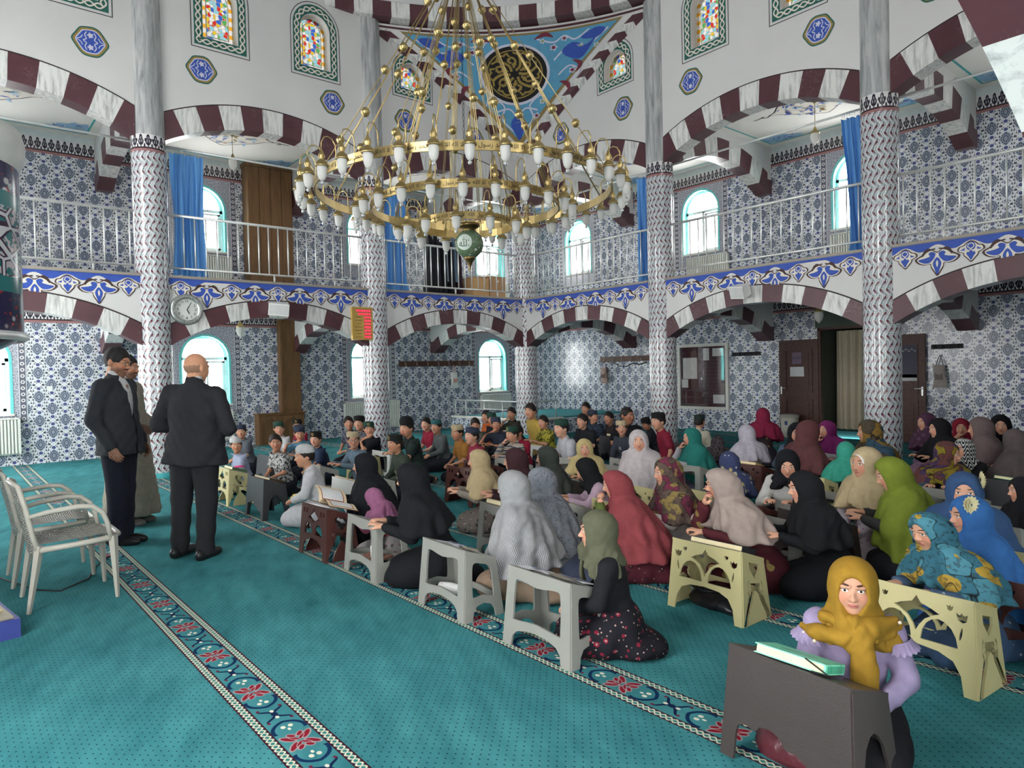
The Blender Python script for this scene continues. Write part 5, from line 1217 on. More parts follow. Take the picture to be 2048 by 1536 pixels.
for d_ in DESKS: desk(*d_)
# ---------------------------------------------------------------- white woven armchairs
def m_weave():
    g=G('woven_white_plastic',.4,.4); u,v,_=g.uv(); a=g.sin(u*210.); b=g.sin(v*210.); k=g.sin(u*105.)*g.sin(v*105.)
    h=g.mix(k>0.,(0,0,0),(255,255,255)); hh=g.sat(a*a*(k>0.)+b*b*(k<0.)); g.col(g.mix(hh,(112,108,100),(190,184,172))); g.bump(hh,.012,1.); return g.m
M_WEAVE=m_weave(); M_CHAIR=m_plastic('chair_plastic',(182,177,166))
def armchair():
    P=[]; 
    q=MB(); n=12   # seat
    for i in range(n):
        for j in range(n):
            def S(a,b): x=-.22+.44*a; y=-.2+.45*b; return (x,y,.415+.02*(abs(a-.5)*2)**2+.015*b-.02*max(0,b-.85)/.15)
            a,b,c,d=i/n,(i+1)/n,j/n,(j+1)/n; q.face([S(a,c),S(b,c),S(b,d),S(a,d)],[(a*.44,c*.45),(b*.44,c*.45),(b*.44,d*.45),(a*.44,d*.45)])
    P.append(('seat',q,M_WEAVE,True))
    q=MB()
    for i in range(n):
        for j in range(n):
            def S(a,b): x=(-.215+.43*a)*(1-.05*b); z=.36+.47*b; return (x,-.215-.07*b-.02*b*b-.03*(1-(2*a-1)**2),z+(-.02*(2*a-1)**2 if b==1 else 0))
            a,b,c,d=i/n,(i+1)/n,j/n,(j+1)/n; q.face([S(a,c),S(b,c),S(b,d),S(a,d)],[(a*.44,c*.45),(b*.44,c*.45),(b*.44,d*.45),(a*.44,d*.45)])
    P.append(('backrest',q,M_WEAVE,True))
    q=MB(); q.tube([(-.225,-.2,.36),(-.222,-.235,.5),(-.21,-.265,.68),(-.2,-.3,.825),(-.12,-.325,.84),(0,-.335,.843),(.12,-.325,.84),(.2,-.3,.825),(.21,-.265,.68),(.222,-.235,.5),(.225,-.2,.36)],.017,8); P.append(('back_frame',q,M_CHAIR,True))
    q=MB(); q.tube([(-.23,-.2,.4),(-.24,.0,.405),(-.235,.2,.415),(-.15,.265,.42),(.15,.265,.42),(.235,.2,.415),(.24,.0,.405),(.23,-.2,.4)],.02,8); P.append(('seat_frame',q,M_CHAIR,True))
    for sx in (-1,1):
        q=MB(); q.tube([(sx*.225,-.2,.43),(sx*.23,-.22,.3),(sx*.235,-.27,0)],[.026,.024,.014],4); P.append(('leg',q,M_CHAIR,False))
        q=MB(); q.tube([(sx*.235,.22,.43),(sx*.238,.225,.3),(sx*.24,.235,0)],[.03,.024,.013],4); P.append(('leg',q,M_CHAIR,False))
        q=MB(); q.tube([(sx*.215,-.26,.62),(sx*.245,-.15,.645),(sx*.255,.02,.66),(sx*.255,.1,.65),(sx*.25,.16,.6),(sx*.245,.19,.52),(sx*.24,.205,.42)],[.014,.017,.018,.018,.017,.016,.016],8); P.append(('armrest',q,M_CHAIR,True))
    return [(n_,q_.mesh(n_,m_,s2)) for n_,q_,m_,s2 in P]
AC=armchair()
for (x,y,lb) in ((5.93,-9.45,'white woven plastic armchair nearest the camera at left'),(5.18,-9.48,'white woven plastic armchair behind the nearer one')):
    T=thing('woven_armchair',lb,'chair',(x,y,0),.0,'two white armchairs facing the pupils')
    for n,me in AC: ob(n,me,T)
q=MB(); q.tube([(4.5,-9.95,.006),(5.2,-9.75,.006),(5.6,-9.62,.006),(5.75,-9.5,.006),(5.55,-9.3,.006),(5.2,-9.2,.006),(4.9,-9.05,.006)],.006,5); q.build('floor_cable',M_INK,smooth=True,label='thin dark cable lying on the carpet under the armchairs',cat='cable')
T=thing('book_tray','blue box with a brass rosary mosaic lid, lower left edge','box',(6.38,-9.98,0),.15); q=MB(); q.box((0,0,.055),(.5,.3,.11)); q.build('tray_body',plain((60,70,140),.5),T); q=MB(); q.box((0,0,.115),(.44,.25,.012)); q.build('patterned_lid',plain((150,140,120),.5),T)
for k in range(4): q=MB(); q.box((-.15+.1*k,.02*(-1)**k,.125),(.07,.16,.014),.2*k); q.build('trinket',plain((196,176,130),.4),T)
# ---------------------------------------------------------------- books, papers, bags
M_PAGE=plain((222,208,170),.8)
def book(x,y,z,rz,w_,d,h,c,label,tilt=-.27,name='closed_book',extra=None):
    T=thing(name,label,'book',(x,y,z),rz); T.rotation_euler=(tilt,0,rz)
    q=MB(); q.box((0,0,h/2),(w_-.01,d-.01,h-.008)); q.build('page_block',M_PAGE,T); cm=c if not isinstance(c,tuple) else plain(c,.45)
    for nmn,zz in (('back_cover',.002),('front_cover',h-.002)): q=MB(); q.box((0,0,zz),(w_,d,.004)); q.build(nmn,cm,T)
    q=MB(); q.box((w_/2-.002,0,h/2),(.005,d,h)); q.build('spine',cm,T)
    if extra: extra(T,w_,d,h)
    return T
g=G('mint_cover',.4,.4); x,y,z=g.obj(); rx=g.f('SQRT',x*x*1.0+y*y*2.2); orn=g.voro(g.vec(x,y,z),90.,'F1'); e=g.max(g.abs(x)*(1/.13),g.abs(y)*(1/.085)); mk=g.max(rx<.05,(e>.8)*(e<.96)); g.col(g.mix(mk*(orn>.32),(118,206,170),(66,150,122)))
def mint_extra(T,w_,d,h):
    q=MB(); 
    for k in range(5):
        q.box((w_/2+.002,-d*.36+d*.18*k,h/2),(.002,d*.13,h*.7))
    q.build('spine_ornament',plain((66,150,122),.4),T); q=MB(); q.tube([(w_/2-.05,-d/2,h),(w_/2+.01,-d/2-.015,.004),(w_/2-.03,-d/2-.01,.0)],.003,5); q.build('ribbon',M_INK,T)
book(10.31,-7.745,.405,-.06+PI/2+PI/2+1.45,.18,.27,.035,g.m,'thick mint green book on the dark brown desk',.0,'mint_book',mint_extra); bpy.data.objects['mint_book'].rotation_euler=Matrix.Rotation(-.3,3,'X').to_euler() ; bpy.data.objects['mint_book'].rotation_euler=(Matrix.Rotation(-.06,3,'Z')@Matrix.Rotation(-.3,3,'X')@Matrix.Rotation(.1,3,'Z')).to_euler(); bpy.data.objects['mint_book'].scale=(1.45,.62,1.)
def onslope(dx): return 0
def dtop(yrel): return DHF+.006-(yrel+DD-.025)/(2*(DD-.025))*(DHF-DHB)
def on_desk(i,dx,dy,rz,w_,d,h,c,label,name='closed_book'):
    D=DESKS[i]; v=Matrix.Rotation(D[2],3,'Z')@Vector((dx,dy,0)); T=book(D[0]+v.x,D[1]+v.y,dtop(dy)+.003,0,w_,d,h,c,label,0,name)
    T.rotation_euler=(Matrix.Rotation(D[2],3,'Z')@Matrix.Rotation(-.31,3,'X')@Matrix.Rotation(rz,3,'Z')).to_euler(); return T
on_desk(11,.02,0,.1,.36,.22,.04,(96,78,56),'thick closed book on the grey desk left of dotted scarf'); on_desk(4,.0,.05,.05,.36,.16,.035,(40,40,42),'black book with ornamented spine on cream tulip desk'); on_desk(8,.0,.03,0,.3,.18,.03,(78,104,72),'green book with pink flower on cream cutout desk'); on_desk(9,.04,.02,.2,.3,.2,.025,(70,58,40),'dark book on the charcoal solid desk'); on_desk(40,-.05,0,.4,.3,.22,.03,(50,110,86),'green open-edged book on the black desk at right'); on_desk(39,0,0,.2,.26,.18,.025,(206,196,170),'cream book on the cream desk by the column'); on_desk(33,0,0,.1,.26,.18,.03,(190,160,110),'tan book on the brown desk near lilac scarf'); on_desk(46,.05,0,.3,.3,.2,.04,(60,44,38),'dark book on the far black desk'); on_desk(20,0,0,.05,.42,.2,.012,(150,124,80),'flat wooden board on the white panel desk','wooden_board')
T=thing('pink_flower','pink flower lying on the green book','flower',(3.28,-7.42,.43)); 
for k in range(5): q=MB(); a=2*PI*k/5; q.lathe([(.001,0),(.03,.008),(.034,.02),(.001,.018)],(.03*math.cos(a),.03*math.sin(a),0),8); q.build('petal',plain((196,60,120),.6),T,True)
# open book
T=thing('open_book','open holy book with framed page on the brown desk','book',(6.2,-7.62,.405)); T.rotation_euler=(Matrix.Rotation(-.3,3,'X')).to_euler()
for sx in (-1,1):
    q=MB(); n=10
    for i in range(n):
        def Z(t): return .05*math.sin(PI*min(1,t*1.05))**.8*(1-.55*t)+.006+ (.13*t if sx<0 else .0)
        a,b=i/n,(i+1)/n; q.face([(sx*.2*a*(.85 if sx<0 else 1),-.13,Z(a)),(sx*.2*b*(.85 if sx<0 else 1),-.13,Z(b)),(sx*.2*b*(.85 if sx<0 else 1),.13,Z(b)),(sx*.2*a*(.85 if sx<0 else 1),.13,Z(a))],[(a,0),(b,0),(b,1),(a,1)])
    g=G('book_page',.7); u,v,_=g.uv(); e=g.max(g.abs(u-.5),g.abs(v-.5)); ln=g.sin(v*110.)*g.noise(g.vec(u*60.,v*15.,0.),2,1); c=g.mix(e<.4,(222,200,166),(150,100,80)); c=g.mix(e<.36,c,(224,224,224)); g.col(g.mix((ln>.32)*(e<.34),c,(120,120,130)))
    q.build('page',g.m,T,True)
q=MB(); q.box((0,0,.003),(.4,.27,.006)); q.build('cover',plain((84,60,48),.5),T)
# papers on grey desk in front, wrapper, notes
def sheet(i,dx,dy,rz,w_,d,c,label,k):
    D=DESKS[i]; v=Matrix.Rotation(D[2],3,'Z')@Vector((dx,dy,0)); T=thing('paper_sheet',label,'paper',(D[0]+v.x,D[1]+v.y,dtop(dy)+.002+.003*k)); T.rotation_euler=(Matrix.Rotation(D[2],3,'Z')@Matrix.Rotation(-.31,3,'X')@Matrix.Rotation(rz,3,'Z')).to_euler()
    q=MB(); n=8
    for a in range(n): x0,x1=-w_/2+w_*a/n,-w_/2+w_*(a+1)/n; f=lambda x:.004*math.sin(x*40+i); q.face([(x0,-d/2,f(x0)),(x1,-d/2,f(x1)),(x1,d/2,f(x1)),(x0,d/2,f(x0))])
    q.build('sheet',plain(c,.8),T,True)
    q=MB(); q.box((0,d*.2,.008),(w_*.6,d*.2,.001)); q.build('printed_block',plain((110,116,150),.8),T)
sheet(0,-.12,.0,.3,.2,.15,(222,222,226),'printed leaflet at left on the grey desk before olive scarf',1); sheet(0,.03,.02,-.2,.18,.14,(150,140,126),'brown booklet on the grey desk before olive scarf',2); sheet(0,.15,.03,.1,.16,.12,(232,230,234),'crumpled white paper at right on olive scarf girl desk',3); sheet(1,-.06,.0,.2,.2,.14,(206,206,214),'printed sheet on the grey desk before dotted scarf',1); sheet(1,.08,.02,-.3,.14,.1,(176,160,140),'tan card on the grey desk before dotted scarf',2); sheet(16,.0,.0,.4,.16,.1,(170,170,90),'folded yellow green paper on the grey desk',1)
T=thing('snack_wrapper','crumpled white snack wrapper with red letters inside the grey desk','wrapper',(7.9,-7.62,.1)); q=MB(); q.lathe([(.004,-.1),(.03,-.085),(.035,-.04),(.038,0),(.034,.05),(.028,.085),(.004,.1)],(0,0,0),10); o=q.build('wrapper_body',plain((214,212,210),.4),T,True); o.rotation_euler=(0,PI/2,.3); q=MB(); tp=text_polys('Goupo',.05); add_text(q,tp,lambda x,y:(x,-.036,y)); o=q.build('lettering',plain((190,50,50),.5),T); o.rotation_euler=(0,.2,.0)
T=thing('note_card','folded cards and purse inside the black-veiled girl desk','card',(6.9,-7.62,.1)); q=MB(); q.box((0,0,.01),(.22,.16,.02),.3); q.build('purse',plain((150,110,96),.6),T); q=MB(); q.box((.05,-.02,.05),(.1,.004,.1),.3); q.build('card',M_PAPER,T)
def soft_bag(name,label,x,y,rz,L,W_,H,c,strap):
    T=thing(name,label,'bag',(x,y,0),rz); q=MB(); R=[]; n=20
    for j in range(9):
        v=j/8; z=H*v; w=(1-.35*v*v)*(.92+.08*math.sin(6*v)); R.append([((L/2)*w*math.copysign(abs(math.cos(a))**.6,math.cos(a))*(1+.03*math.sin(5*a+3*v)),(W_/2)*w*math.copysign(abs(math.sin(a))**.7,math.sin(a))*(1-.5*v**3),z+.012*math.sin(4*a+v)) for a in np.linspace(0,2*PI,n+1)[:-1]])
    for j in range(8):
        for i in range(n): k=(i+1)%n; q.face([R[j][i],R[j][k],R[j+1][k],R[j+1][i]])
    q.face(R[0][::-1]); q.face(R[-1]); g=G(name+'_leather',.35,.5); xx,yy,zz=g.obj(); nn=g.noise(g.vec(xx,yy,zz),14,3); g.col(g.mix(nn,tuple(v*.8 for v in c),c)); g.bump(nn,.02,.6); q.build('bag_body',g.m,T,True,merge=True)
    q=MB(); q.tube([(-L*.36,-W_*.1,H*.93),(-L*.3,-W_*.45,H*1.05),(-L*.05,-W_*.55,H*1.02),(L*.1,-W_*.2,H*.97)],.011,7); q.build('strap',plain(strap,.4),T,True); q=MB(); q.tube([(-L*.4,0,H*.98),(0,0,H*1.02),(L*.4,0,H*.98)],.005,5); q.build('zip',M_STEEL,T,True)
soft_bag('maroon_handbag','maroon leather handbag under the large dark brown desk',10.27,-7.68,-.1,.34,.16,.16,(96,40,50),(60,36,40)); soft_bag('black_handbag','shiny black bag on the carpet under the cream tulip desk',9.12,-6.42,-.15,.44,.24,.11,(34,34,38),(24,24,28))
# ================================================================ people: implicit surfaces polygonised once, then posed
F32=np.float32
class Gd:
    def __init__(s,xs,ys,zs):
        s.ax=[np.asarray(a,F32) for a in (xs,ys,zs)]; s.X,s.Y,s.Z=np.meshgrid(*s.ax,indexing='ij')
def axis(lo,hi,h,fine=()):   # fine: (a,b,hf) ranges
    out=[lo]; x=lo
    while x<hi:
        hh=h
        for a,b,hf in fine:
            if a-1e-6<=x<b: hh=min(hh,hf)
        x+=hh; out.append(x)
    return out
def sph_(g,c,r): return np.sqrt((g.X-c[0])**2+(g.Y-c[1])**2+(g.Z-c[2])**2)-r
def ell_(g,c,r):
    x,y,z=(g.X-c[0])/r[0],(g.Y-c[1])/r[1],(g.Z-c[2])/r[2]; k0=np.sqrt(x*x+y*y+z*z)+1e-9; k1=np.sqrt((x/r[0])**2+(y/r[1])**2+(z/r[2])**2)+1e-9
    return k0*(k0-1)/k1
def cap_(g,a,b,ra,rb):
    ab=[b[i]-a[i] for i in range(3)]; L=sum(v*v for v in ab)+1e-12
    px,py,pz=g.X-a[0],g.Y-a[1],g.Z-a[2]; t=np.clip((px*ab[0]+py*ab[1]+pz*ab[2])/L,0,1)
    return np.sqrt((px-t*ab[0])**2+(py-t*ab[1])**2+(pz-t*ab[2])**2)-(ra+(rb-ra)*t)
def smn(a,b,k):
    h=np.clip(.5+.5*(b-a)/k,0,1); return b*(1-h)+a*h-k*h*(1-h)
def smx(a,b,k): return -smn(-a,-b,k)
def surfnet(g,f):
    f=f.astype(F32); nx,ny,nz=f.shape; neg=f<0
    def cn(i,j,k): return neg[i:nx-1+i,j:ny-1+j,k:nz-1+k]
    cnt=sum(cn(i,j,k).astype(np.int8) for i in(0,1) for j in(0,1) for k in(0,1)); mix=(cnt>0)&(cnt<8)
    I,J,K=np.nonzero(mix); n=len(I); idx=-np.ones(mix.shape,np.int32); idx[I,J,K]=np.arange(n)
    S_=np.zeros((n,3),F32); C=np.zeros(n,F32); ax=g.ax
    cor=[(i,j,k) for i in(0,1) for j in(0,1) for k in(0,1)]
    for a in range(8):
        for b in range(a+1,8):
            d=[cor[b][q]-cor[a][q] for q in range(3)]
            if sum(map(abs,d))!=1: continue
            A=f[I+cor[a][0],J+cor[a][1],K+cor[a][2]]; B=f[I+cor[b][0],J+cor[b][1],K+cor[b][2]]; m_=(A<0)!=(B<0)
            t=np.where(m_,A/(A-B+1e-12),0)
            for q,ii in enumerate((I,J,K)):
                p0=ax[q][ii+cor[a][q]]; p1=ax[q][ii+cor[b][q]]; S_[:,q]+=np.where(m_,p0+(p1-p0)*t,0)
            C+=m_
    V=S_/C[:,None]; Fs=[]
    for q in range(3):
        sl0=[slice(None)]*3; sl1=[slice(None)]*3; sl0[q]=slice(0,-1); sl1[q]=slice(1,None); ch=neg[tuple(sl0)]!=neg[tuple(sl1)]
        o1,o2=[(1,2),(2,0),(0,1)][q]
        P=np.array(np.nonzero(ch)).T; ok=(P[:,o1]>0)&(P[:,o2]>0)&(P[:,o1]<f.shape[o1]-1)&(P[:,o2]<f.shape[o2]-1); P=P[ok]
        def ci(d1,d2): Q=P.copy(); Q[:,o1]-=d1; Q[:,o2]-=d2; return idx[Q[:,0],Q[:,1],Q[:,2]]
        quad=np.stack([ci(1,1),ci(0,1),ci(0,0),ci(1,0)],1); fl=neg[P[:,0],P[:,1],P[:,2]]
        quad[~fl]=quad[~fl][:,::-1]; Fs.append(quad)
    Q=np.concatenate(Fs); Q=Q[(Q>=0).all(1)]
    return V,Q
def relax(V,Q,n=1,lam=.5):
    E=np.concatenate([Q[:,[0,1]],Q[:,[1,2]],Q[:,[2,3]],Q[:,[3,0]]]); 
    for _ in range(n):
        S_=np.zeros_like(V); C=np.zeros(len(V),F32); np.add.at(S_,E[:,0],V[E[:,1]]); np.add.at(C,E[:,0],1); np.add.at(S_,E[:,1],V[E[:,0]]); np.add.at(C,E[:,1],1)
        V=V*(1-lam)+lam*S_/np.maximum(C,1)[:,None]
    return V
HC=np.array((0,.02,.735)); PIV=np.array((0,-.01,.63))
def head_sdf(g,ears=True,adult=0.):
    o=HC
    def c(x,y,z): return (o[0]+x,o[1]+y,o[2]+z)
    d=ell_(g,c(0,-.012,.022),(.076,.094,.092)); d=smn(d,ell_(g,c(0,.022,-.03),(.059,.068,.082)),.03)
    for s in (-1,1): d=smn(d,ell_(g,c(s*.036,.048,-.032),(.027,.032,.034)),.022)
    d=smn(d,ell_(g,c(0,.052,-.09),(.028,.03,.021)),.026)
    for s in (-1,1): d=smx(d,-sph_(g,c(s*.031,.108,.006),.0165),.014)
    for s in (-1,1): d=smn(d,sph_(g,c(s*.031,.0735,.004),.0145),.005)
    for s in (-1,1): d=smn(d,cap_(g,c(s*.014,.094,.022),c(s*.047,.081,.02),.006,.005),.012)
    d=smn(d,cap_(g,c(0,.087,.004),c(0,.107,-.03),.006,.0105),.012)
    for s in (-1,1): d=smn(d,sph_(g,c(s*.0105,.097,-.033),.0075),.007)
    d=smn(d,ell_(g,c(0,.087,-.0535),(.019,.009,.0048)),.006); d=smn(d,ell_(g,c(0,.086,-.063),(.0165,.009,.0055)),.006)
    if ears:
        for s in (-1,1): d=smn(d,ell_(g,c(s*.079,-.012,-.008),(.011,.019,.031)),.008)
    d=smn(d,cap_(g,c(0,-.012,-.07),(0,-.03,.55),.043,.05),.025)
    return d
ARM={'desk':(((.205,.10,.375),(.10,.275,.43)),((-.205,.10,.375),(-.10,.275,.43))),
     'lap':(((.2,.03,.35),(.055,.2,.27)),((-.2,.03,.35),(-.055,.2,.27))),
     'chin':(((.17,.23,.42),(.06,.165,.60)),((-.205,.10,.375),(-.08,.29,.43))),
     'clasp':(((.16,.22,.43),(.035,.185,.60)),((-.16,.22,.43),(-.035,.185,.60))),
     'side':(((.215,-.05,.35),(.2,.03,.17)),((-.215,-.05,.35),(-.2,.03,.17)))}
SHO=(.145,-.035,.548)
def legs(g,r):
    d=None
    for s in (-1,1):
        a=cap_(g,(s*.075,-.09,.165),(s*.105,.24,.085),r*1.15,r*.88); b=cap_(g,(s*.105,.24,.075),(s*.085,-.2,.058),r*.78,r*.6); f=ell_(g,(s*.075,-.25,.045),(.035,.07,.04))
        q=smn(smn(a,b,.03),f,.03); d=q if d is None else np.minimum(d,q)
    return d
def torso(g,e=0.):
    d=ell_(g,(0,-.075,.2),(.14+e,.115+e,.115+e)); d=smn(d,ell_(g,(0,-.05,.35),(.118+e,.085+e,.14)),.06); d=smn(d,ell_(g,(0,-.04,.47),(.135+e,.085+e,.115)),.05)
    for s in (-1,1): d=smn(d,sph_(g,(s*.125,-.035,.535),.048+e),.05)
    return d
LODS={'hi':dict(b=.02,h=.0062,g=.0135,s=.011,hand=.0054),'lo':dict(b=.028,h=.0104,g=.021,s=.0165,hand=.0086)}
_TC={}
def hand_tpl(lod,curl):
    k=('hand',lod,curl)
    if k in _TC: return _TC[k]
    h=LODS[lod]['hand']; g=Gd(axis(-.06,.08,h),axis(-.06,.15,h),axis(-.09,.04,h))
    d=cap_(g,(0,-.05,0),(0,.01,0),.021,.022); d=smn(d,ell_(g,(0,.045,0),(.036,.045,.0145)),.02)
    for i,(x,L) in enumerate(((-.028,.042),(-.0095,.054),(.0095,.058),(.0275,.05))):
        p=np.array((x*.95,.078-abs(x)*.15,.0)); ang=-.1-curl*.35; r=.0088
        for sg in range(3):
            l=L*(.45,.32,.26)[sg]*1.05; q=p+np.array((x*.12*l/.02*.3,math.cos(ang)*l,math.sin(ang)*l)); d=smn(d,cap_(g,p,q,r,r*.93),.004 if sg else .008); p=q; r*=.93; ang-=curl
    p=np.array((.03,.02,-.004)); q=np.array((.052,.052,-.016-.01*curl)); e=np.array((.05-.012*curl,.082,-.024-.022*curl)); d=smn(d,cap_(g,p,q,.0125,.0105),.012); d=smn(d,cap_(g,q,e,.0105,.008),.004)
    _TC[k]=surfnet(g,d); return _TC[k]
def tpl(kind,pose,lod):
    k=(kind,pose,lod)
    if k in _TC: return _TC[k]
    L=LODS[lod]
    if kind=='body':
        h=L['h']; fx=[(-.10,.10,h)]; g=Gd(axis(-.27,.27,L['b'],fx),axis(-.33,.34,L['b'],[(-.1,.14,h)]),axis(-.01,.87,L['b'],[(.60,.87,h)]))
        d=head_sdf(g); d=smn(d,torso(g,-.012),.03); d=np.minimum(d,legs(g,.062))
        for (el,wr),s in zip(ARM[pose],(1,-1)):
            sh=(s*SHO[0],SHO[1],SHO[2]); d=smn(d,smn(cap_(g,sh,el,.036,.03),cap_(g,el,wr,.029,.021),.012),.02)
        V,Q=surfnet(g,d); parts=[(V,Q)]
        for (el,wr),s in zip(ARM[pose],(1,-1)):
            HV,HQ=hand_tpl(lod,.75 if pose in('clasp','chin') else .45); HV=HV*.92
            if s<0: HV=HV*np.array((-1,1,1),F32); HQ=HQ[:,::-1]
            f=np.array(wr)-np.array(el); f/=np.linalg.norm(f)
            pn=np.array((0,0,1.)) if pose in('desk','lap') or (pose=='chin' and s<0) else (np.array((0,-1.,.2)) if pose in('chin','clasp') else np.array((-s,0,0.)))
            if pose in('chin','clasp') and not (pose=='chin' and s<0): pn=np.array((s*.5,.85,.1))
            if pose=='lap': f=np.array((-s*.75,.6,-.15)); f/=np.linalg.norm(f)
            z=pn-f*(pn@f); z/=np.linalg.norm(z); x=np.cross(f,z)
            parts.append(((HV@np.stack([x,f,z])+np.array(wr)).astype(F32),HQ))
        o=0; VV=[];QQ=[]
        for v,q in parts: VV.append(v); QQ.append(q+o); o+=len(v)
        R=(np.concatenate(VV),np.concatenate(QQ))
    elif kind in ('top','tee'):
        h=L['g']; g=Gd(axis(-.3,.3,h),axis(-.24,.36,h),axis(.08,.66,h)); d=torso(g,.016)
        d=smn(d,cap_(g,(0,-.03,.55),(0,-.022,.605),.075,.056),.03)
        for (el,wr),s in zip(ARM[pose],(1,-1)):
            sh=(s*SHO[0],SHO[1],SHO[2])
            if kind=='top': a=smn(cap_(g,sh,el,.056,.05),cap_(g,el,np.array(el)*.12+np.array(wr)*.88,.049,.04),.02)
            else: m_=tuple(np.array(sh)*.35+np.array(el)*.65); a=cap_(g,sh,m_,.055,.058)
            d=smn(d,a,.03)
        d=d+.0035*np.sin(g.Z*62+3*np.sin(g.X*22))*np.cos(g.Y*38+g.X*20)+.003*np.sin(g.X*75+g.Z*38)*np.clip((.5-g.Z)*5,0,1)
        d=smx(d,.13-g.Z,.02); V,Q=surfnet(g,d); R=(relax(V,Q,1),Q)
    elif kind in ('skirt','trousers'):
        h=L['g']*1.15; g=Gd(axis(-.3,.3,h),axis(-.4,.4,h),axis(-.02,.36,h))
        if kind=='trousers':
            d=legs(g,.078); d=np.minimum(d,ell_(g,(0,-.09,.2),(.155,.135,.125)))
        else:
            d=legs(g,.088); d=smn(d,ell_(g,(0,.02,.1),(.2,.26,.13)),.09); d=smn(d,ell_(g,(0,-.22,.05),(.19,.14,.07)),.06); d=smn(d,ell_(g,(0,-.07,.2),(.165,.14,.14)),.05)
        a=np.arctan2(g.X,g.Y); d=d+.008*np.sin(a*9+g.Z*8)*np.clip((.3-g.Z)*4,0,1)*(1 if kind=='skirt' else .3)
        d=smx(d,-g.Z+.004,.01); V,Q=surfnet(g,d); R=(relax(V,Q,1),Q)
    elif kind=='scarf':
        pose,apose=pose
        h=L['s']; zb={'cape':.40,'long':.22,'wrap':.50}[pose]; wd={'cape':(.27,.205),'long':(.325,.275),'wrap':(.17,.13)}[pose]; ex={'cape':(.45,.55),'long':(.5,.6),'wrap':(.62,.7)}[pose]
        g=Gd(axis(-.36,.36,h),axis(-.32,.32,h),axis(zb-.06,.875,h)); o=HC
        def c(x,y,z): return (o[0]+x,o[1]+y,o[2]+z)
        d=ell_(g,c(0,-.016,.018),(.099,.117,.108)); d=smn(d,ell_(g,c(0,-.008,-.05),(.092,.1,.1)),.045)
        d=smn(d,cap_(g,c(0,-.02,-.09),c(0,-.025,-.17),.078,.088),.04)
        # drape: cone from the neck
        t=np.clip((.66-g.Z)/(.66-zb),0,1.2); rx=.07+(wd[0]-.07)*np.power(t,ex[0]); ry=.07+(wd[1]-.07)*np.power(t,ex[1]); a=np.arctan2(g.X,g.Y)
        fold=(.012*np.sin(a*8+2.5*np.sin(g.Z*9))+.008*np.sin(a*15+g.Z*14))*np.clip(t*1.4,0,1)
        rr=np.sqrt((g.X/rx)**2+((g.Y+.012)/ry)**2)+1e-6; cone=(rr-1)*np.minimum(rx,ry)*.8+fold
        cone=smx(cone,g.Z-.655,.03)
        if pose!='wrap':
            d=smn(d,cone,.045)
        else:
            d=smn(d,cone,.04); d=smn(d,cap_(g,(.03,.10,.62),(.05,.13,.46),.045,.03),.03)
        if pose!='wrap':
            for (el,wr),s in zip(ARM[apose],(1,-1)):
                sh=(s*SHO[0],SHO[1],SHO[2]); e2=tuple(np.array(sh)*.1+np.array(el)*.9); d=smn(d,cap_(g,sh,e2,.074,.074)+fold*.4,.05)
        zc=zb+.035*np.cos(a*2)+.012*np.sin(a*7); d=smx(d,zc-g.Z,.012)
        d=d+.0045*np.sin(g.Z*75+6*np.sin(g.X*16)+4*g.Y*10)*np.clip((.70-g.Z)*9,0,1)*np.clip((g.Z-.5)*9,0,1)+.002*np.sin((g.Y*1.2+g.Z)*85)*(g.Y<.02)
        d=smx(d,-ell_(g,c(0,.135,-.02),(.064,.105,.092)),.008)
        V,Q=surfnet(g,d); R=(relax(V,Q,1,.4),Q)
    elif kind=='hair':
        h=L['h']*1.15; g=Gd(axis(-.1,.1,h),axis(-.13,.13,h),axis(.66,.87,h)); o=HC
        d=ell_(g,(0,.006,.757),(.083,.101,.106)); d=smx(d,-ell_(g,(0,.14,.685),(.088,.115,.11)),.012); d=smx(d,.7-g.Z+.25*(g.Y-.02),.012); d=smx(d,-ell_(g,(.1,.03,.72),(.03,.022,.03)),.01); d=smx(d,-ell_(g,(-.1,.03,.72),(.03,.022,.03)),.01)
        d=d+.004*np.sin(g.X*150+g.Z*40)*np.sin(g.Y*90+g.X*60); V,Q=surfnet(g,d); R=(V,Q)
    _TC[k]=R; return R
def rotm(yaw,pitch,roll):
    return np.array(Matrix.Rotation(yaw,3,'Z')@Matrix.Rotation(pitch,3,'X')@Matrix.Rotation(roll,3,'Y'))
def pose_v(V,yaw,pitch,roll,lean,z0=.555,z1=.655):
    w=np.clip((V[:,2]-z0)/(z1-z0),0,1); w=w*w*(3-2*w); out=V.copy().astype(np.float64)
    R1=rotm(yaw,pitch,roll); full=(V-PIV)@R1.T+PIV
    Rh=rotm(yaw*.5,pitch*.5,roll*.5); half=(V-PIV)@Rh.T+PIV
    w=w[:,None]; out=np.where(w<.5,V*(1-2*w)+half*2*w,half*(2-2*w)+full*(2*w-1))
    if lean: out[:,1]+=lean*np.clip(out[:,2]-.2,0,1); out[:,2]-=.5*lean*lean*np.clip(out[:,2]-.2,0,1)
    return out
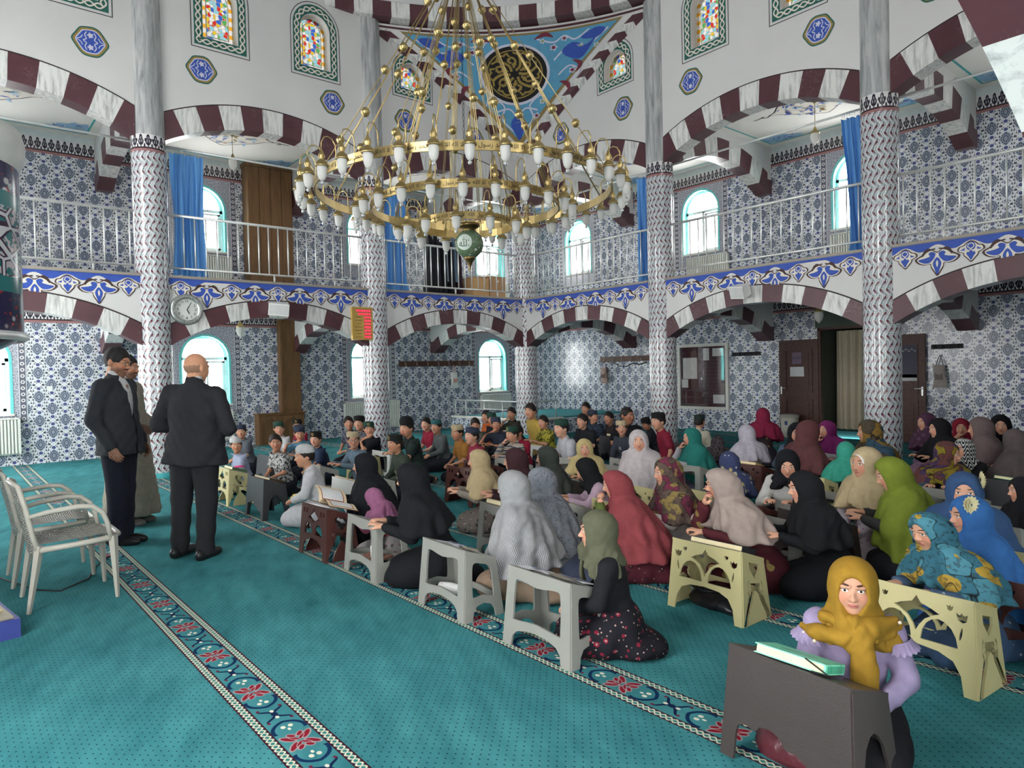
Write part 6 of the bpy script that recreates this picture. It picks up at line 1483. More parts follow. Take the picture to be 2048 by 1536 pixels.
def np_mesh(name,V,Q,mat,rest=None):
    me=bpy.data.meshes.new(name); nv,nf=len(V),len(Q); me.vertices.add(nv); me.vertices.foreach_set('co',np.ascontiguousarray(V,F32).ravel())
    me.loops.add(nf*4); me.loops.foreach_set('vertex_index',np.ascontiguousarray(Q,np.int32).ravel()); me.polygons.add(nf); me.polygons.foreach_set('loop_start',np.arange(0,nf*4,4,dtype=np.int32))
    me.polygons.foreach_set('use_smooth',np.ones(nf,bool)); me.materials.append(mat)
    if rest is not None:
        at=me.attributes.new('rest','FLOAT_VECTOR','POINT'); at.data.foreach_set('vector',np.ascontiguousarray(rest,F32).ravel())
    me.update(); me.validate(); return me
# ---------------------------------------------------------------- skin and cloth materials
_SK={}
def skin(c,beard=0,eyes=True,scale=1.,hair=(40,30,26)):
    k=(c,beard,eyes,scale)
    if k in _SK: return _SK[k]
    c=(int(c[0]*.9),int(c[1]*.86),int(c[2]*.84)); g=G('skin_%d_%d_%d'%c,.55,.3); x,y,z=g.attr('rest'); x=x*(1/scale); y=(y*(1/scale)-HC[1]); z=(z*(1/scale)-HC[2]); ax=g.abs(x); fr=y>.03
    n=g.noise(g.vec(x,y,z),30,2); col=g.mix(n,tuple(v*.93 for v in c),tuple(min(255,v*1.04) for v in c))
    ch=g.ell(ax,z,.042,-.03,.028,.024,1.5)*fr; col=g.mix(ch*.35,col,(min(255,c[0]+8),c[1]*.8,c[2]*.78))
    lipz=z+.0585; lip=g.ell(x,z,0.,-.0585,.0225,.0095,4.)*fr; col=g.mix(lip*.75,col,(176,96,92)); col=g.mix(g.ell(x,lipz-ax*.06,0.,0.,.022,.0013,3.)*fr,col,(96,44,44))
    col=g.mix(g.ell(ax,z,.0065,-.0395,.0042,.0026,3.)*(y>.075)*.8,col,(90,52,46))
    br=g.ell(ax,z-ax*.1,.031,.0255,.0185,.0036,3.)*fr; col=g.mix(br*.9,col,hair)
    ew=g.ell(ax,z,.031,.0045,.0132,.0068,6.)*fr; ei=g.ell(ax,z,.031,.005,.0058,.0062,6.)*fr; ep=g.ell(ax,z,.031,.005,.0026,.003,6.)*fr
    el=g.ell(ax,z,.031,.0068,.0152,.0075,6.)*fr*(z>.006)
    col=g.mix(el*.85,col,(44,30,28)); col=g.mix(ew,col,(226,222,216)); col=g.mix(ei,col,(62,40,28)); col=g.mix(ep,col,(14,10,10))
    if beard:
        bm=(z<-.03)*(y>-.01)*(1.-lip); nb=g.noise(g.vec(x,y,z),300,1); col=g.mix(bm*(.55+.35*beard)*g.ss(nb,.2,.6)*g.ss(z,-.02,-.05),col,(52,46,44)); mu=g.ell(ax,z,.012,-.046,.02,.0055,3.)*fr; col=g.mix(mu*.85,col,(36,28,26))
    g.col(col); g.b.inputs['Subsurface Weight'].default_value=0.; _SK[k]=g.m; return g.m
_CL={}
def cloth(c,pat=None,c2=(230,230,230),c3=None,sc=1.,rough=.85):
    k=(c,pat,c2,c3,sc)
    if k in _CL: return _CL[k]
    dk=lambda q:None if q is None else tuple(int(v*(.9-.08*v/255)) for v in q)
    c,c2,c3=dk(c),dk(c2),dk(c3)
    g=G('cloth_%d_%d_%d_%s'%(c+(pat or 'plain',)),rough,.15); x,y,z=g.attr('rest'); v=g.vec(x,y,z); n=g.noise(v,24,3); base=g.mix(n,tuple(q*.86 for q in c),tuple(min(255,q*1.06) for q in c))
    fine=g.noise(v,300,1)
    if pat=='dots':
        a=g.f('ARCTAN2',x,y)*(13.*sc); b=z*(75.*sc); ib=g.floor(b); m_=((g.frac(a*4.*.5+ib*.5)-.5)*(g.frac(b)-.5)>0.); base=g.mix(m_*.85,base,c2)
    elif pat=='floral':
        d=g.voro(v,14.*sc); m1=g.ss(d+n*.25,.42,.36); base=g.mix(m1,base,c2); base=g.mix(g.ss(d+n*.2,.22,.18),base,c3 or c); d2=g.voro(g.vec(x+.3,y,z),26.*sc); base=g.mix(g.ss(d2,.2,.16),base,c3 or c2)
    elif pat=='camo': k1=g.noise(v,26.*sc,2); k2=g.noise(g.vec(x+2.,y,z),34.*sc,3); base=g.mix(g.ss(k1,.52,.55),base,c2); base=g.mix(g.ss(k2,.57,.6),base,c3 or (30,30,34))
    elif pat=='stripes': s=g.frac(z*(16.*sc)+n*.2); base=g.mix(s>.7,base,c2); base=g.mix((s>.3)*(s<.42),base,c3 or c2)
    elif pat=='zigzag': s=g.sin(z*140.+g.sin(g.f('ARCTAN2',x,y)*9.)*4.); base=g.mix(s>.1,base,c2)
    elif pat=='swirl': k1=g.noise(v,10.*sc,3,.5,2.5); base=g.mix(g.sat((.03-g.abs(k1-.5))*40.),base,c2)
    elif pat=='patch': k1=g.noise(v,5.*sc,1); k2=g.noise(g.vec(x,y+3.,z),6.*sc,1); t=g.noise(v,40,2); base=g.mix(k1>.5,base,c2); base=g.mix(k2>.57,base,c3 or (60,60,60)); base=g.mix(g.ss(t,.55,.6)*.5,base,(40,44,50)); base=g.mix(g.sat((.012-g.abs(k1-.5))*90.),base,(24,24,26))
    elif pat=='sprig': d=g.voro(v,16.*sc); base=g.mix(g.ss(d+fine*.1,.2,.13),base,c2)
    g.col(g.mix(fine*.12,base,(20,20,20))); g.bump(fine,.002,.25); _CL[k]=g.m; return g.m
def solidmat(c): return plain(c,.85)
# head-worn lathe pieces -------------------------------------------------
def lathe_v(prof,c,n=28):
    V=[];Q=[]
    for r,z in prof:
        for j in range(n): a=2*PI*j/n; V.append((c[0]+r*math.cos(a)*.93,c[1]+r*math.sin(a)*1.1,c[2]+z))
    for i in range(len(prof)-1):
        for j in range(n): k=(j+1)%n; Q.append((i*n+j,i*n+k,(i+1)*n+k,(i+1)*n+j))
    return np.array(V,F32),np.array(Q,np.int32)
CAPS={'kufi':[(.088,0),(.091,.03),(.089,.062),(.08,.074),(.04,.08),(.001,.081)],'fez':[(.088,0),(.087,.035),(.083,.078),(.078,.084),(.001,.086)],'skull':[(.089,0),(.092,.02),(.087,.05),(.066,.078),(.035,.092),(.001,.096)],'beanie':[(.09,0),(.094,.03),(.09,.07),(.07,.105),(.03,.12),(.001,.122)]}
HAIRC=(26,20,18)
PEOPLE=[]
def person(label,x,y,rz,s=.9,pose='desk',look=None,yaw=0.,pitch=0.,roll=0.,lean=.12,sk=(206,160,132),scarf=None,smat=None,cap=None,cmat=None,emblem=None,top=None,tee=False,bottom=None,skirt=None,hair=True,eyes=True,beard=0,group=None,cat='child',extra=None):
    dist=math.hypot(x-CX,y-CY); lod='hi' if dist<4.9 else 'lo'
    if look is not None:
        a=math.atan2(look[1]-y,look[0]-x)-PI/2-rz; yaw=(a+PI)%(2*PI)-PI; yaw=max(-1.35,min(1.35,yaw))
    T=thing('person',label,cat,(x,y,0),rz,group); T.scale=(s,s,s)
    def put(name,VQ,mat,rigid=False):
        V,Q=VQ; P=pose_v(V,yaw,pitch,roll,lean) if not rigid else pose_v(V,yaw,pitch,roll,lean,-1,-.5)
        return ob(name,np_mesh(name,P,Q,mat,V),T)
    put('body',tpl('body',pose,lod),skin(sk,beard,eyes))
    put('shirt' if tee or not scarf else 'dress_top',tpl('tee' if tee else 'top',pose,lod),top)
    put('skirt' if skirt else 'trousers',tpl('skirt' if skirt else 'trousers',None,lod),skirt or bottom or cloth((44,46,56)))
    if scarf: put('headscarf',tpl('scarf',(scarf,pose),lod),smat)
    elif hair: put('hair',tpl('hair',None,lod),plain(HAIRC,.6))
    if cap:
        c=(0,HC[1]-.016,HC[2]+.042); put('cap',lathe_v(CAPS[cap],c),cmat,True)
        if emblem: put('cap_emblem',lathe_v([(.001,0),(.0,.0)],(0,0,0)) if False else emblem_v(c),plain((176,146,70),.5),True)
    if extra: extra(T,lambda n,VQ,m_,rg=True:put(n,VQ,m_,rg),s)
    PEOPLE.append((label,x,y)); return T
def emblem_v(c):
    V=[];Q=[]
    for j in range(12):
        a=2*PI*j/12
        for r in (.012,.018): V.append((c[0]+r*math.cos(a),c[1]+.1,c[2]+.042+r*1.2*math.sin(a)))
    for j in range(12): k=(j+1)%12; Q.append((2*j,2*j+1,2*k+1,2*k))
    return np.array(V,F32),np.array(Q,np.int32)
CW=cloth((222,222,222)); CN=cloth((58,66,86)); CG=cloth((44,78,66)); CGD=cloth((44,58,56)); CB=cloth((34,34,36)); CCR=cloth((214,194,156)); CT=cloth((62,112,118)); K1=cloth((50,54,66))
def hoodtext(txt,c,z):
    def f(T,put,s):
        tp=text_polys(txt,.07); V=[];Q=[]
        q=MB(); add_text(q,tp,lambda x,y:(x*.9,.075,z+y)); 
        for fc in range(len(q.f)): pass
        o=q.build('printed_number',plain(c,.8),T); 
        # wrap onto the chest: push each vertex out to the shirt surface
        Vt,Qt=tpl('top','desk','lo'); P=pose_v(Vt,0,0,0,.12); me=o.data; fr=P[(P[:,1]>0)]
        for v in me.vertices:
            d=(fr[:,0]-v.co.x)**2+(fr[:,2]-v.co.z)**2; near=fr[d<.02**2]; v.co.y=(near[:,1].max() if len(near) else fr[d.argmin(),1])+.006
    return f
hood20=hoodtext('20',(150,146,110),.37); hood10=hoodtext('10',(220,220,222),.42)
def glasses(T,put,s):
    V=[];Q=[]
    for sx in (-1,1):
        b=len(V)
        for j in range(14):
            a=2*PI*j/14
            for r in (.0175,.0205): V.append((sx*.031+r*1.1*math.cos(a),HC[1]+.102,HC[2]+.002+r*.9*math.sin(a)))
        for j in range(14): k=(j+1)%14; Q.append((b+2*j,b+2*j+1,b+2*k+1,b+2*k))
        b=len(V); V+=[(sx*.05,HC[1]+.1,HC[2]+.006),(sx*.05,HC[1]+.1,HC[2]+.003),(sx*.08,HC[1]-.01,HC[2]+.003),(sx*.08,HC[1]-.01,HC[2]+.006)]; Q.append((b,b+1,b+2,b+3))
    b=len(V); V+=[(-.012,HC[1]+.104,HC[2]+.007),(-.012,HC[1]+.104,HC[2]+.004),(.012,HC[1]+.104,HC[2]+.004),(.012,HC[1]+.104,HC[2]+.007)]; Q.append((b,b+1,b+2,b+3))
    put('glasses',(np.array(V,F32),np.array(Q,np.int32)),plain((60,52,44),.4))
def sph_v(c,r,n=10,sq=(1,1,1)):
    V=[];Q=[]; m_=n//2+1
    for i in range(m_+1):
        t=PI*i/m_
        for j in range(n): a=2*PI*j/n; V.append((c[0]+sq[0]*r*math.sin(t)*math.cos(a),c[1]+sq[1]*r*math.sin(t)*math.sin(a),c[2]+sq[2]*r*math.cos(t)))
    for i in range(m_):
        for j in range(n): k=(j+1)%n; Q.append((i*n+j,(i+1)*n+j,(i+1)*n+k,i*n+k))
    return np.array(V,F32),np.array(Q,np.int32)
def buttons(T,put,s):
    for x,y,z in ((.215,.13,.44),(.2,.2,.43),(.17,.06,.5)): put('button',sph_v((x,y,z),.011,8,(1,1,.5)),plain((120,118,116),.4),False)
def beads(T,put,s):
    for k in range(26):
        a=-1.3+2.6*k/25; z=.515+.035*math.cos(a)*-.6+.012*(k%2); put('bead',sph_v((.15*math.sin(a),-.01+.135*math.cos(a),z),.005,6),plain((150,148,150),.25,.5,.6),False)
def underscarf(T,put,s):
    V=[];Q=[]
    for j in range(17):
        a=PI*(j/16)
        for r,y in ((1.0,.072),(.9,.09)): V.append((HC[0]+.062*r*math.cos(a),HC[1]+y,HC[2]+.012+.062*r*math.sin(a)))
    for j in range(16): Q.append((2*j,2*j+1,2*j+3,2*j+2))
    put('under_scarf',(np.array(V,F32),np.array(Q,np.int32)),plain((228,226,224),.8))
def flower(T,put,s):
    V=[];Q=[]
    for ring,(n,r,yy) in enumerate(((14,.062,0),(11,.046,.008),(8,.03,.014))):
        for k in range(n):
            a=2*PI*k/n+.2*ring; c,d=math.cos(a),math.sin(a); b=len(V); w=.28*r
            ox,oy,oz=-.075-yy,HC[1]+.03,HC[2]+.085
            for (p,q,e) in ((.15,-.3,0),(.7,-1,.004),(1,0,.01),(.7,1,.004)): X=p*r*c-q*w*d; Z=p*r*d+q*w*c; V.append((ox-X*.25-e-.008,oy+X*.95,oz+Z*.9+.12*0))
            Q.append((b,b+1,b+2,b+3))
    put('flower_pin',(np.array(V,F32),np.array(Q,np.int32)),plain((214,204,160),.7))
def tails(c):
    def f(T,put,s):
        for x0,x1,z1 in ((.02,.055,.36),(.05,.1,.38)):
            V=[];Q=[]; n=10
            for i in range(n+1):
                t=i/n; z=.615-(.615-z1)*t; y=.10+.035*math.sin(PI*t*.8); 
                for k,(dx,dy) in enumerate(((-.022,0),(-.008,.014),(.008,.012),(.022,0),(.0,-.012))): V.append((x0+(x1-x0)*t+dx*(1+.3*t),y+dy,z))
            for i in range(n):
                for k in range(5): kk=(k+1)%5; Q.append((i*5+k,i*5+kk,(i+1)*5+kk,(i+1)*5+k))
            put('scarf_tail',(np.array(V,F32),np.array(Q,np.int32)),cloth(c),False)
    return f
def mustard(T,put,s):
    g=Gd(axis(-.25,.25,.008),axis(-.16,.26,.008),axis(.22,.66,.008))
    # wide folded collar and hanging tail
    d=None
    for (a,b,ra,rb) in (((-.16,-.01,.575),(-.06,.10,.58),.03,.036),((-.06,.10,.58),(.05,.125,.545),.036,.04),((.05,.125,.545),(.15,.06,.53),.04,.034),((.15,.06,.53),(.2,-.02,.52),.034,.02),((-.15,.0,.59),(.0,.12,.61),.026,.03),((.0,.12,.61),(.12,.06,.6),.03,.024),((-.14,.03,.55),(.02,.13,.51),.022,.03),((-.02,.125,.56),(-.03,.135,.42),.045,.05),((-.03,.135,.42),(-.025,.15,.27),.05,.052)):
        q=cap_(g,a,b,ra,rb); d=q if d is None else smn(d,q,.012)
    d=d+.004*np.sin(g.Z*90+g.X*60+4*np.sin(g.X*30))*np.clip((g.Z-.47)*12,0,1)+.005*np.sin(g.X*120+g.Z*6)*np.clip((.5-g.Z)*8,0,1)
    d=smx(d,.25+.02*np.sin(g.X*40)-g.Z,.01); d=smx(d,g.Y-.185,.02)
    d=smx(d,-torso(g,.006),.01); V,Q=surfnet(g,d); V=relax(V,Q,1,.4); put('scarf_folds',(V,Q),cloth((188,142,48)),False)
    for sx in (-1,1):      # shoulder ruffles
        V=[];Q=[]; n=44
        for i in range(n+1):
            t=i/n; a=-1.5+3.4*t
            c=np.array((sx*.165,-.02,.50)); R=.068
            for k,(rr,dz) in enumerate(((.058,.01),(.075,-.012),(.088+.012*math.sin(t*70),-.03+.006*math.cos(t*70)))): V.append((c[0]+sx*rr*math.cos(a)*.95,c[1]+rr*math.sin(a)*1.1,c[2]+dz+.05*math.cos(a)*.3))
        for i in range(n):
            for k in range(2): Q.append((i*3+k,i*3+k+1,i*3+k+4,i*3+k+3))
        put('sleeve_ruffle',(np.array(V,F32),np.array(Q,np.int32)),cloth((186,168,212)),False)
    for k,(x,y,z) in enumerate(((-.175,.03,.6),(.16,.09,.50),(.2,.03,.51))): put('pearl',sph_v((x,y,z),.008,8),plain((226,206,180),.3),False)

def goldtrim(T,put,s):
    g_=plain((206,180,96),.6); Vt,Qt=tpl('top','lap','hi')
    for x0 in (-.03,.03):
        V=[];Q=[]; n=16
        for i in range(n+1):
            z=.59-.33*i/n
            for dx in (-.011,.011):
                x=x0*(1+.6*i/n)+dx; d=(Vt[:,0]-x)**2+(Vt[:,2]-z)**2; nr=Vt[(d<.016**2)&(Vt[:,1]>-.02)]; V.append((x,(nr[:,1].max() if len(nr) else .05)+.006,z))
        for i in range(n): Q.append((2*i,2*i+1,2*i+3,2*i+2))
        put('gold_trim',(np.array(V,F32),np.array(Q,np.int32)),g_,False)
person('boy in white skullcap and light blue shirt beside bald man',2.57,-7.17,-3.229,0.861,look=(11.56,-10.13),pose='lap',sk=(196,148,116),cap='skull',cmat=CW,top=cloth((176,186,216)),bottom=K1,group='kneeling boys')
person('boy in navy cap and grey tee behind the white skullcap boy',0.90,-6.54,-3.142,0.913,look=(4.9,-8.7),pose='lap',sk=(204,156,126),cap='kufi',cmat=CN,top=cloth((96,102,112)),tee=True,group='kneeling boys')
person('boy with short dark hair in black and white leaf shirt',3.21,-6.90,-3.054,0.932,look=(11.56,-10.13),pose='lap',sk=(190,140,112),top=cloth((206,206,204),'camo',(40,40,44),(120,120,124)),tee=True,group='kneeling boys')
person('boy in white cap and white robe with gold trim',4.99,-7.26,-3.752,0.941,look=(4.9,-8.7),pose='lap',sk=(206,160,132),cap='skull',cmat=CW,top=cloth((228,228,232)),extra=goldtrim,skirt=cloth((222,222,228)),group='kneeling boys')
person('boy in green cap and white shirt before the wooden cabinet',1.16,-6.06,-3.054,0.946,look=(11.56,-10.13),pose='lap',sk=(206,158,130),cap='kufi',cmat=CG,top=cloth((214,214,216)),tee=True,group='kneeling boys')
person('boy in black cap and crimson shirt mostly hidden by cabinet',0.59,-5.52,-3.142,0.921,look=(4.9,-8.7),pose='lap',sk=(200,150,122),cap='kufi',cmat=CB,emblem=1,top=cloth((170,40,70)),tee=True,group='kneeling boys')
person('boy in navy cap and blue tee biting his hand',2.03,-6.10,-3.054,0.931,look=(11.56,-10.13),pose='chin',pitch=-.2,sk=(200,150,122),cap='kufi',cmat=CN,top=cloth((92,140,164)),tee=True,group='kneeling boys')
person('boy in black emblem cap and navy tee looking left',2.89,-6.22,-3.491,0.884,look=(4.9,-8.7),pose='lap',sk=(214,168,142),cap='kufi',cmat=CB,emblem=1,top=cloth((44,56,84)),tee=True,group='kneeling boys')
person('dark haired boy in grey print shirt left of second column',1.28,-4.95,-2.967,0.967,look=(11.56,-10.13),pose='lap',sk=(206,158,130),top=cloth((92,90,110),'camo',(140,138,150)),tee=True,group='kneeling boys')
person('boy in black cap just before the second column',1.76,-4.99,-3.142,0.999,look=(4.9,-8.7),pose='lap',sk=(210,164,136),cap='kufi',cmat=CB,top=cloth((120,122,130),'camo',(70,72,84)),tee=True,group='kneeling boys')
person('boy in dark green cap and black tee hands at mouth',2.51,-5.24,-3.142,0.946,look=(11.56,-10.13),pose='clasp',sk=(206,158,130),cap='kufi',cmat=CG,emblem=1,top=cloth((34,36,42)),tee=True,group='kneeling boys')
person('boy in pale cream cap and glasses with grey vest',3.68,-6.09,-3.142,0.921,look=(11.56,-10.13),pose='desk',sk=(206,160,134),cap='kufi',cmat=CCR,top=cloth((110,132,150)),extra=glasses,group='kneeling boys')
person('boy in tall black hat and dark green jersey',3.60,-5.23,-3.403,1.037,look=(4.9,-8.7),pose='chin',sk=(206,158,130),cap='beanie',cmat=CB,top=cloth((42,58,54),'camo',(30,40,40)),tee=True,group='kneeling boys')
person('boy in black emblem cap and green hoodie numbered 20',4.60,-6.00,-3.316,0.933,look=(4.9,-8.7),pose='lap',sk=(196,148,118),cap='kufi',cmat=CB,emblem=1,top=cloth((62,72,62)),extra=hood20,group='kneeling boys')
person('boy in crimson shirt without cap beside teal cap boy',2.35,-4.13,-3.316,0.932,look=(4.9,-8.7),pose='lap',sk=(216,172,148),top=cloth((176,44,70)),tee=True,group='kneeling boys')
person('boy in teal cap and grey collared shirt',2.87,-4.28,-3.403,0.925,look=(4.9,-8.7),pose='lap',sk=(206,160,132),cap='kufi',cmat=CT,top=cloth((92,98,100)),group='kneeling boys')
person('boy in cream cap and mustard orange shirt',4.00,-4.69,-3.403,0.927,look=(4.9,-8.7),pose='lap',sk=(200,152,124),cap='kufi',cmat=CCR,top=cloth((186,126,60)),tee=True,group='kneeling boys')
person('boy in navy cap and maroon shirt looking up',4.62,-4.91,-3.491,0.935,look=(4.9,-8.7),pose='lap',pitch=.1,sk=(214,170,146),cap='kufi',cmat=CN,top=cloth((160,50,76)),tee=True,group='kneeling boys')
person('dark haired boy in camouflage shirt looking down',2.93,-3.61,-3.142,0.920,look=(11.56,-10.13),pose='lap',pitch=-.2,sk=(196,148,120),top=cloth((110,110,100),'camo',(60,62,60)),tee=True,group='kneeling boys')
person('boy in orange sports shirt near corner platform',2.04,-2.68,-3.316,0.959,look=(4.9,-8.7),pose='lap',sk=(206,158,130),top=cloth((230,110,50)),tee=True,group='kneeling boys')
person('boy in green cap hidden behind boy in orange',2.51,-2.94,-3.229,0.947,look=(11.56,-10.13),pose='lap',sk=(200,150,122),cap='kufi',cmat=CG,top=cloth((40,40,46)),tee=True,group='kneeling boys')
person('boy in navy cap and dark tee covering his nose',3.31,-3.50,-3.054,0.933,look=(11.56,-10.13),pose='chin',sk=(190,140,112),cap='kufi',cmat=CN,top=cloth((48,54,70)),tee=True,group='kneeling boys')
person('boy in green cap and striped sweater leaning on hand',4.62,-4.24,-3.491,0.898,look=(4.9,-8.7),pose='chin',sk=(206,160,134),cap='kufi',cmat=CG,emblem=1,top=cloth((206,200,190),'stripes',(70,76,96),(190,130,80)),group='kneeling boys')
person('boy in olive dark tee with hand at his ear',1.97,-2.03,-3.491,0.976,look=(4.9,-8.7),pose='chin',sk=(206,158,130),top=cloth((58,60,50)),tee=True,group='kneeling boys')
person('boy in yellow tee sitting tall before corner column',3.02,-2.48,-3.403,1.116,look=(4.9,-8.7),pose='side',sk=(206,160,132),top=cloth((226,190,90),'sprig',(150,110,60)),tee=True,bottom=cloth((200,176,110)),group='kneeling boys')
person('boy in yellow leaf print shirt right of corner column',3.62,-2.76,-3.491,0.924,look=(4.9,-8.7),pose='desk',sk=(206,160,132),top=cloth((206,196,70),'camo',(90,96,40)),tee=True,group='kneeling boys')
person('boy in red tee hidden behind striped sweater boy',4.35,-3.93,-3.229,0.884,look=(4.9,-8.7),pose='lap',sk=(200,152,124),top=cloth((176,40,66)),tee=True,group='kneeling boys')
person('plump boy in green cap and white tee',5.21,-3.89,-3.526,1.012,look=(4.9,-8.7),pose='lap',sk=(220,178,154),cap='kufi',cmat=CG,top=cloth((206,206,216)),tee=True,group='kneeling boys')
person('tall dark haired boy at the far back of right coat rack',2.43,-0.56,-3.229,1.011,look=(4.9,-8.7),pose='lap',sk=(206,158,130),top=cloth((60,66,80)),tee=True,group='kneeling boys')
person('boy in navy cap and blue grey tee looking right',3.50,-1.56,-2.967,0.939,look=(10,-3),pose='lap',sk=(206,158,130),cap='kufi',cmat=CN,top=cloth((70,82,104),'camo',(50,60,80)),tee=True,group='kneeling boys')
person('pale faced boy in black tee left of navy cap boy',4.23,-2.52,-3.142,0.961,look=(4.9,-8.7),pose='lap',sk=(214,168,142),top=cloth((36,38,44)),tee=True,group='kneeling boys')
person('dark haired boy leaning on a book by the far wall',3.93,-1.57,-3.491,0.925,look=(4.9,-8.7),pose='lap',sk=(196,148,120),top=cloth((58,52,54)),tee=True,group='kneeling boys')
person('boy in black shirt turned right by the coat rack',4.82,-2.25,-2.618,1.083,look=(10,-3),pose='lap',sk=(170,122,94),top=cloth((30,30,34)),tee=True,group='kneeling boys')
person('boy in cream cap and slate sweater with white number',5.23,-2.79,-3.229,0.907,look=(11.56,-10.13),pose='lap',sk=(206,160,134),cap='kufi',cmat=CCR,top=cloth((66,72,84)),bottom=cloth((150,150,156)),extra=hood10,group='kneeling boys')
person('boy in dark clothes bent down left of red shirt boy',4.64,-1.46,-4.189,0.838,look=(4.9,-8.7),pose='lap',pitch=-.3,sk=(180,132,104),top=cloth((38,40,48),'camo',(60,64,80)),cap='kufi',cmat=CB,group='kneeling boys')
person('boy in black cap and red tee before the fourth column',5.70,-2.51,-3.840,1.038,look=(4.9,-8.7),pose='side',sk=(210,164,138),cap='kufi',cmat=CB,top=cloth((150,40,62)),tee=True,bottom=cloth((52,62,88)),group='kneeling boys')
person('boy in dark cap and cream sweater seen from behind',5.55,-1.52,0.175,0.921,pose='lap',sk=(200,150,122),cap='kufi',cmat=CGD,top=cloth((214,208,186)),bottom=cloth((60,60,64)),group='kneeling boys')
person('girl in long black veil behind the pink scarf girl',6.08,-7.17,-3.578,0.936,look=(4.9,-8.7),sk=(218,172,146),scarf='long',smat=cloth((28,30,36)),top=cloth((30,32,38)),skirt=cloth((32,34,40)),group='kneeling girls')
person('small girl in pink scarf bent over the open book',6.60,-7.37,-4.189,0.679,look=(4.9,-8.7),sk=(218,172,146),pose='desk',pitch=-.45,scarf='cape',smat=cloth((178,110,150)),top=cloth((196,96,110)),skirt=cloth((176,168,170),'floral',(90,84,88),(200,100,120)),group='kneeling girls')
person('older girl in black veil and buttoned black coat',7.44,-7.45,-3.752,1.023,look=(4.4,-9.9),sk=(218,172,146),pose='desk',lean=.22,scarf='cape',smat=cloth((26,28,32)),top=cloth((30,32,36)),skirt=cloth((28,30,34)),extra=buttons,group='kneeling girls')
person('girl in straw beige scarf and leaf print dress',6.46,-6.19,-3.752,0.901,look=(4.3,-8.9),sk=(218,172,146),scarf='cape',smat=cloth((206,184,140)),top=cloth((150,140,128),'floral',(90,84,80),(190,180,168)),skirt=cloth((120,110,104),'floral',(60,58,60),(190,180,170)),group='kneeling girls')
person('girl in dark maroon scarf behind the dotted scarf',6.97,-6.16,-3.752,0.956,look=(4.6,-8.6),sk=(218,172,146),scarf='cape',smat=cloth((72,46,50)),top=cloth((64,44,48)),skirt=cloth((60,44,48)),group='kneeling girls')
person('girl in long white scarf with dark houndstooth dots',8.13,-7.17,-4.189,0.980,look=(4.9,-8.7),sk=(218,172,146),pose='lap',scarf='long',smat=cloth((214,214,216),'dots',(90,92,100)),top=cloth((150,156,170)),skirt=cloth((168,142,120)),group='kneeling girls')
person('girl in pale grey patterned scarf and periwinkle dress',7.99,-6.79,-4.189,0.941,look=(4.9,-8.7),sk=(218,172,146),pose='lap',scarf='long',smat=cloth((150,154,164),'swirl',(100,104,114)),top=cloth((130,142,176)),skirt=cloth((128,140,176)),group='kneeling girls')
person('girl in dark green grey scarf with profile showing',6.89,-5.71,-3.752,0.922,look=(4.4,-8.2),sk=(218,172,146),scarf='cape',smat=cloth((66,72,68)),top=cloth((52,56,56)),skirt=cloth((54,58,58)),group='kneeling girls')
person('girl in pale yellow scarf smiling at the camera',6.46,-4.82,-2.967,0.893,look=(11.56,-10.13),sk=(218,172,146),scarf='cape',smat=cloth((222,200,140)),top=cloth((206,196,190)),skirt=cloth((170,150,140)),group='kneeling girls')
person('girl in black scarf and lilac blouse bent away',7.44,-5.72,-3.840,0.860,look=(5.5,-7.6),sk=(218,172,146),pitch=-.35,scarf='wrap',smat=cloth((24,26,30)),top=cloth((206,176,196),'floral',(170,140,170),(220,206,216)),skirt=cloth((40,36,40)),group='kneeling girls')
person('girl in rose red scarf with green sleeves',8.42,-6.33,-3.927,0.935,look=(6,-9),sk=(218,172,146),pose='clasp',lean=.3,scarf='long',smat=cloth((158,72,78)),top=cloth((104,120,62)),skirt=cloth((96,40,52),'floral',(60,30,40),(150,120,110)),group='kneeling girls')
person('girl in olive scarf and black dress kneeling at front',9.09,-7.44,-4.014,0.875,look=(6.3,-10.6),sk=(218,172,146),pose='lap',lean=.05,scarf='wrap',smat=cloth((104,106,84)),top=cloth((34,34,40)),skirt=cloth((36,34,42),'floral',(150,36,60),(200,170,160),1.3),extra=tails((104,106,84)),group='kneeling girls')
person('girl in long white veil smiling at the camera',6.94,-4.50,-3.054,1.007,look=(11.56,-10.13),sk=(218,172,146),pose='lap',scarf='long',smat=cloth((222,212,214)),top=cloth((206,200,204)),skirt=cloth((206,200,206)),group='kneeling girls')
person('girl in teal scarf with a hand at her mouth',6.83,-3.35,-3.840,0.921,look=(5,-6.7),sk=(218,172,146),pose='chin',scarf='long',smat=cloth((44,132,122)),top=cloth((214,208,214),'floral',(150,150,170),(200,196,206)),skirt=cloth((120,124,150)),group='kneeling girls')
person('girl in rainbow striped scarf and white floral blouse',8.40,-5.87,-3.752,0.965,look=(6.4,-9.6),sk=(218,172,146),pose='desk',scarf='cape',smat=cloth((104,86,76),'patch',(120,50,72),(150,128,76),1.6),top=cloth((206,196,190),'sprig',(120,90,100)),skirt=cloth((206,200,196),'sprig',(110,90,96)),group='kneeling girls')
person('girl in mauve beige scarf and maroon gold dress',9.08,-5.98,-3.752,0.997,look=(6.2,-8.5),sk=(218,172,146),pose='chin',lean=.34,scarf='cape',smat=cloth((184,164,156)),top=cloth((92,40,48),'floral',(150,126,70),(60,44,48),.7),skirt=cloth((84,34,44),'floral',(160,136,80),(84,34,44),.7),group='kneeling girls')
person('girl in white lilac scarf turned away from camera',7.23,-2.90,1.047,0.940,sk=(218,172,146),pose='desk',scarf='cape',smat=cloth((206,200,214)),top=cloth((196,184,172)),skirt=cloth((176,166,160)),group='kneeling girls')
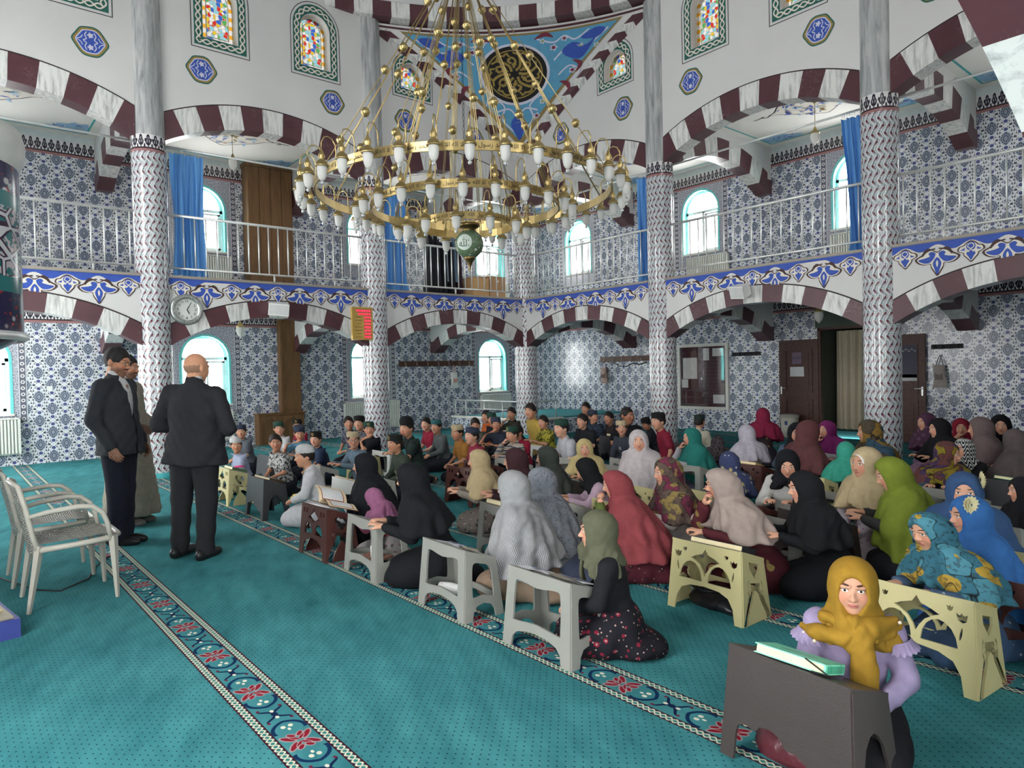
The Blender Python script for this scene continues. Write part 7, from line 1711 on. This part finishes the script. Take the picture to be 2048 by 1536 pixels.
person('girl in crimson scarf far back left of the door',6.12,-0.68,0.524,1.000,sk=(218,172,146),scarf='cape',smat=cloth((150,40,72)),top=cloth((60,48,52),'floral',(150,120,90),(40,34,40)),skirt=cloth((48,44,50)),group='kneeling girls')
person('girl in grey floral clothes bowing forward',6.73,-2.83,0.524,0.814,sk=(218,172,146),pitch=-.5,lean=.5,scarf='cape',smat=cloth((92,84,88),'camo',(60,54,60)),top=cloth((64,56,62),'floral',(176,60,76),(200,190,180)),skirt=cloth((74,66,70)),group='kneeling girls')
person('girl in navy scarf with cream flowers seen from behind',8.16,-4.72,1.222,0.854,sk=(218,172,146),scarf='cape',smat=cloth((66,76,116),'floral',(206,190,130),(220,214,206),.7),top=cloth((70,64,70)),skirt=cloth((60,56,64)),group='kneeling girls')
person('girl in black scarf and denim blue top facing camera',7.75,-2.78,-2.880,1.001,look=(11.56,-10.13),sk=(218,172,146),scarf='wrap',smat=cloth((26,28,34)),top=cloth((84,104,126)),skirt=cloth((70,80,100)),group='kneeling girls')
person('girl in reddish brown scarf hidden behind denim blue girl',8.03,-3.26,-0.524,1.072,sk=(218,172,146),scarf='cape',smat=cloth((104,62,64)),top=cloth((84,54,58)),skirt=cloth((70,48,52)),group='kneeling girls')
person('little girl in black scarf and white blouse looking down',8.69,-4.75,-2.880,0.959,look=(11.56,-10.13),sk=(218,172,146),pose='desk',pitch=-.3,scarf='wrap',smat=cloth((26,28,34)),top=cloth((214,212,206)),skirt=cloth((60,60,66)),group='kneeling girls')
person('girl in black scarf with beaded neckline looking left',9.46,-5.76,-3.927,0.955,look=(7,-8.7),sk=(218,172,146),pose='desk',lean=.2,scarf='cape',smat=cloth((26,27,31)),top=cloth((28,29,33)),skirt=cloth((28,29,33)),extra=beads,group='kneeling girls')
person('girl in magenta scarf and white blouse chin in hand',7.64,-1.76,-3.229,0.943,look=(6.8,-5),sk=(218,172,146),pose='chin',scarf='cape',smat=cloth((136,44,112)),top=cloth((220,218,222)),skirt=cloth((90,80,92)),group='kneeling girls')
person('small girl in mint green scarf turned away',8.53,-3.31,0.698,0.846,sk=(218,172,146),scarf='cape',smat=cloth((70,186,160)),top=cloth((40,42,48)),skirt=cloth((44,46,50)),group='kneeling girls')
person('girl in brown and gold patterned scarf before the big column',8.53,-2.63,-3.665,1.060,look=(6.5,-4.2),sk=(218,172,146),scarf='cape',smat=cloth((92,82,66),'patch',(150,116,50),(56,84,104)),top=cloth((56,60,66)),skirt=cloth((56,56,62)),group='kneeling girls')
person('girl in beige ruffled scarf and pink floral robe',9.36,-4.81,-3.403,1.018,look=(7.6,-9.5),sk=(218,172,146),pose='lap',lean=.05,scarf='cape',smat=cloth((216,192,150)),top=cloth((206,196,206),'floral',(170,110,150),(150,150,170),1.2),skirt=cloth((206,190,200),'floral',(170,110,150),(140,140,160)),extra=underscarf,group='kneeling girls')
person('girl in lime green scarf hidden behind beige ruffled scarf',9.77,-5.08,-4.363,1.012,look=(4.9,-8.7),sk=(218,172,146),pitch=-.2,lean=.2,scarf='long',smat=cloth((132,150,52)),top=cloth((60,60,60)),skirt=cloth((50,50,56)),group='kneeling girls')
person('little girl in purple floral scarf right of the big column',8.37,-0.63,-3.491,1.007,look=(6.8,-3.4),sk=(218,172,146),pose='side',scarf='cape',smat=cloth((92,60,84),'floral',(130,96,120),(70,44,66)),top=cloth((150,130,156),'floral',(196,180,200),(120,100,130)),skirt=cloth((196,150,180),'floral',(150,110,150),(220,200,214)),group='kneeling girls')
person('girl in black scarf right of the purple floral girl',8.78,-1.42,-3.665,1.000,look=(7.2,-3.4),sk=(218,172,146),scarf='cape',smat=cloth((30,30,34)),top=cloth((32,32,36)),skirt=cloth((34,34,38)),group='kneeling girls')
person('girl in red scarf laughing with hand on forehead',8.77,-0.79,-3.316,0.956,look=(11.56,-10.13),sk=(218,172,146),pose='chin',scarf='cape',smat=cloth((150,36,56)),top=cloth((206,196,184)),skirt=cloth((120,60,70)),group='kneeling girls')
person('girl in taupe scarf turned left beside the red scarf',9.26,-1.62,-4.189,1.048,look=(7,-2.6),sk=(218,172,146),scarf='cape',smat=cloth((122,106,104)),top=cloth((110,96,94)),skirt=cloth((100,88,88)),group='kneeling girls')
person('girl in black scarf and pink top at far right wall',9.17,-0.81,-3.316,1.023,look=(11.56,-10.13),sk=(218,172,146),scarf='wrap',smat=cloth((22,22,26)),top=cloth((150,70,96)),skirt=cloth((60,50,56)),group='kneeling girls')
person('girl in taupe scarf seen from behind at right edge',9.66,-2.14,1.047,0.958,sk=(218,172,146),scarf='long',smat=cloth((104,92,92)),top=cloth((96,84,84)),skirt=cloth((90,80,80)),group='kneeling girls')
person('girl in red and yellow floral scarf and denim jacket',9.31,-3.13,-2.967,0.913,look=(10,-3),sk=(218,172,146),pose='desk',pitch=-.15,scarf='cape',smat=cloth((116,70,66),'patch',(150,130,40),(84,60,96),1.5),top=cloth((76,96,120)),skirt=cloth((50,60,50)),group='kneeling girls')
person('child in black and white zigzag scarf with clasped hands',9.31,-2.49,-3.316,0.873,look=(8.2,-5.8),sk=(218,172,146),pose='clasp',scarf='wrap',smat=cloth((34,34,38),'zigzag',(224,224,222)),top=cloth((34,34,38)),skirt=cloth((36,36,40)),group='kneeling girls')
person('girl in steel blue scarf peeking over bright blue scarf',10.16,-5.39,-3.142,0.981,look=(11.56,-10.13),sk=(218,172,146),scarf='cape',smat=cloth((62,92,138)),top=cloth((60,80,116)),skirt=cloth((60,76,110)),extra=flower,group='kneeling girls')
person('girl in bright blue scarf with a cream flower pin',10.37,-5.84,-4.014,0.902,look=(7.7,-8.7),sk=(218,172,146),pose='lap',scarf='long',smat=cloth((62,120,196)),top=cloth((60,110,180)),skirt=cloth((56,104,176)),extra=flower,group='kneeling girls')
person('girl in teal and gold patterned scarf leaning on desk',10.38,-6.16,-3.526,0.941,look=(8.4,-10.2),sk=(218,172,146),pose='desk',lean=.42,scarf='cape',smat=cloth((84,150,168),'patch',(60,116,136),(190,154,62),1.3),top=cloth((76,100,134),'sprig',(206,210,214)),skirt=cloth((60,84,116),'sprig',(190,196,204)),group='kneeling girls')
person('girl in mustard yellow scarf and lilac blouse facing camera',10.38,-7.45,-2.653,0.882,look=(11.56,-10.13),sk=(218,172,146),pose='lap',lean=.03,pitch=.0,scarf='wrap',smat=cloth((188,142,48)),top=cloth((186,168,212)),skirt=cloth((36,36,40)),extra=mustard,group='kneeling girls')
person('girl in black scarf cut off by the right edge',10.24,-4.36,-3.665,0.805,look=(4.9,-8.7),sk=(218,172,146),scarf='cape',smat=cloth((30,30,36)),top=cloth((34,34,40)),skirt=cloth((34,34,40)),group='kneeling girls')
# ---------------------------------------------------------------- three standing men
class HV:   # head-space view of a grid
    def __init__(s,g,hc,k,yaw,pit):
        R=rotm(yaw,pit,0); P=np.stack([g.X-hc[0],g.Y-hc[1],g.Z-hc[2]],-1).astype(F32)@R.astype(F32)/k
        s.X,s.Y,s.Z=P[...,0],P[...,1]+F32(HC[1]),P[...,2]+F32(HC[2]); s.R=R; s.hc=hc; s.k=k
    def pts(s,V): return ((V-np.array(s.hc))@s.R)/s.k+HC
def man(label,x,y,phi,H,arms,jacket,shirt,trous,shoe,sk,hyaw,hpit,hairkind,beard=0,robe=False,bulk=1.,stance=.1,tilt=0.):
    T=thing('person',label,'man',(x,y,0),phi-PI/2,'three standing men'); T.rotation_euler=(0,tilt,phi-PI/2); k=H/1.75; hc=(0,.015*k,1.615*k); hk=1.06*k
    fx=[(-.12,.12,.0075)]; g=Gd(axis(-.5,.5,.024,fx),axis(-.3,.42,.024,[(-.13,.16,.0075)]),axis(-.01,1.78*k,.026,[(1.46*k,1.78*k,.0075)])); v=HV(g,hc,hk,hyaw,hpit)
    d=head_sdf(v)*hk; d=smn(d,cap_(g,(0,-.02*k,1.53*k),(0,-.01,1.36*k),.055*k,.08*k),.03)
    d=smn(d,cap_(g,(0,0,1.36*k),(0,0,.95*k),.1*k,.12*k),.05)
    SH=(.185*k*bulk,-.02,1.40*k)
    for s,(el,wr) in zip((1,-1),arms): d=smn(d,smn(cap_(g,(s*SH[0],SH[1],SH[2]),el,.045,.038),cap_(g,el,wr,.037,.027),.02),.04)
    for s in (-1,1): d=smn(d,smn(cap_(g,(s*.09,0,.92*k),(s*stance,0,.5*k),.07,.055),cap_(g,(s*stance,0,.5*k),(s*stance,-.01,.08),.05,.04),.02),.03)
    V,Q=surfnet(g,d); parts=[(V,Q)]
    for s,(el,wr) in zip((1,-1),arms):
        Hv,Hq=hand_tpl('hi',.5); Hv=Hv*1.1
        if s<0: Hv=Hv*np.array((-1,1,1),F32); Hq=Hq[:,::-1]
        f=np.array(wr)-np.array(el); f=f/np.linalg.norm(f); pn=np.array((s*1.,.1,.2)); z=pn-f*(pn@f); z/=np.linalg.norm(z); xx=np.cross(f,z); parts.append(((Hv@np.stack([xx,f,z])+np.array(wr)).astype(F32),Hq))
    o=0;VV=[];QQ=[]
    for a,b in parts: VV.append(a);QQ.append(b+o);o+=len(a)
    V=np.concatenate(VV);Q=np.concatenate(QQ); ob('body',np_mesh('body',V,Q,skin(sk,beard),v.pts(V)),T)
    # jacket / robe
    hem=(.1 if robe else .80)*k; g=Gd(axis(-.5,.5,.0135),axis(-.32,.36,.0135),axis(hem-.04,1.56*k,.0135)); b=bulk
    d=ell_(g,(0,.0,1.24*k),(.205*k*b,.135*k*b,.26*k)); d=smn(d,ell_(g,(0,.015,1.0*k),(.195*k*b,.15*k*b,.25*k)),.06)
    t=np.clip((1.05*k-g.Z)/(1.05*k-hem),0,1); rx=(.2+.03*t)*k*b; ry=(.15+.02*t)*k*b
    if robe: rx=(.2+.1*t)*k; ry=(.15+.1*t)*k
    a=np.arctan2(g.X,g.Y); cone=(np.sqrt((g.X/rx)**2+((g.Y-.01)/ry)**2)-1)*.14+(.012*np.sin(a*(9 if robe else 4))*t); cone=smx(cone,g.Z-1.05*k,.05); d=smn(d,cone,.04)
    for s in (-1,1): d=smn(d,ell_(g,(s*.15*k*b,-.02,1.41*k),(.1*k,.075*k,.055*k)),.05)
    for s,(el,wr) in zip((1,-1),arms):
        w2=tuple(np.array(el)*.08+np.array(wr)*.92); d=smn(d,smn(cap_(g,(s*SH[0],SH[1],SH[2]-.01),el,.075*k,.064*k),cap_(g,el,w2,.062*k,.048*k),.02),.03)
    d=smn(d,cap_(g,(0,-.03,1.44*k),(0,-.02,1.5*k),.085*k,.068*k),.03)
    d=d+.004*np.sin(g.Z*40+5*np.sin(g.X*12))*np.cos(g.X*22+g.Y*16)+.0022*np.sin(g.X*70+g.Z*55); d=smx(d,hem-g.Z,.01)
    # front opening showing the shirt
    if not robe: d=smx(d,-smx(np.abs(g.X)-.012-.16*np.clip(g.Z-1.12*k,0,.36),.05-g.Y,.01),.01)
    V,Q=surfnet(g,d); ob('robe' if robe else 'jacket',np_mesh('jacket',relax(V,Q,1,.4),Q,jacket,V),T)
    g=Gd(axis(-.18,.18,.012),axis(-.16,.2,.012),axis(.85*k,1.57*k,.012)); d=smn(ell_(g,(0,.0,1.2*k),(.16*k,.122*k*b,.3*k)),cap_(g,(0,-.02,1.44*k),(0,-.012,1.525*k),.07*k,.064*k),.03); V,Q=surfnet(g,d); ob('shirt',np_mesh('shirt',V,Q,shirt,V),T)
    g=Gd(axis(-.3,.3,.0145),axis(-.22,.24,.0145),axis(.0,1.04*k,.0145)); d=ell_(g,(0,0,.92*k),(.185*k*b,.14*k*b,.13*k))
    for s in (-1,1): d=smn(d,smn(cap_(g,(s*.092,.0,.88*k),(s*stance,.005,.5*k),.105*k*b,.083*k),cap_(g,(s*stance,.005,.5*k),(s*stance,-.01,.05),.083*k,.072*k),.03),.02)
    d=d+.005*np.sin(g.Z*38+8*g.X)*np.clip((.5-g.Z)*3,.15,1); d=smx(d,.035-g.Z,.01); V,Q=surfnet(g,d); ob('trousers',np_mesh('trousers',relax(V,Q,1,.4),Q,trous,V),T)
    for s in (-1,1):
        g=Gd(axis(s*stance-.07,s*stance+.07,.009),axis(-.14,.24,.009),axis(-.01,.12,.009)); d=smn(ell_(g,(s*stance,.07,.03),(.047,.135,.05)),ell_(g,(s*stance,-.05,.045),(.043,.07,.06)),.03); d=smx(d,.002-g.Z,.005); V,Q=surfnet(g,d); ob('shoe',np_mesh('shoe',V,Q,shoe,V),T)
    # hair
    g=Gd(axis(-.14,.14,.008),axis(-.16,.17,.008),axis(1.48*k,1.79*k,.008)); v=HV(g,hc,hk,hyaw,hpit)
    if hairkind=='full': d=ell_(v,(0,.002,.762),(.083,.103,.106)); d=smx(d,-ell_(v,(0,.145,.695),(.085,.112,.1)),.012); d=smx(d,.70-v.Z+.25*(v.Y-.0),.012); d=smx(d,-ell_(v,(.1,.03,.715),(.03,.022,.032)),.01); d=smx(d,-ell_(v,(-.1,.03,.715),(.03,.022,.032)),.01)
    else: d=ell_(v,(0,.007,.756),(.0785,.097,.0945)); d=smx(d,v.Z-.772-.25*v.Y,.02); d=smx(d,v.Y-.02,.012); d=smx(d,.685-v.Z,.012)
    d=(d+.0035*np.sin(v.X*150+v.Z*40)*np.sin(v.Y*90+v.X*60))*hk; V,Q=surfnet(g,d); ob('hair',np_mesh('hair',V,Q,plain((28,24,24) if hairkind=='full' else (136,104,84),.7),V),T)
    return T,hc,hk,hyaw,hpit
SUIT=cloth((46,46,50)); SUIT2=cloth((52,54,60)); NAVY=cloth((34,38,50)); SHOE=plain((24,24,26),.4); BEIGE=cloth((172,164,148)); WSH=cloth((222,222,224))
man('bald man in charcoal suit standing with his back turned',5.45,-8.53,math.radians(128),1.72,(((.33,-.03,1.1),(.1,.22,1.06)),((-.33,-.03,1.1),(-.1,.22,1.06))),SUIT,WSH,cloth((42,42,46)),SHOE,(206,156,126),-.25,-.05,'fringe',0,False,1.16,.12,.05)
T,hc,hk,hy,hp=man('young man with dark hair, moustache and grey blazer in profile',4.45,-8.87,math.radians(48),1.80,(((.25,-.07,1.15),(.25,.09,.9)),((-.25,-.05,1.15),(-.22,.1,.9))),SUIT2,WSH,NAVY,SHOE,(190,140,110),-.05,-.22,'full',.6,False,1.02,.06)
q=MB(); R=Matrix(rotm(hy,hp,0).tolist()); f=lambda p:tuple(R@(Vector((p[0],p[1]-HC[1],p[2]-HC[2]))*hk)+Vector(hc))
for sx in (-1,1):
    q.tube([f((sx*.031+.021*math.cos(a),HC[1]+.104,HC[2]+.003+.018*math.sin(a))) for a in np.linspace(0,2*PI,15)[:-1]],.0016,5,closed=True); q.tube([f((sx*.05,HC[1]+.1,HC[2]+.006)),f((sx*.084,HC[1]-.01,HC[2]+.006))],.0014,4)
q.build('glasses',plain((60,48,40),.3),T,True)
man('bearded man in a beige robe hidden behind the young man',3.55,-8.62,math.radians(50),1.76,(((.25,-.02,1.12),(.16,.2,1.02)),((-.25,-.02,1.12),(-.16,.2,1.02))),BEIGE,WSH,cloth((200,192,176)),plain((120,116,110),.7),(200,152,124),-.05,-.1,'full',1,True,1.,.1)
